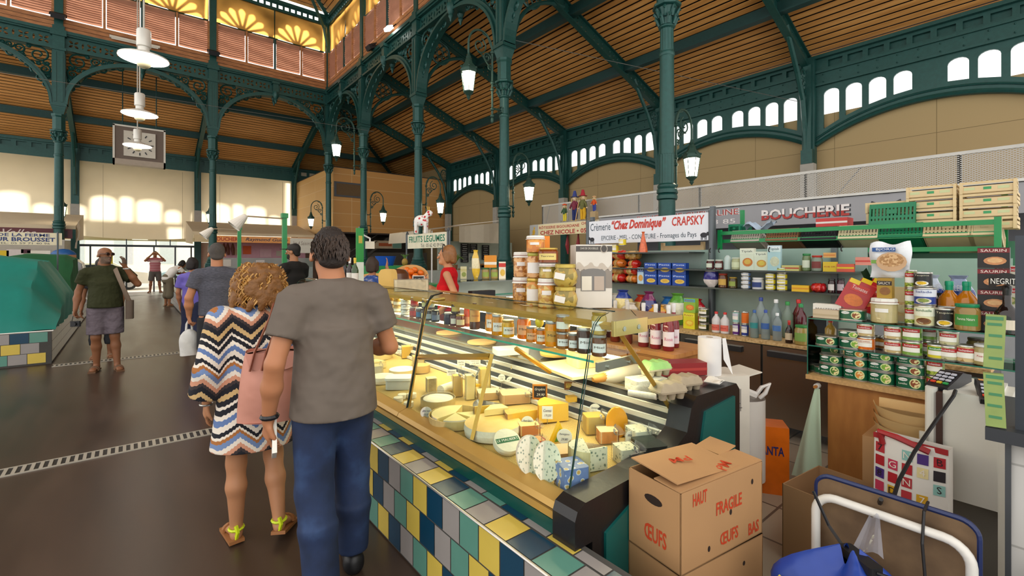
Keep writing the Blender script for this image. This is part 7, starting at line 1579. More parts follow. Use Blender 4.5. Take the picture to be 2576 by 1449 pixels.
# timber office on the mezzanine
t=thing('timber_office','timber clad office box raised above the stalls in the far corner','office',(0,0,0))
OFW=tile_mat('office_boards','#c58f4e','#cb9756','#d9b98a',4.1,.62,.01,axes='xz',rough=.5);OFW2=tile_mat('office_boards_side','#cda163','#d3a969','#d9bd8f',4.1,.62,.01,axes='yz',rough=.5)
m=MB();m.bb((7.35,21.95,2.85),(13.5,22.0,5.87));m.build('front_cladding',OFW,t)
m=MB();m.bb((7.3,21.95,2.85),(7.35,28.1,5.87));m.build('side_cladding',OFW2,t)
m=MB();m.bb((7.3,21.93,2.78),(13.5,28.1,2.85));m.bb((7.3,21.93,5.86),(13.5,28.1,5.9));m.build('floor_slab',mt('#3a2e26',.7),t)
m=MB();m.bb((7.36,21.90,4.5),(8.85,21.96,5.2));f=m.build('window_frame',mt('#4f5258',.4),t);m=MB();m.bb((7.46,21.885,4.58),(8.75,21.90,5.12));m.build('pane',mt('#6f5a42',.1),f)
t=thing('stair','metal staircase in the dark below the timber office','stair',(0,0,0))
m=MB();m.add([(7.6,22.3,.6),(10.2,22.3,2.7),(10.2,22.3,2.55),(7.6,22.3,.45)],[(0,1,2,3)]);m.tube([(7.6,22.25,1.5),(9.6,22.25,2.78)],.03,6);m.tube([(7.6,22.25,1.2),(9.6,22.25,2.48)],.02,6);m.build('stringer',mt('#5a5650',.5,.4),t)
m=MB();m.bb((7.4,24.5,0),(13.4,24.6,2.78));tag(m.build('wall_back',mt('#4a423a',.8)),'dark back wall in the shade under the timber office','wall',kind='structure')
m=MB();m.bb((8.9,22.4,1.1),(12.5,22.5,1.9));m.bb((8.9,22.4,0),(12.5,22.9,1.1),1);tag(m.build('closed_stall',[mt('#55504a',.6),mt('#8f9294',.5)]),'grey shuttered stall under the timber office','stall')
t=thing('poster','landscape poster hanging in the dark below the timber office','poster',(10.2,22.3,2.3));m=MB();m.bb((-.75,-.01,-.2),(.75,.01,.2));m.build('sheet',mt('#b9a488',.6,0,.4,3),t);m=MB();m.bb((-.5,-.013,-.08),(.2,-.011,.08));m.bb((.25,-.013,-.18),(.74,-.011,.15),1);m.build('print',[mt('#a9522a',.6),mt('#6f9a8a',.6)],t)
t=thing('white_tent','white canvas stall roof with hanging front behind the arcade columns','tent',(0,0,0))
TENT=mt('#d9cdb6',.8,0,.04,trans=.15)
m=MB();m.quad((8.3,14.6,2.62),(8.3,18,2.62),(11.7,18,3.15),(11.7,14.6,3.15));m.grid(lambda u,v:(9.5+2.2*u,14.6+.05*math.sin(9*u),3.05*(1-v)+2.2*v+(u-1)*.25*(1-v)),8,4);m.quad((8.3,14.6,2.62),(8.3,18,2.62),(8.25,18,2.2),(8.25,14.6,2.2));m.build('canvas',TENT,t)
m=MB()
for x,y in((8.4,14.7),(11.6,14.7)):m.tube([(x,y,0),(x,y,2.6)],.03,6)
m.build('pole',WHITE,t)
t=thing('stall_wall','pale green tiled stall wall with notices behind the woman in red','wall',(0,0,0));m=MB();m.bb((9.5,16.1,0),(13.3,16.2,2.3));m.build('panel',mt('#b3bfb0',.5),t)
random.seed(6);m=MB()
for i in range(14):x,z=random.uniform(9.8,12.6),random.uniform(1.1,1.75);w_=random.uniform(.06,.16);m.bb((x-w_,16.085,z-.08),(x+w_,16.099,z+.08),i%3)
m.build('notices',[mt('#e3ded2',.6),mt('#a97a4a',.6),mt('#7a8a8f',.6)],t)
for i,(x,z,h,lb)in enumerate(((10.68,1.83,.78,'tall narrow chalkboard menu left one of three'),(11.12,2.02,.38,'small chalkboard menu in the middle of three'),(11.75,1.86,.62,'chalkboard menu right one of three'))):
 t=thing('chalkboard',lb,'chalkboard',(x,16.0,z),0,'chalkboards on the stall wall');m=MB();m.bb((-.19,-.01,-h/2),(.19,.01,h/2));m.build('board',mt('#1e2022',.7),t)
 m=MB();
 for k in range(int(h/.085)):m.bb((-.13+.02*(k%3),-.012,h/2-.06-.085*k),(.12-.03*(k%2),-.011,h/2-.04-.085*k))
 m.build('chalk_writing',mt('#c9c9c4',.7),t)
put('potted_palm','small leafy plant beside the chalkboards','plant',[('leaves',(lambda m:([m.tube([(0,0,0),(.18*math.cos(a),.18*math.sin(a),.3),(.38*math.cos(a),.38*math.sin(a),.3+.15*math.sin(3*a))],[.012,.03,.004],4)for a in[i*.6 for i in range(11)]],m.mesh('leaves',mt('#6f8f3f',.5)))[1])(MB())),('pot',(lambda m:(m.lathe([(.09,-.2),(.12,0)],n=10),m.mesh('pot',mt('#8a5a3a',.7)))[1])(MB()))],(9.75,15.3,1.35))
m=MB();m.bb((8.2,14.9,0),(12.6,15.6,1.15));tag(m.build('stall_counter',mt('#b9c1b8',.5)),'pale counter below the white tent','counter')
t=thing('display_case','glass display case across the end of the cheese stall behind the woman in red','display case',(0,0,0))
m=MB();m.bb((3.55,5.0,0),(4.7,5.9,.95));m.build('cabinet',mt('#c9c3b2',.4),t);m=MB();m.bb((3.3,5.0,1.29),(4.8,5.5,1.3));m.build('glass_shelf',GLASS,t);m=MB();m.bb((3.3,4.995,1.285),(4.8,5.0,1.3));m.bb((3.3,5.48,.95),(4.8,5.5,1.29));m.build('back_sheet',mt('#8f9894',.3),t)
m=MB();m.tube([(3.7,5.02,1.04),(4.7,5.02,1.04)],.025,8);m.build('lamp_tube',emit('#fff5e0',8),t);m=MB();m.bb((3.6,5.0,.95),(4.7,5.4,.98));m.bb((3.6,4.98,1.1),(4.7,5.0,1.12),1);m.build('deck',[mt('#d9d4c4',.4),mt('#5fa08a',.3)],t)
for i,(px,k,lb)in enumerate(((1172,carton(.09,.06,.18,'#cfc79a','#c2b77a','#8f9a4a','','',.7),'pale green carton on the cross case'),(1203,sack(.12,.08,.42,'#e3b83a','#e6d9b0',21),'tall yellow pasta bag on the cross case'),(1228,jar(.055,.16,'#b59a55','#3a6a3a','#8fa04a'),'jar with a green label on the cross case, left of its pair'),(1250,jar(.055,.16,'#b59a55','#3a6a3a','#8fa04a'),'jar with a green label on the cross case, right of its pair'),(1270,carton(.1,.06,.25,'#e6d9c4','#c8352f','#d9b04a','','',.8),'white and red carton at the right end of the cross case'))):
 p=at(px,702,Z=1.3);put('grocery_item',lb,'goods',k,(p.x,p.y+.06,1.302),facecam(p),None if 'pair' not in lb else 'green labelled jars')
p=at(1240,702,Z=1.3)
put('orange_carton','orange carton stacked on the two green labelled jars','box',carton(.18,.07,.18,'#d98a1c','#e9e0d0','','','',.35),(p.x,p.y+.06,1.465),facecam(p))
m=MB();m.bb((3.2,4.6,0),(3.55,4.75,1.08));m.rbox((3.38,4.68,1.13),(.36,.12,.14),.03);tag(m.build('till_stand',mt('#2a2a2e',.5)),'dark till back beside the woman in red','till')
# fruit stall
GRNP=mt('#1f8a4a',.4)
t=thing('stall_sign','cream board reading FRUITS LEGUMES in green between bent grey posts','sign',(4.5,8.08,0))
m=MB();m.bb((-.015,-.78,1.80),(.015,.78,2.09));m.build('board',mt('#e6dcc2',.5),t)
GT=mt('#117a5a',.5);fit_text(t,'FRUITS LEGUMES',1.42,.13,GT,(-.017,0,1.985),FACE_MX,bold=.02);fit_text(t,'Tél : 05 62 42 09 09',.85,.07,mt('#3a3f40',.5),(-.017,-.22,1.855),FACE_MX)
m=MB()
for y in(-.85,.85):m.tube([(0,y,0),(0,y,2.1),(0,y*.96,2.15),(0,y*.92,2.1),(0,y*.92,1.8)],.018,6)
m.build('post',GRAYP,t)
def cow():
 m=MB();m.ball((0,0,.35),(.22,.1,.16),14);m.ball((-.0+.24,0,.55),(.1,.07,.09),10);m.tube([(.12,0,.42),(.22,0,.55)],[.1,.07],8)
 for x in(-.14,.14):
  for y in(-.05,.05):m.tube([(x,y,.3),(x,y,0)],[.05,.035],6)
 return m.mesh('figure',ramp_mat('red_dots',[(0,'#c8242c'),(.3,'#c8242c'),(.32,'#f0ece6'),(1,'#f0ece6')],9,'voronoi',.4,const=True),True)
m=MB();m.bb((4.4,7.9,2.09),(4.6,8.6,2.11));
put('cow_figure','white cow figure with red dots standing above the fruit sign','figure',[('figure',cow()),('horn',(lambda m:(m.tube([(.22,-.05,.64),(.2,-.08,.74)],.015,5),m.tube([(.22,.05,.64),(.2,.08,.74)],.015,5),m.mesh('horn',mt('#d9a84a',.5)))[2])(MB()))],(4.5,8.3,2.1),-.9,sc=.72)
t=thing('fruit_table','long green stepped fruit table along the aisle behind the grey shirted man','table',(0,0,0))
m=MB();m.bb((1.2,6.1,.5),(1.62,11.3,.84));m.bb((1.45,6.1,.84),(1.64,8.4,.98));m.bb((1.66,6.0,0),(2.15,7.0,.97));m.build('base',mt('#17603a',.5),t)
for z,x,y1 in((.84,1.2,11.3),(.98,1.45,8.4)):m=MB();m.bb((x-.02,6.1,z-.09),(x+.02,y1,z+.05));m.build('front_board',GRNP,t)
t=thing('fruit_table','green fruit table behind the red shirted woman carrying bowls of citrus','table',(0,0,0))
m=MB();m.bb((3.2,7.2,0),(4.4,9.0,1.12));m.build('base',mt('#17603a',.5),t);m=MB();m.bb((3.18,7.15,1.02),(4.42,9.05,1.14));m.build('front_board',GRNP,t)
def pile(nm,cat,hexc,r,x0,x1,y0,y1,z,lb,nx,ny,grp,stem=None,sq=1):
 b=MB();b.ball((0,0,r*sq),(r,r,r*sq),10);ps=[('fruit',b.mesh('fruit',mt(hexc,.35,0,.2,30),True))]
 if stem:s=MB();s.tube([(0,0,2*r*sq-.004),(.005,0,2*r*sq+.01)],.004,4);ps.append(('stem',s.mesh('stem',mt(stem,.6))))
 i=0
 for a in range(nx):
  for c in range(ny):
   put(nm,lb,cat,ps,(x0+(x1-x0)*(a+.5)/nx+random.uniform(-.2,.2)*r,y0+(y1-y0)*(c+.5)/ny+random.uniform(-.2,.2)*r,z),random.uniform(0,6),grp)
pile('tomato','tomato','#c2281c',.042,1.25,1.58,8.5,9.6,.842,'red tomato in the tomato heap on the green fruit table',3,12,'heap of tomatoes','#3a6a2a')
pile('tomato','tomato','#b8342a',.042,1.48,1.63,6.2,8.3,.982,'red tomato in the upper heap on the green fruit table',1,18,'upper heap of tomatoes','#3a6a2a')
pile('melon','melon','#c2b77a',.075,1.24,1.4,6.2,8.3,.842,'pale netted melon in the row on the green fruit table',1,12,'row of melons','#6f7a3a')
pile('apricot','fruit','#d99a3a',.035,1.25,1.6,9.9,11.1,.842,'yellow orange fruit in the far heap on the green fruit table',4,12,'heap of apricots')
def bowl(lb,loc,r=.26,tilt=.5):
 m=MB();m.lathe([(r*.75,0),(r,.09),(r*1.02,.1),(r*.97,.09),(r*.72,.015)],n=24);o=put('fruit_basket',lb,'basket',[('basket',m.mesh('basket',mt('#c99a5a',.7),True))],loc,0);o.rotation_euler=(0,-tilt,.9);return o
def fill(loc,r,hexc,fr,lb,nm,grp,tilt,n):
 b=MB();b.ball((0,0,0),fr,10);me=b.mesh('fruit',mt(hexc,.4,0,.15,40),True)
 T=Matrix.Translation(loc)@Matrix.Rotation(.9,4,'Z')@Matrix.Rotation(-tilt,4,'Y')
 k=0
 for ring,cnt in((0,1),(1,6),(2,11),(1.0,5)):
  for i in range(cnt):
   a=2*PI*i/max(cnt,1)+ring;p=T@Vector((ring*r*.36*math.cos(a),ring*r*.36*math.sin(a),.075+(fr*1.3 if k>=18 else(.02 if ring<2 else 0))));put(nm,lb,nm,[('fruit',me)],p,a,grp);k+=1
bowl('round basket of oranges beside the red shirted woman',(3.35,6.55,1.22),.30,.75);fill((3.35,6.55,1.22),.30,'#e8741a',.05,'orange in the basket beside the red shirted woman','orange','basket of oranges',.75,20)
bowl('round basket of lemons behind the dark rinded cheese',(2.95,7.1,1.12),.28,.6);fill((2.95,7.1,1.12),.28,'#dcb92a',.046,'lemon in the basket behind the dark rinded cheese','lemon','basket of lemons',.6,20)
m=MB();m.bb((2.8,6.35,0),(3.7,7.4,1.1));tag(m.build('crate_stand',mt('#4a4a3a',.7)),'dark stand under the citrus baskets','stand')
p=at(1053,690,X=2.8);put('price_card','black and white price card on the lemon basket','price sign',card_sign(.14,.15,'1,50','kg','#26272a','#e6e2d6','#f0f0ea'),(p.x,p.y,1.2),facecam(p))
m=MB();m.lathe([(.16,0),(.22,.2),(.21,.2),(.15,.01)],n=18);p=at(970,668,X=4.2);put('plastic_basket','royal blue plastic basket on the green counter','basket',[('basket',m.mesh('basket',mt('#1d4fb0',.35),True))],(p.x,p.y,p.z));
m=MB();m.bb((p.x-.6,p.y-.5,0),(p.x+.5,p.y+1.2,p.z));tag(m.build('stall_counter',GRNP),'green edged counter carrying the blue plastic basket','counter')
m=MB();m.ball((0,0,.13),(.1,.1,.13),12);l_=MB()
for i in range(9):a=i*.7;l_.tube([(0,0,.25),(.07*math.cos(a),.07*math.sin(a),.36),(.14*math.cos(a),.14*math.sin(a),.38)],[.02,.015,.003],4)
p2=at(1030,670,X=4.3);put('pineapple','small pineapple on the green counter left of the sign post','pineapple',[('fruit',m.mesh('fruit',mt('#9a7a2f',.6,0,.3,60,.3),True)),('leaves',l_.mesh('leaves',mt('#5a7a3a',.5)))],(p2.x-.1,p2.y,p.z),0,sc=.6)
def pole(lb,x,y,h,arm,z0=.84):
 t=thing('stall_lamp',lb,'lamp',(x,y,z0),0,'green stall lamp posts');h-=z0
 m=MB();m.bb((-.035,-.035,0),(.035,.035,h));m.bb((-.05,-.05,h-.02),(.05,.05,h+.06));m.build('post',GRNP,t)
 m=MB();m.tube([(-.03,0,h-.03),(-arm,0,h-.02)],.014,6);m.build('arm',mt('#b9a58a',.4,.3),t)
 m=MB();m.lathe([(.03,.02),(.045,0),(.06,-.05),(.11,-.24),(.105,-.24),(.05,-.04)],n=16);o=m.build('lamp_shade',mt('#e3dcd0',.4),t,loc=(-arm-.03,0,h-.02));o.rotation_euler=(0,.75,0)
pole('green stall lamp post with a white shade beside the black shirted vendor',2.05,8.6,2.31,.56,.0);pole('green stall lamp post with a white shade in front of the far column',1.95,12.2,2.28,.5,.0)
t=thing('green_banner','tall green vertical banner beside the man in grey','banner',(2.6,6.0,0));p=at(905,640,X=2.35)
t.location=(p.x,p.y,0);m=MB();m.bb((-.05,-.01,1.3),(.05,.01,2.0));m.build('panel',mt('#1a8a34',.4),t);m=MB();m.bb((-.05,-.012,1.3),(.05,.0,1.55));m.bb((-.02,-.012,1.8),(.03,-.0105,1.9),1);m.build('print',[mt('#d9e0d2',.5),mt('#b9a63a',.5)],t);m=MB();m.tube([(0,.015,0),(0,.015,2.02)],.012,6);m.build('pole',GRAYP,t)
t=thing('scale_sign','cream plastic tag hanging on a bent white arm beside the green banner','sign',(p.x+.16,p.y+.05,1.78));m=MB();m.rbox((0,0,0),(.13,.012,.1),.005);m.build('tag',mt('#ddd6c2',.5),t);m=MB();m.tube([(.0,0,.05),(0,0,.09),(-.1,-.02,.13)],.012,6);m.build('arm',WHITE,t)
m=MB();m.rbox((0,0,.08),(.3,.22,.16),.03);put('yellow_crate','yellow plastic crate on the fruit table in front of the black shirted vendor','crate',[('crate',m.mesh('crate',mt('#e3bd22',.4)))],(1.9,6.4,.972),.3,sc=.8)
p=at(735,690,X=1.75);put('price_card','black chalk price card with a lime frame among the tomatoes','price sign',card_sign(.13,.1,'2,80','le kg','#23241f','#a6c93a','#e9ece0'),(p.x,p.y,.972),facecam(p),sc=1.3)
# awnings of the end wall
AWN=mt('#d9c9ab',.8,0,.04,3,trans=.25)
def awning(x0,x1,lb,y0=23.4,y1=26.6):
 t=thing('awning',lb,'awning',(0,0,0))
 m=MB();m.quad((x0,y0,2.72),(x1,y0,2.72),(x1,y1,3.35),(x0,y1,3.35));m.quad((x0,y0,2.72),(x1,y0,2.72),(x1,y0,2.6),(x0,y0,2.6))
 for x in(x0,x1):m.add([(x,y0,2.72),(x,y1,3.35),(x,y1,2.35),(x,y0,2.2)],[(0,1,2,3)])
 m.build('canvas',AWN,t);return t
t=awning(2.05,7.0,'beige butcher awning with an orange name strip left of the timber office')
m=MB();m.bb((2.1,23.36,2.3),(6.9,23.4,2.58));m.build('fascia',mt('#eda25a',.5),t);m=MB();m.bb((2.1,23.35,2.3),(2.68,23.36,2.6));m.build('logo_panel',mt('#cdb78f',.5),t)
fit_text(t,'BOUCHERIE',1.05,.17,mt('#b3321f',.5),(3.3,23.355,2.44),FACE_MY,bold=.02);fit_text(t,'Raymond Guilhe',1.75,.19,mt('#3a3f52',.5),(4.85,23.355,2.43),FACE_MY,shear=.3,bold=.01);fit_text(t,'06 18',.5,.12,mt('#b3321f',.5),(6.25,23.355,2.43),FACE_MY)
t=awning(-6.3,-1.42,'beige awning over a dark red name strip at the left edge of the picture',21.9,25.5)
m=MB();m.bb((-6.2,21.85,2.28),(-1.5,21.9,2.6));m.build('fascia',mt('#5a1a22',.5),t);fit_text(t,'Valles',.75,.2,mt('#d9c9c4',.5),(-2.75,21.84,2.45),FACE_MY,shear=.4);m=MB();m.bb((-1.83,21.84,2.33),(-1.62,21.85,2.55));m.build('print',mt('#2a1f22',.5),t)
m=MB();m.grid(lambda u,v:(-1.4+.05*math.sin(5*v),21.9+.8*u,2.7-.75*v+.25*u*(1-v)),4,4);m.build('side_flap',mt('#d9cfc6',.6),t)
t=thing('butcher_counter','pink lit butcher counter with notices under the orange name strip','counter',(0,0,0))
m=MB();m.bb((2.9,25.2,0),(7.0,25.3,2.5));m.build('back_panel',mt('#d9a3b3',.5),t);m=MB();m.bb((2.6,23.6,.5),(6.9,24.2,1.2));m.build('counter',mt('#b9c4c0',.4),t);m=MB();m.bb((2.6,23.58,1.2),(6.9,23.6,1.62));m.build('glass_front',glassmat('#eaf4f0',.2,.35,'#cfdad4'),t)  # back panel is coloured an even pink
for x,z,w_,h,c in((4.35,2.0,.35,.4,'#e0622a'),(5.15,1.85,.5,.4,'#e3b9c2'),(3.0,2.05,.5,.3,'#d9d2c9'),(3.9,1.9,.35,.25,'#c9a88a'),(5.8,1.85,.35,.25,'#c9c0b0'),(3.3,1.4,.3,.3,'#e3dcd2'),(4.6,1.4,.35,.25,'#e0d9d6')):
 m=MB();yy=25.18 if z>1.6 else 23.57;m.bb((x-w_/2,yy-.01,z-h/2),(x+w_/2,yy,z+h/2));m.build('notice',mt(c,.6),t)
for i,x in enumerate((3.35,3.5,3.7)):m=MB();m.tube([(x,24.8,2.3),(x,24.8,2.05),(x+.03,24.8,1.75)],[.03,.09,.05],8);tag(m.build('cured_ham',mt('#6a3a2a',.6)),['left','middle','right'][i]+' dark cured ham hanging in the butcher stall','ham')
t=thing('wall_sign','white handwritten board beside the black shirted vendor','sign',(6.3,21.0,2.3));p=at(760,618,Y=20);t.location=p;m=MB();m.bb((-.45,-.01,-.3),(.45,.01,.3));m.build('board',mt('#d9d4c6',.5),t);fit_text(t,'les 4 Saisons',.7,.16,mt('#8a7a6a',.5),(0,-.012,.1),FACE_MY,shear=.3);m=MB();m.tube([(-.4,.02,-.3),(-.4,.02,-p.z)],.02,6);m.build('pole',GRAYP,t)
for i,(px,X,c,lb)in enumerate(((455,1.4,'#5a4a38','stack of bottles and boxes at the bending woman'),(470,1.4,'#3f7a3f','green box on the far counter'),(478,1.5,'#b9a98f','beige box on the far counter'))):
 p=at(px,690,X=X);m=MB();m.bb((-.12,-.2,0),(.12,.2,.28));put('produce_box',lb,'box',[('box',m.mesh('box',mt(c,.6,0,.3,20)))],(X,p.y,.5),0)
m=MB();m.bb((1.2,14.0,.5),(1.7,18.5,.9));m.bb((1.18,14.0,.9),(1.75,18.5,.93),1);tag(m.build('market_counter',[mt('#c9c4b8',.5),mt('#6f6a5f',.4)]),'low white counter where the bending woman reads','counter')
pile('potato','vegetable','#c9954a',.06,1.25,1.6,14.3,15.4,.93,'golden vegetable in the heap on the far white counter',3,8,'heap of golden vegetables')
# left stalls: tarpaulins, sign
TARP=mt('#0d7d70',.55,0,.12,4,.3,bscale=6)
TARP2=mt('#155a32',.8,0,.15,6)
def tarp(nm,lb,x0,x1,y0,y1,prof,mat,sl=.12,seed=1):
 """cloth over a counter: prof = (x offset from front edge, z) across, running along y"""
 m=MB();random.seed(seed);ph=[random.uniform(0,6)for _ in range(4)]
 N=len(prof)-1
 def fn(u,v):
  k=u*N;i=min(int(k),N-1);f=k-i;x=prof[i][0]*(1-f)+prof[i+1][0]*f;z=prof[i][1]*(1-f)+prof[i+1][1]*f
  y=y0+(y1-y0)*v
  e=min(1,v*2.0)
  z=.5+(z-.5)*(e**.75 if e>0 else 0)
  z+=.018*math.sin(ph[0]+9*v+6*u)+.012*math.sin(ph[1]+31*v-9*u)
  return(x+.012*math.sin(23*v+ph[2]),y+.02*math.sin(9*u),max(z,.505))
 m.grid(fn,30,46);return tag(m.build(nm,mat,smooth=True),lb,'tarpaulin')
tarp('tarpaulin','teal green tarpaulin draped over the counter at the left edge',0,0,9.95,12.6,[(-.88,.5),(-.86,.95),(-1.08,1.36),(-1.2,1.55),(-1.9,1.66),(-2.8,1.6),(-3.2,.5)],TARP)
tarp('tarpaulin','dark green cloth cover over the second counter on the left',0,0,13.0,15.0,[(-.93,.5),(-.93,1.1),(-.95,1.58),(-1.1,1.66),(-1.7,1.68),(-2.0,1.6),(-2.05,.5)],TARP2,seed=5)
tarp('tarpaulin','pale clear plastic sheet over the third counter on the left',0,0,15.6,17.4,[(-.86,.5),(-.8,.75),(-.95,1.45),(-1.05,1.55),(-1.3,1.56),(-1.4,.5)],mt('#9fa9b3',.25,0,.15,6,.3,coat=.4),seed=9)
t=thing('stall_sign','cream farm produce board with dark blue lettering at the left edge','sign',(-1.75,12.8,0))
m=MB();m.bb((-.85,-.01,1.86),(.72,.01,2.10));m.build('board',mt('#ddd0b0',.5),t);NB=mt('#22336a',.5)
fit_text(t,'PRODUITS DE LA FERME',1.3,.06,NB,(-.1,-.012,2.05),FACE_MY,bold=.02);fit_text(t,'PRODUCTEUR BROUSSET',1.45,.08,NB,(-.1,-.012,1.965),FACE_MY,bold=.03);fit_text(t,'64800 ASSON - TEL: 05 59 71 40 96',1.3,.035,mt('#3f3f44',.5),(-.1,-.012,1.89),FACE_MY)
m=MB();m.tube([(.66,-.02,.5),(.66,-.02,2.12)],.015,6);m.build('post',GRAYP,t)
m=MB();m.bb((-6,20.6,.5),(-1.6,20.7,2.2));m.bb((-4.5,20.2,.5),(-1.3,20.6,1.5),1)
tag(m.build('stall_counter',[mt('#a9a294',.6),mt('#b9b4a8',.5)]),'pale stall with notices below the dark red name strip','counter')
for i,(px,py,w_,h,c,lb)in enumerate(((10,645,.2,.35,'#d9b81c','yellow notice at the left picture edge'),(38,642,.35,.35,'#d3c6c0','pale pink notice on the stall at left'),(98,637,.5,.16,'#e3dccb','long white notice on the stall at left'),(65,632,.2,.12,'#4a1a2a','small dark red notice on the stall at left'))):
 p=at(px,py,Y=20.15);m=MB();m.bb((-w_/2,-.01,-h/2),(w_/2,.01,h/2));put('notice',lb,'notice',[('sheet',m.mesh('sheet',mt(c,.6)))],p,0)
p=at(140,622,Y=18);m=MB();m.ball((0,0,0),(.3,.2,.2),10);put('blue_bundle','blue plastic bundle hanging behind the farm produce board post','bundle',[('bundle',m.mesh('bundle',mt('#1f5a9a',.4,0,.2,6,.3),True))],(p.x,20.0,1.7))
p=at(172,640,Y=17.8);m=MB();m.box((0,0,.6),(.25,.5,1.2));put('wood_cupboard','brown wooden cupboard behind the green covers','cupboard',[('body',m.mesh('body',mt('#8f5f36',.5)))],(p.x,17.9,.5),.2)
t=thing('poster','yellow notice on the glass doors','poster',(-.78,28.1,1.6));m=MB();m.bb((-.2,-.01,-.25),(.2,.01,.25));m.build('sheet',mt('#e9d21c',.5),t);fit_text(t,'OUVERT',.34,.1,BLACK,(0,-.012,.1),FACE_MY)
def car(lb,x,c,y=31.5):
 t=thing('car',lb,'car',(x,y,0),0);m=MB()
 m.prism([(-2.0,.3),(-2.0,.75),(-1.5,.85),(-.9,1.35),(.6,1.38),(1.3,.95),(1.95,.85),(2.0,.3)],'y',-.8,.8);m.build('body',mt(c,.25,0,.03),t)
 m=MB();m.prism([(-1.3,.9),(-.85,1.28),(.55,1.3),(1.1,.92)],'y',-.81,.81);m.build('windows',mt('#2a3036',.1),t)
 for s in(-1.25,1.2):m=MB();m.tube([(s,-.83,.32),(s,-.6,.32)],.32,16);m.tube([(s,-.84,.32),(s,-.82,.32)],.2,12,1);m.build('wheel',[BLACK,mt('#b9b9b9',.3,.6)],t)
car('white car passing in the bright street outside the left door',-1.2,'#e9e9e6');car('light blue car parked outside the right door',3.2,'#9fb9cf',33)
m=MB();m.bb((-9,42,0),(14,43,9));
for i in range(9):
 for k in range(3):m.bb((-8.3+2.5*i,41.97,1.2+2.6*k),(-7.3+2.5*i,42,2.9+2.6*k),1)
tag(m.build('street_building',[mt('#fbf6ea',.8),mt('#c9ced2',.3)]),'pale house across the street beyond the glass doors','building')
# people (local frame: x right, y forward, z up; 1.75 m tall, then scaled)
def V(*a):return np.array(a,float)
def hand(W,d,n,curl,side,fr=.0085):
 """palm + five bent fingers; d = pointing, n = palm normal, side = +1/-1 thumb side along cross(d,n)"""
 d=d/np.linalg.norm(d);n=n-d*d.dot(n);n=n/np.linalg.norm(n);s=np.cross(d,n)*side
 o=dict(f=n,k=.012);P_=[(W,W+d*.075,(.034,.016),(.041,.014),o)]
 for i,(a,l)in enumerate(((.031,.07),(.011,.08),(-.01,.075),(-.03,.06))):
  b=W+d*.088+s*a;e=d*math.cos(curl)+n*math.sin(curl);g=d*math.cos(curl*2.2)+n*math.sin(curl*2.2)
  P_+=[(b-d*.015,b+e*l*.5,fr,fr*.95,dict(k=.006)),(b+e*l*.5,b+e*l*.5+g*l*.55,fr*.95,fr*.8,dict(k=.004))]
 t0=W+d*.02+s*.03;t1=t0+d*.035+s*.022+n*.012;P_+=[(t0,t1,.014,.011,dict(k=.012)),(t1,t1+d*.032+s*.004+n*.014*(1+curl),.0105,.009,dict(k=.005))]
 return P_
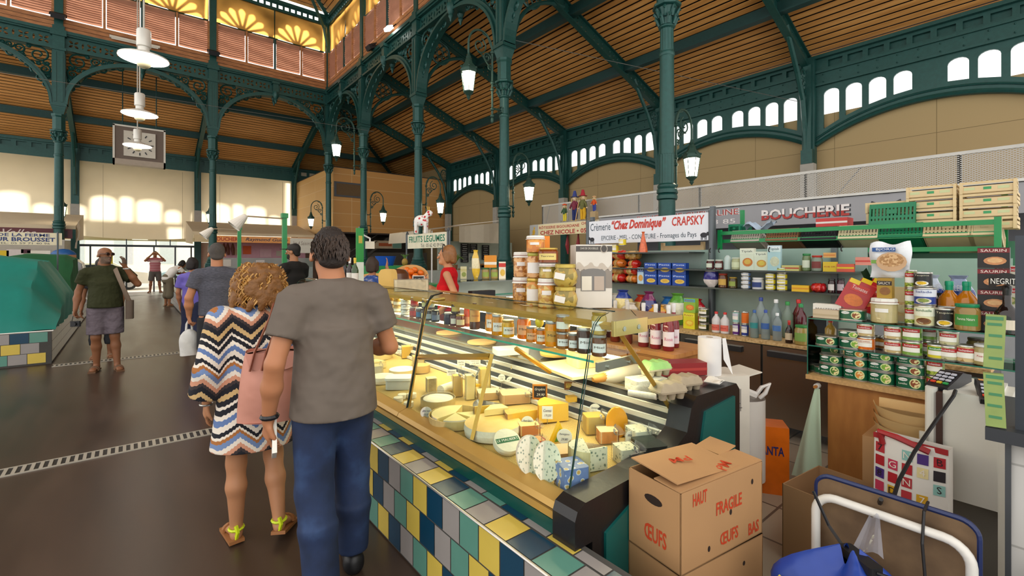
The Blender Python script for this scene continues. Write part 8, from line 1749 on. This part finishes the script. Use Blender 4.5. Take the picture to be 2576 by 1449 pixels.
def person(label,loc,rz,H=1.75,skin='#c08a66',J={},vox=.009,top=None,bottom=None,hair=None,hands=((.35,1),(.35,1)),shoes=None,female=0,look=0,nod=0,belly=0,face=0,matfn=None,mats=(),handdir=(None,None)):
 t=thing('person',label,'person',loc,rz);t.scale=(H/1.75,)*3
 j=dict(pel=V(0,0,.94),ch=V(0,.0,1.26),up=V(0,-.015,1.40),nk=V(0,-.015,1.46),hd=V(0,.02,1.635),sl=V(-.18,-.015,1.41),sr=V(.18,-.015,1.41),el=V(-.25,-.03,1.12),er=V(.25,-.03,1.12),wl=V(-.27,.05,.87),wr=V(.27,.05,.87),hl=V(-.09,0,.9),hr=V(.09,0,.9),kl=V(-.1,.02,.49),kr=V(.1,.02,.49),al=V(-.1,-.02,.08),ar=V(.1,-.02,.08),tl=V(-.12,.14,.03),tr=V(.12,.14,.03))
 for k,v in J.items():j[k]=V(*v)
 hd=j['hd'];c,s=math.cos(look),math.sin(look);cn,sn=math.cos(nod),math.sin(nod)
 def h(x,y,z):y,z=y*cn+z*sn,z*cn-y*sn;return hd+V(x*c+y*s,y*c-x*s,z)
 fw=V(s,c,0);ho=dict(f=fw,k=.02);w=.92 if female else 1
 B=[(j['pel'],j['ch'],(.15,.10),(.155*w,.105),{}),(j['ch'],j['up'],(.155*w,.105),(.12*w,.075),{}),(j['nk']-V(0,0,.05),h(0,-.015,-.05),.066*w*w,.06*w*w,{}),(h(0,-.012,.02),h(0,-.012,.035),(.074,.095),(.074,.093),ho),(h(0,.03,-.055),h(0,.045,-.07),(.052,.05),(.042,.04),dict(f=fw,k=.035)),(h(0,.085,.012),h(0,.104,-.022),.009,.015,dict(k=.015)),(h(0,.083,-.056),h(0,.086,-.056),(.022,.008),(.022,.008),dict(f=fw,k=.008)),(h(0,.072,-.085),h(0,.075,-.085),.018,.018,dict(k=.02))]
 for e in(-1,1):B+=[(h(e*.08,-.012,.01),h(e*.086,-.022,-.022),(.011,.024),(.011,.019),dict(f=fw,k=.01)),(h(e*.03,.082,.03),h(e*.045,.075,.028),.009,.008,dict(k=.015))]
 fp=[]
 for q,sg in(('l',-1),('r',1)):
  S,E,W,Hp,K,A,T=(j[k+q]for k in('s','e','w','h','k','a','t'))
  kk=dict(k=.03)
  B+=[(S,E,.05*w,.041*w,kk),(E,E*.6+W*.4,.042*w,.042*w,dict(k=.015)),(E*.6+W*.4,W,.042*w,.027*w,kk)]
  B+=[(Hp,K,.088,.056,kk),(K,K*.65+A*.35+V(0,-.018,0),.054,.056,kk),(K*.65+A*.35+V(0,-.018,0),A,.056,.036,kk),(A-V(0,0,.02),T,.036,(.04,.022),dict(f=(0,0,1),k=.02)),(A-V(0,.03,.04),A-V(0,.02,.045),.03,.03,kk)]
  cu,ts=hands[0 if sg<0 else 1];hd_=handdir[0 if sg<0 else 1]
  d,n=hd_ if hd_ else(W-E,V(-sg,.2,0));B+=hand(W,V(*d),V(*n),cu,ts*sg*-1,max(.0085,vox*.85))
 link('body',sdf_mesh('body',B,vox,[mt(skin,.5,0,.06,14,spec=.35)]+list(mats),.02,matfn=(lambda cc:matfn(cc,h))if matfn else None),t)
 def sleeves(f,r0,r1,g):return[(j['s'+q],j['s'+q]*(1-f)+j['e'+q]*f if f<=1 else j['e'+q],r0,r1,dict(flat=f<=1,k=.03))for q in 'lr']+([(j['e'+q],j['e'+q]*(2-f)+j['w'+q]*(f-1),r1,r1*g,dict(flat=1,k=.03))for q in 'lr']if f>1 else[])
 if top:
  m_,hem,f,hw,hdp,sr,g=top
  P_=[(j['ch'],j['up'],(.178*w,.125+belly*.3),(.14*w,.09),{}),(V(j['pel'][0],j['pel'][1],0)+V(0,0,hem),j['ch'],(hw,hdp+belly),(.176*w,.122+belly*.7),dict(flat=1,k=.05)),(j['up'],j['nk']+V(0,0,.02),(.13*w,.085),.074*w,dict(k=.03,flat=1))]
  P_+=[(j['s'+q]if f else j['s'+q]*.6+j['up']*.4,j['up'],.066*w if f else.05,.085,dict(k=.05))for q in 'lr']
  if f>0:P_+=sleeves(f,sr,sr*1.0,g)
  link('shirt' if hem>.7 else 'dress',sdf_mesh('shirt',P_,vox,m_,.03,cuts=[((0,0,hem),(0,0,-1))]),t)
 if bottom:
  m_,nm,f,r0,r1=bottom;P_=[(j['pel']+V(0,0,.04),j['pel']-V(0,0,.06),(.158,.118),(.168,.125),{})]
  for q in 'lr':
   Hp,K,A=j['h'+q],j['k'+q],j['a'+q]
   if f<=1:P_.append((Hp,Hp*(1-f)+K*f,r0,r1,dict(flat=1,k=.03)))
   else:P_+=[(Hp,K,r0,r1,dict(k=.03)),(K,K*.65+A*.35+V(0,-.018,0),r1,r1,dict(k=.03)),(K*.65+A*.35+V(0,-.018,0),K*(2-f)+A*(f-1),r1,r1*.95,dict(flat=1,k=.03))]
  link(nm,sdf_mesh(nm,P_,vox,m_),t)
 if hair:
  m_,st=hair;b=[(h(0,-.03,.04),h(0,-.02,.05),(.079,.1),(.08,.102),ho),(h(0,-.075,-.03),h(0,-.06,.02),(.066,.035),(.075,.04),ho)]
  cu_=[(h(0,.045,.045),fw*.75+V(0,0,-.66)),(h(0,0,-.075),V(0,0,-1))]
  if st=='bob':b+=[(h(e*.055,-.02,-.05),h(e*.05,-.02,.04),.045,.05,ho)for e in(-1,1)]+[(h(0,-.09,-.06),h(0,-.08,.02),(.07,.04),(.08,.05),ho)];cu_=[(h(0,.05,.03),fw*.85+V(0,0,-.5))]
  if st=='bun':b+=[(h(0,-.12,.0),h(0,-.13,-.05),.035,.02,ho)]
  if st=='curly':
   random.seed(1);b=[(h(0,-.03,.02),h(0,-.03,-.02),(.125,.12),(.14,.12),ho)]
   for i in range(150):
    a,z=random.uniform(0,6.28),random.uniform(-.13,.12);y=math.sin(a)
    if y>.45 and z<.06:continue
    q=1-.5*max(0,z/.12)**2;p=h(.15*q*math.cos(a),-.03+.125*q*y,z);b.append((p,p+V(random.uniform(-.02,.02),0,-.04),.026,.016,dict(k=.012)))
   cu_=[(h(0,.085,0),fw+V(0,0,-.2))]
  hh=link('hair',sdf_mesh('hair',b,min(vox,.008)if st=='curly' else vox,m_,.02,cuts=cu_),t)
  if st=='short' and vox<.009:
   mm=MB()
   for i in range(520):
    a,b_=random.uniform(PI*.95,2.05*PI),random.uniform(-.45,1.45);n_=h(math.cos(a)*math.cos(b_),math.sin(a)*math.cos(b_),math.sin(b_))-hd;p=hd+h(0,-.025,.045)-hd+n_*V(.08,.1,.095)
    if p[2]<hd[2]-.05:continue
    dn=V(random.uniform(-.3,.3),-.25,-1 if b_<1 else-.3);mm.tube([p-n_*.004,p+n_*.006+dn*.014,p+n_*.002+dn*.032],[.0045,.004,.0008],3)
   link('strands',mm.mesh('strands',mt('#3d2e24',.6,0,.5,50),True),hh)
  if st=='curly':
   mm=MB()
   for i in range(420):
    a,z=random.uniform(2.2,7.2),random.uniform(-.06,.13);q=math.sqrt(max(.05,1-(z/.15)**2))if z>0 else 1;p=h(.15*q*math.cos(a),-.03+.13*q*math.sin(a),z);ph=random.uniform(0,6);o=(p-hd)*V(1,1,.3);o=o/np.linalg.norm(o)
    mm.tube([p+o*(.012+.012*math.sin(ph+k*1.1))+V(.012*math.cos(ph+k*1.1),.008*math.sin(k+ph),-.014*k)for k in range(9)],[.004]*8+[.001],3,i%2)
   link('curls',mm.mesh('curls',[mt('#9a6a2f',.45,0,.3,40),mt('#c99a55',.45,0,.3,40)],True),hh)
 if face:
  mm=MB()
  for e in(-1,1):mm.ball(h(e*.03,.081,.015),.0105,8);mm.ball(h(e*.03,.09,.015),.005,6,1)
  link('eyes',mm.mesh('eyes',[mt('#e9e4dc',.2),mt('#2a1c14',.2)],True),t)
  mm=MB()
  for e in(-1,1):mm.tube([h(e*.014,.093,.034),h(e*.032,.092,.04),h(e*.05,.08,.034)],.0035,5)
  link('eyebrows',mm.mesh('eyebrows',mt('#4a3a2a',.8),True),t);mm=MB();mm.tube([h(-.022,.09,-.054),h(0,.097,-.055),h(.022,.09,-.054)],[.002,.005,.002],6);link('lips',mm.mesh('lips',mt('#9a5a4c',.5)),t)
 if shoes:
  m_,st=shoes
  for q in 'lr':
   A,T=j['a'+q],j['t'+q];d=(T-A);d[2]*=.9;mm=MB();hl=A-V(0,.045,.055);hl[2]=max(A[2]-.07,.003);tp=T+d*.12
   a_=math.atan2(-(tp-hl)[0],(tp-hl)[1]);L=np.linalg.norm((tp-hl)[:2]);mid=(hl+tp)/2
   Mx=Matrix.Rotation(a_,3,'Z')@Matrix.Rotation(math.atan2(tp[2]-hl[2]-.022,L),3,'X')
   if st=='shoe':
    link('shoe',sdf_mesh('shoe',[(A-V(0,.015,.03),T-V(0,0,.005),.048,(.05,.032),dict(f=(0,0,1))),(A-V(0,.03,.045),A-V(0,.03,.02),.045,.042)],max(.008,vox),m_),t)
   else:
    mm.box(mid-V(0,0,.004),(.085,L+.05,.02),M=Mx);o=link('sandal',mm.mesh('sandal',m_[0]),t)
    ss=MB()
    for u,r in((.72,.046),(.55,.048)):p=A*(1-u)+T*u;ss.tube([p+V(r*math.cos(k*PI/8),0,-.03+r*1.15*math.sin(k*PI/8))for k in range(9)],.007,5,sq=1.6)
    link('strap',ss.mesh('strap',m_[0]),o)
    if len(m_)>1:ss=MB();ss.tube([A+V(.04*math.cos(k*PI/6),-.01+.045*math.sin(k*PI/6),.0)for k in range(12)],.009,5,closed=True);ss.tube([A+V(.0,-.05,.03),A+V(.01,-.06,-.01),A+V(.0,-.05,-.05)],.012,5);link('ankle_strap',ss.mesh('ankle_strap',m_[1]),o)
 return t,j,h
SK1,SK2='#b57a56','#86583b'
def fabric(hx,seed=0,b=.35):return mt(hx,.85,0,.08,5+seed,.9,spec=.2,bscale=6+seed)
t,j,h=person('man with dark hair in a grey t-shirt and blue jeans seen from behind',(.785,2.33,0),-.08,1.755,SK1,dict(el=(-.275,-.06,1.12),wl=(-.29,.03,.84),er=(.28,.0,1.13),wr=(.22,.22,1.10),hd=(-.02,.03,1.61),al=(-.09,-.14,.08),tl=(-.13,.02,.03),kl=(-.1,-.03,.49),ar=(.1,.05,.08),tr=(.13,.21,.03),kr=(.1,.06,.49)),.008,(fabric('#6d635a'),.84,.62,.205,.15,.078,1),(ramp_mat('denim',[(.3,'#0f1a30'),(.55,'#1b2d50'),(.8,'#38537f')],5,rough=.8,detail=6,bump=.2),'jeans',1.93,.108,.084),(mt('#241a14',.75,0,.4,60,.5),'short'),((.5,1),(.6,1)),(BLACK,'shoe'),belly=.03)
m=MB();m.tube([(-.285+.031*math.cos(a),.02+.031*math.sin(a),.865)for a in[k*PI/6 for k in range(12)]],.012,6,closed=True);link('wristwatch',m.mesh('wristwatch',BLACK),t)
p=t.matrix_basis@Vector((-.255,.10,.80));m=MB();m.box((0,0,0),(.02,.16,.25),M=Matrix.Rotation(-.5,3,'X'));m.box((-.012,.01,-.02),(.006,.1,.12),1,M=Matrix.Rotation(-.5,3,'X'));put('brochure','folded white brochure in the left hand of the man in grey','brochure',[('paper',m.mesh('paper',[PAPER,mt('#3a6f8f',.5,0,.4,20)]))],(p.x,p.y,p.z-.02),-.2)
def zigzag():
 m_,n,l=newmat('zigzag_knit');p=n['Principled BSDF'];p.inputs['Roughness'].default_value=.9
 tc=n.new('ShaderNodeTexCoord');sp=n.new('ShaderNodeSeparateXYZ');l.new(tc.outputs['Object'],sp.inputs[0])
 def mth(op,a,b=0.0):
  q=n.new('ShaderNodeMath');q.operation=op
  for i,v in enumerate((a,b)):
   if isinstance(v,float):q.inputs[i].default_value=v
   else:l.new(v,q.inputs[i])
  return q.outputs[0]
 u=mth('ADD',sp.outputs[0],mth('MULTIPLY',sp.outputs[1],.6));tri=mth('PINGPONG',u,.085);fine=mth('MULTIPLY',mth('PINGPONG',mth('MULTIPLY',u,1.0),.007),.9)
 z=mth('FRACT',mth('MULTIPLY',mth('ADD',mth('ADD',sp.outputs[2],mth('MULTIPLY',tri,.95)),fine),2.5))
 r=n.new('ShaderNodeValToRGB');cr=r.color_ramp;cr.interpolation='CONSTANT'
 st=[(0,'#e6dbcb'),(.08,'#5f78a8'),(.16,'#e6dbcb'),(.22,'#15161f'),(.30,'#e6dbcb'),(.34,'#15161f'),(.42,'#c9a873'),(.5,'#15161f'),(.58,'#3a3030'),(.63,'#cf9274'),(.7,'#e6dbcb'),(.77,'#6f86b0'),(.85,'#a86a35'),(.9,'#e6dbcb'),(.94,'#15161f')]
 while len(cr.elements)<len(st):cr.elements.new(.5)
 for e,(a,b)in zip(cr.elements,st):e.position=a;e.color=lin(b)
 l.new(z,r.inputs[0]);l.new(r.outputs[0],p.inputs['Base Color']);return m_
t,j,h=person('woman with curly light brown hair in a zigzag patterned dress, seen from behind',(.555,3.0,0),-.2,1.565,'#b5805c',dict(el=(-.235,-.05,1.12),wl=(-.26,.02,.89),er=(.25,.0,1.14),wr=(.22,.17,1.0),ar=(.14,-.1,.13),tr=(.21,.05,.04),kr=(.11,.05,.49),al=(-.1,.02,.08),tl=(-.15,.15,.03),hd=(.05,.04,1.62)),.008,(zigzag(),.60,1.72,.245,.18,.085,1.2),None,(mt('#7a5023',.6,0,.4,40,.4),'curly'),((.3,1),(.3,1)),((mt('#9a6436',.6),mt('#cfe01c',.5)),'sandal'),1,.75,.1)
m=MB()
m.tube([(-.258+.036*math.cos(a),.02+.036*math.sin(a),.885)for a in[k*PI/6 for k in range(12)]],.006,6,closed=True);link('bracelet',m.mesh('bracelet',STEEL),t)
bt=thing('backpack','salmon pink backpack with brown leather straps on the zigzag woman','backpack',(.60,2.74,.74),-.28)
m=MB();m.grid(lambda u,v:((.165-.04*v*v)*math.cos(2*PI*u)*(1+.05*math.cos(4*PI*u)),(.075+.03*math.sin(PI*v))*math.sin(2*PI*u)*(1-.35*v)+.012*math.sin(12*u+5*v),.37*v+.01*math.sin(6*PI*u)*v),32,12);m.lathe([(.16,0),(.01,-.01)],n=32,sy=.5,cap=False);m.grid(lambda u,v:(.125*(1-2*u),-.052*(1-2*v)-.0,.37+.012*math.sin(PI*u)-.01*v),6,3);m.grid(lambda u,v:((.128-.02*v)*(1-2*u),-.058-.012*v+.01*math.cos(PI*(2*u-1)/2)*0,.365-.1*v*(1-.25*(2*u-1)**2)),8,4);m.build('body',mt('#cd8f7c',.6,0,.06,6,.5,bscale=9),bt,smooth=True)
LE_=mt('#9a5c46',.5)
for x in(-.085,-.03):m=MB();m.tube([(x-.02,-.085,.28),(x-.0,-.07,.37),(x+.03,-.02,.45),(x+.06,.03,.53),(x+.075,.10,.595),(x+.075,.2,.60)],.02,6,sq=.3);m.build('strap',LE_,bt,smooth=True)
m=MB();m.lathe([(.02,-.003),(.02,.003)],(.0,-.062,.38),12,M=Matrix.Rotation(PI/2,3,'X'));m.build('button',LE_,bt)
t,j,h=person('bald bearded man in a dark green polo and grey shorts walking towards the camera',(-.26,8.8,0),PI-.05,1.76,SK2,dict(sl=(-.2,-.01,1.40),sr=(.2,-.01,1.40),el=(-.36,.08,1.22),wl=(-.22,.16,1.47),er=(.29,-.06,1.13),wr=(.31,.05,.88),al=(-.13,.04,.08),tl=(-.17,.19,.03),ar=(.1,-.06,.08),tr=(.13,.09,.03)),.010,(fabric('#33351f',2),.90,.6,.2,.145,.082,1),(fabric('#6b6168',3),'shorts',.92,.115,.105),None,((.35,1),(.9,1)),((mt('#6a4a30',.6),),'sandal'),look=-.65,belly=.055,face=1,handdir=(((.02,.05,.3),(.5,-.3,0)),None),mats=(mt('#6a5546',.9,0,.3,60),),matfn=lambda c,h:((c[:,2]<1.612)&(c[:,2]>1.515)&(np.linalg.norm(c-h(0,-.02,-.05),axis=1)>.066)&((c-h(0,-.01,0))@(h(0,1,0)-h(0,0,0))>-.0)).astype(int))
m=MB()
for e in(-1,1):m.lathe([(.021,-.003),(.021,.003)],h(e*.032,.103,.016),12,M=Matrix.Rotation(.65,3,'Z')@Matrix.Rotation(PI/2,3,'X'));m.tube([h(e*.05,.098,.02),h(e*.078,.05,.02),h(e*.08,-.01,.018)],.0035,5)
link('sunglasses',m.mesh('sunglasses',mt('#2a1a16',.15)),t)
m=MB();m.tube([(-.235+.03*math.cos(a),.15+.03*math.sin(a),1.445)for a in[k*PI/6 for k in range(12)]],.01,6,closed=True);link('wristwatch',m.mesh('wristwatch',mt('#c9c9c4',.4)),t)
bg=thing('shoulder_bag','grey brown shoulder bag worn by the bald man','bag',t.location,PI-.05);m=MB();m.rbox((-.27,.06,.86),(.09,.2,.26),.03);m.build('bag_body',mt('#5f5043',.7),bg,smooth=True);m=MB();m.tube([(-.26,.1,.96),(-.21,.19,1.16),(-.15,.16,1.34),(-.11,.08,1.45),(-.10,-.04,1.47),(-.17,-.15,1.2),(-.26,0,.97)],.03,6,sq=.25);m.build('strap',mt('#7d6a58',.7),bg,smooth=True)
m=MB();m.rbox((0,0,0),(.11,.04,.075),.012);m.tube([(0,.02,0),(0,.05,0)],.026,12);p=t.matrix_basis@Vector((.30,.11,.70));cm=put('camera','small black camera dangling from the hand of the bald man','camera',[('body',m.mesh('body',BLACK,True))],p,PI-.4);m=MB();m.tube([(.04,0,.03),(.03,0,.1),(.0,.0,.12)],.004,4);m.build('wrist_strap',BLACK,cm)
HE=ramp_mat('heather',[(.3,'#3a3a42'),(.6,'#55555f'),(.8,'#6a6a74')],40,rough=.9,stretch=(1,1,7))
t,j,h=person('man with short grey hair in a heathered grey t-shirt and black shorts, back turned',(.80,6.45,0),-.1,1.76,SK1,dict(el=(-.27,-.02,1.14),wl=(-.27,.05,.92)),.011,(HE,.93,.6,.185,.135,.078,1),(mt('#14151a',.8),'shorts',.9,.105,.1),(mt('#4a443f',.8,0,.3,50),'short'),((1.0,1),(.4,1)),(mt('#8a8a80',.7),'shoe'),belly=.02)
m=MB();m.grid(lambda u,v:((.09+.02*v)*math.cos(2*PI*u)*(1-.75*v**6),.06*math.sin(2*PI*u)*(1-.7*v**6)+.008*math.sin(20*u+9*v),-.03-.30*(1-v)),24,10)
for e in(-1,1):m.tube([(e*.03,0,-.04),(e*.025,0,.03),(0,0,.08)],.012,6)
p=t.matrix_basis@Vector((-.27,.09,.80));put('plastic_bag','white plastic carrier bag hanging from the hand of the man in heathered grey','bag',[('bag',m.mesh('bag',mt('#e4e2dd',.4,0,.06,20,.4,trans=.2),True))],p,.2)
person('woman with dark short hair in a purple top and navy shorts beside the fruit stall',(.83,9.5,0),-.7,1.6,SK1,{},.013,(mt('#6a5cb0',.8,0,.25,5),.88,.7,.19,.135,.08,1),(mt('#1c2140',.8),'shorts',1.05,.11,.1),(mt('#1f1614',.7),'bob'),((.4,1),(.4,1)),(mt('#9a9488',.7),'shoe'),1)
t,j,h=person('bearded vendor in a black t-shirt and dark cap standing behind the tomatoes',(1.98,7.75,.05),.5,1.76,'#a5714d',dict(er=(.27,.1,1.15),wr=(.2,.33,1.1),el=(-.27,.08,1.15),wl=(-.2,.3,1.05)),.011,(mt('#15120f',.85),.9,.6,.185,.14,.08,1),(mt('#23252b',.8),'trousers',1.9,.1,.075),(mt('#1a1512',.8),'short'),((.5,1),(.5,1)),(BLACK,'shoe'),look=-.35,face=1,mats=(mt('#2a1d15',.9),),matfn=lambda c,h:((c[:,2]<1.60)&(c[:,2]>1.52)&((c-h(0,.0,0))@(h(0,1,0)-h(0,0,0))>.02)).astype(int))
m=MB();m.ball(h(0,-.015,.06),(.088,.105,.075),14);m.box(h(0,.12,.05),(.13,.1,.012),M=Matrix.Rotation(.35,3,'Z'));link('cap',m.mesh('cap',mt('#2a2622',.8),True),t)
m=MB()
for x,z,r_,k in((-.02,1.26,.035,0),(.01,1.23,.03,1),(-.01,1.14,.045,0),(.02,1.12,.03,1)):m.ball((x,.137,z),(r_,.012,r_),8,k)
link('shirt_print',m.mesh('shirt_print',[mt('#c8321c',.7),mt('#e3b81f',.7)]),t)
t,j,h=person('saleswoman in a sleeveless red top with sunglasses on her light brown hair',(2.95,4.78,.04),.86,1.70,'#bd8560',dict(el=(-.30,-.14,1.17),wl=(-.19,.04,1.0),er=(.2,.16,1.19),wr=(.12,.40,1.27)),.008,(fabric('#c0141c',1,.2),.9,0,.17,.125,.06,1),(mt('#23252b',.8),'trousers',1.9,.1,.075),(mt('#8a5c33',.5,0,.3,40,.2),'bob'),((.5,1),(.9,1)),(BLACK,'shoe'),1,.05,face=1)
m=MB();m.tube([h(.086*math.cos(a),.03,.05+.105*math.sin(a)*.9)for a in[PI*k/12 for k in range(13)]],.007,6);link('sunglasses',m.mesh('sunglasses',BLACK),t)
m=MB();m.tube([j['wr']+V(.034*math.cos(a),-.02,.034*math.sin(a))for a in[k*PI/6 for k in range(12)]],.005,5,closed=True);link('bracelet',m.mesh('bracelet',BLACK),t)
person('woman in a blue patterned top shading her eyes behind the cheese case',(2.56,6.1,0),-1.0,1.6,'#b57a5a',dict(er=(.26,.16,1.36),wr=(.12,.2,1.62),el=(-.24,.04,1.14)),.011,(ramp_mat('blue_print',[(.4,'#27407f'),(.55,'#3a5aa0'),(.7,'#c9b9a9')],20,rough=.9),.88,.7,.175,.13,.075,1),(mt('#2a2c33',.8),'trousers',1.9,.1,.075),(mt('#3a2a20',.7),'bob'),((.4,1),(.25,1)),(BLACK,'shoe'),1,-.2,face=1,handdir=(None,((-.02,.06,.1),(-.3,-.2,-.1))))
BENT=dict(pel=(0,-.05,.95),ch=(0,.15,1.2),up=(0,.28,1.3),nk=(0,.34,1.33),hd=(0,.46,1.42),sl=(-.17,.26,1.29),sr=(.17,.26,1.29),el=(-.22,.42,1.1),er=(.22,.42,1.1),wl=(-.1,.66,1.12),wr=(.1,.66,1.12))
t,j,h=person('woman in a white shirt and khaki shorts bending forward over a newspaper',(1.0,19.2,0),-1.15,1.72,'#a5714d',BENT,.015,None,(mt('#6f6550',.8),'shorts',1.02,.11,.1),(mt('#17120f',.7),'bob'),((.3,1),(.3,1)),((mt('#9a8468',.7),),'sandal'),1,0,.5)
P_=[(j['pel'],j['ch'],(.17,.13),(.175,.125),{}),(j['ch'],j['up'],(.175,.125),(.14,.09),{})]+[(j['s'+q],j['s'+q]*.35+j['e'+q]*.65,.075,.07,dict(flat=1))for q in 'lr']
link('shirt',sdf_mesh('shirt',P_,.014,mt('#e6e2da',.8)),t)
p=t.matrix_basis@Vector((0,.78,1.16));m=MB();m.grid(lambda u,v:((u-.5)*.5,(v-.5)*.3,.06*abs(u-.5)),6,3);o=put('newspaper','open newspaper in the hands of the bending woman','newspaper',[('paper',m.mesh('paper',mt('#b9b4a8',.8,0,.4,30)))],p,-1.15)
person('person in a pink striped t-shirt and grey shorts standing in the bright doorway',(.93,27.2,0),PI,1.92,'#a5714d',dict(el=(-.33,.05,1.36),wl=(-.12,.16,1.62),er=(.33,.05,1.36),wr=(.12,.16,1.62),al=(-.17,0,.08),tl=(-.22,.14,.03),ar=(.17,0,.08),tr=(.22,.14,.03),kl=(-.14,.02,.49),kr=(.14,.02,.49)),.016,(ramp_mat('pink_stripes',[(0,'#c2707a'),(.5,'#e3c9c6'),(1,'#c2707a')],1,'wave',.9,0,stretch=(.001,.001,3.2)),.9,.6,.19,.14,.08,1),(mt('#6a6660',.8),'shorts',.95,.115,.1),(mt('#5a4a3f',.8),'short'),((.6,1),(.6,1)),((mt('#8a6a50',.7),),'sandal'),face=1,handdir=(((.3,.1,.3),(0,-1,0)),((-.3,.1,.3),(0,-1,0))))
person('person in dark clothes almost hidden behind the bald man',(-.33,9.9,0),PI,1.6,SK2,{},.016,(mt('#1d1f26',.85),.9,.6,.17,.13,.075,1),(mt('#1a1b20',.8),'trousers',1.6,.1,.08),(mt('#2a211c',.7),'bob'),((.4,1),(.4,1)),((mt('#8a6a50',.7),),'sandal'),1)
# daylight and lamp light
def islands(me):
 n=len(me.vertices);pa=list(range(n))
 def fd(a):
  while pa[a]!=a:pa[a]=pa[pa[a]];a=pa[a]
  return a
 for e in me.edges:pa[fd(e.vertices[0])]=fd(e.vertices[1])
 g={}
 for v in me.vertices:g.setdefault(fd(v.index),[]).append(v.index)
 bx=[]
 for ix in g.values():
  c=[me.vertices[i].co for i in ix];bx.append(([min(p[k]for p in c)-.02 for k in range(3)],[max(p[k]for p in c)+.02 for k in range(3)],set(ix)))
 go=True
 while go:
  go=False;out=[]
  for b in bx:
   for o in out:
    if all(o[0][k]<b[1][k]and b[0][k]<o[1][k]for k in range(3)):
     for k in range(3):o[0][k]=min(o[0][k],b[0][k]);o[1][k]=max(o[1][k],b[1][k])
     o[2].update(b[2]);go=True;break
   else:out.append((list(b[0]),list(b[1]),set(b[2])))
  bx=out
 return[b[2]for b in bx]
SP={}
for o in list(COL.objects):
 if o.parent and o.type=='MESH' and o.name.split('.')[0]in('post','scrollwork','bracket','upright','pole','hook','foot','hand_hole','lamp_tube','head','arm'):
  me=o.data
  if me.name not in SP:
   gs=islands(me);SP[me.name]=[]
   if len(gs)>1:
    for g in gs:
     q=me.copy();bm=bmesh.new();bm.from_mesh(q);bm.verts.ensure_lookup_table()
     bmesh.ops.delete(bm,geom=[v for v in bm.verts if v.index not in g],context='VERTS');bm.to_mesh(q);bm.free();SP[me.name].append(q)
  for k,q in enumerate(SP[me.name]):
   if k==0:o.data=q
   else:
    c=link(o.name.split('.')[0],q,o.parent);c.matrix_basis=o.matrix_basis.copy()
def area(name,loc,rot,sx,sy,power,col):
 d=bpy.data.lights.new(name,'AREA');d.shape='RECTANGLE';d.size=sx;d.size_y=sy;d.energy=power;d.color=col
 o=bpy.data.objects.new(name,d);COL.objects.link(o);o.location=loc;o.rotation_euler=rot
 return o
def point(name,loc,power,col,r=.1):
 d=bpy.data.lights.new(name,'POINT');d.energy=power;d.color=col;d.shadow_soft_size=r
 o=bpy.data.objects.new(name,d);COL.objects.link(o);o.location=loc
 return o
area('case_tube',(1.86,3.6,1.262),(0,-.25,0),.12,4.5,27,(1,.89,.62));area('case_tube',(2.02,3.6,1.07),(0,.0,0),.06,4.5,10,(1,.89,.62))
sc.cycles.max_bounces=6;sc.cycles.diffuse_bounces=3;sc.cycles.glossy_bounces=3;sc.cycles.transmission_bounces=3
sc.cycles.transparent_max_bounces=9;sc.cycles.sample_clamp_indirect=4;sc.cycles.caustics_reflective=False;sc.cycles.caustics_refractive=False
sc.cycles.use_denoising=True;sc.cycles.use_adaptive_sampling=True;sc.cycles.adaptive_threshold=.03
try:sc.cycles.denoiser='OPENIMAGEDENOISE'
except Exception:pass
sc.view_settings.exposure=EXPO
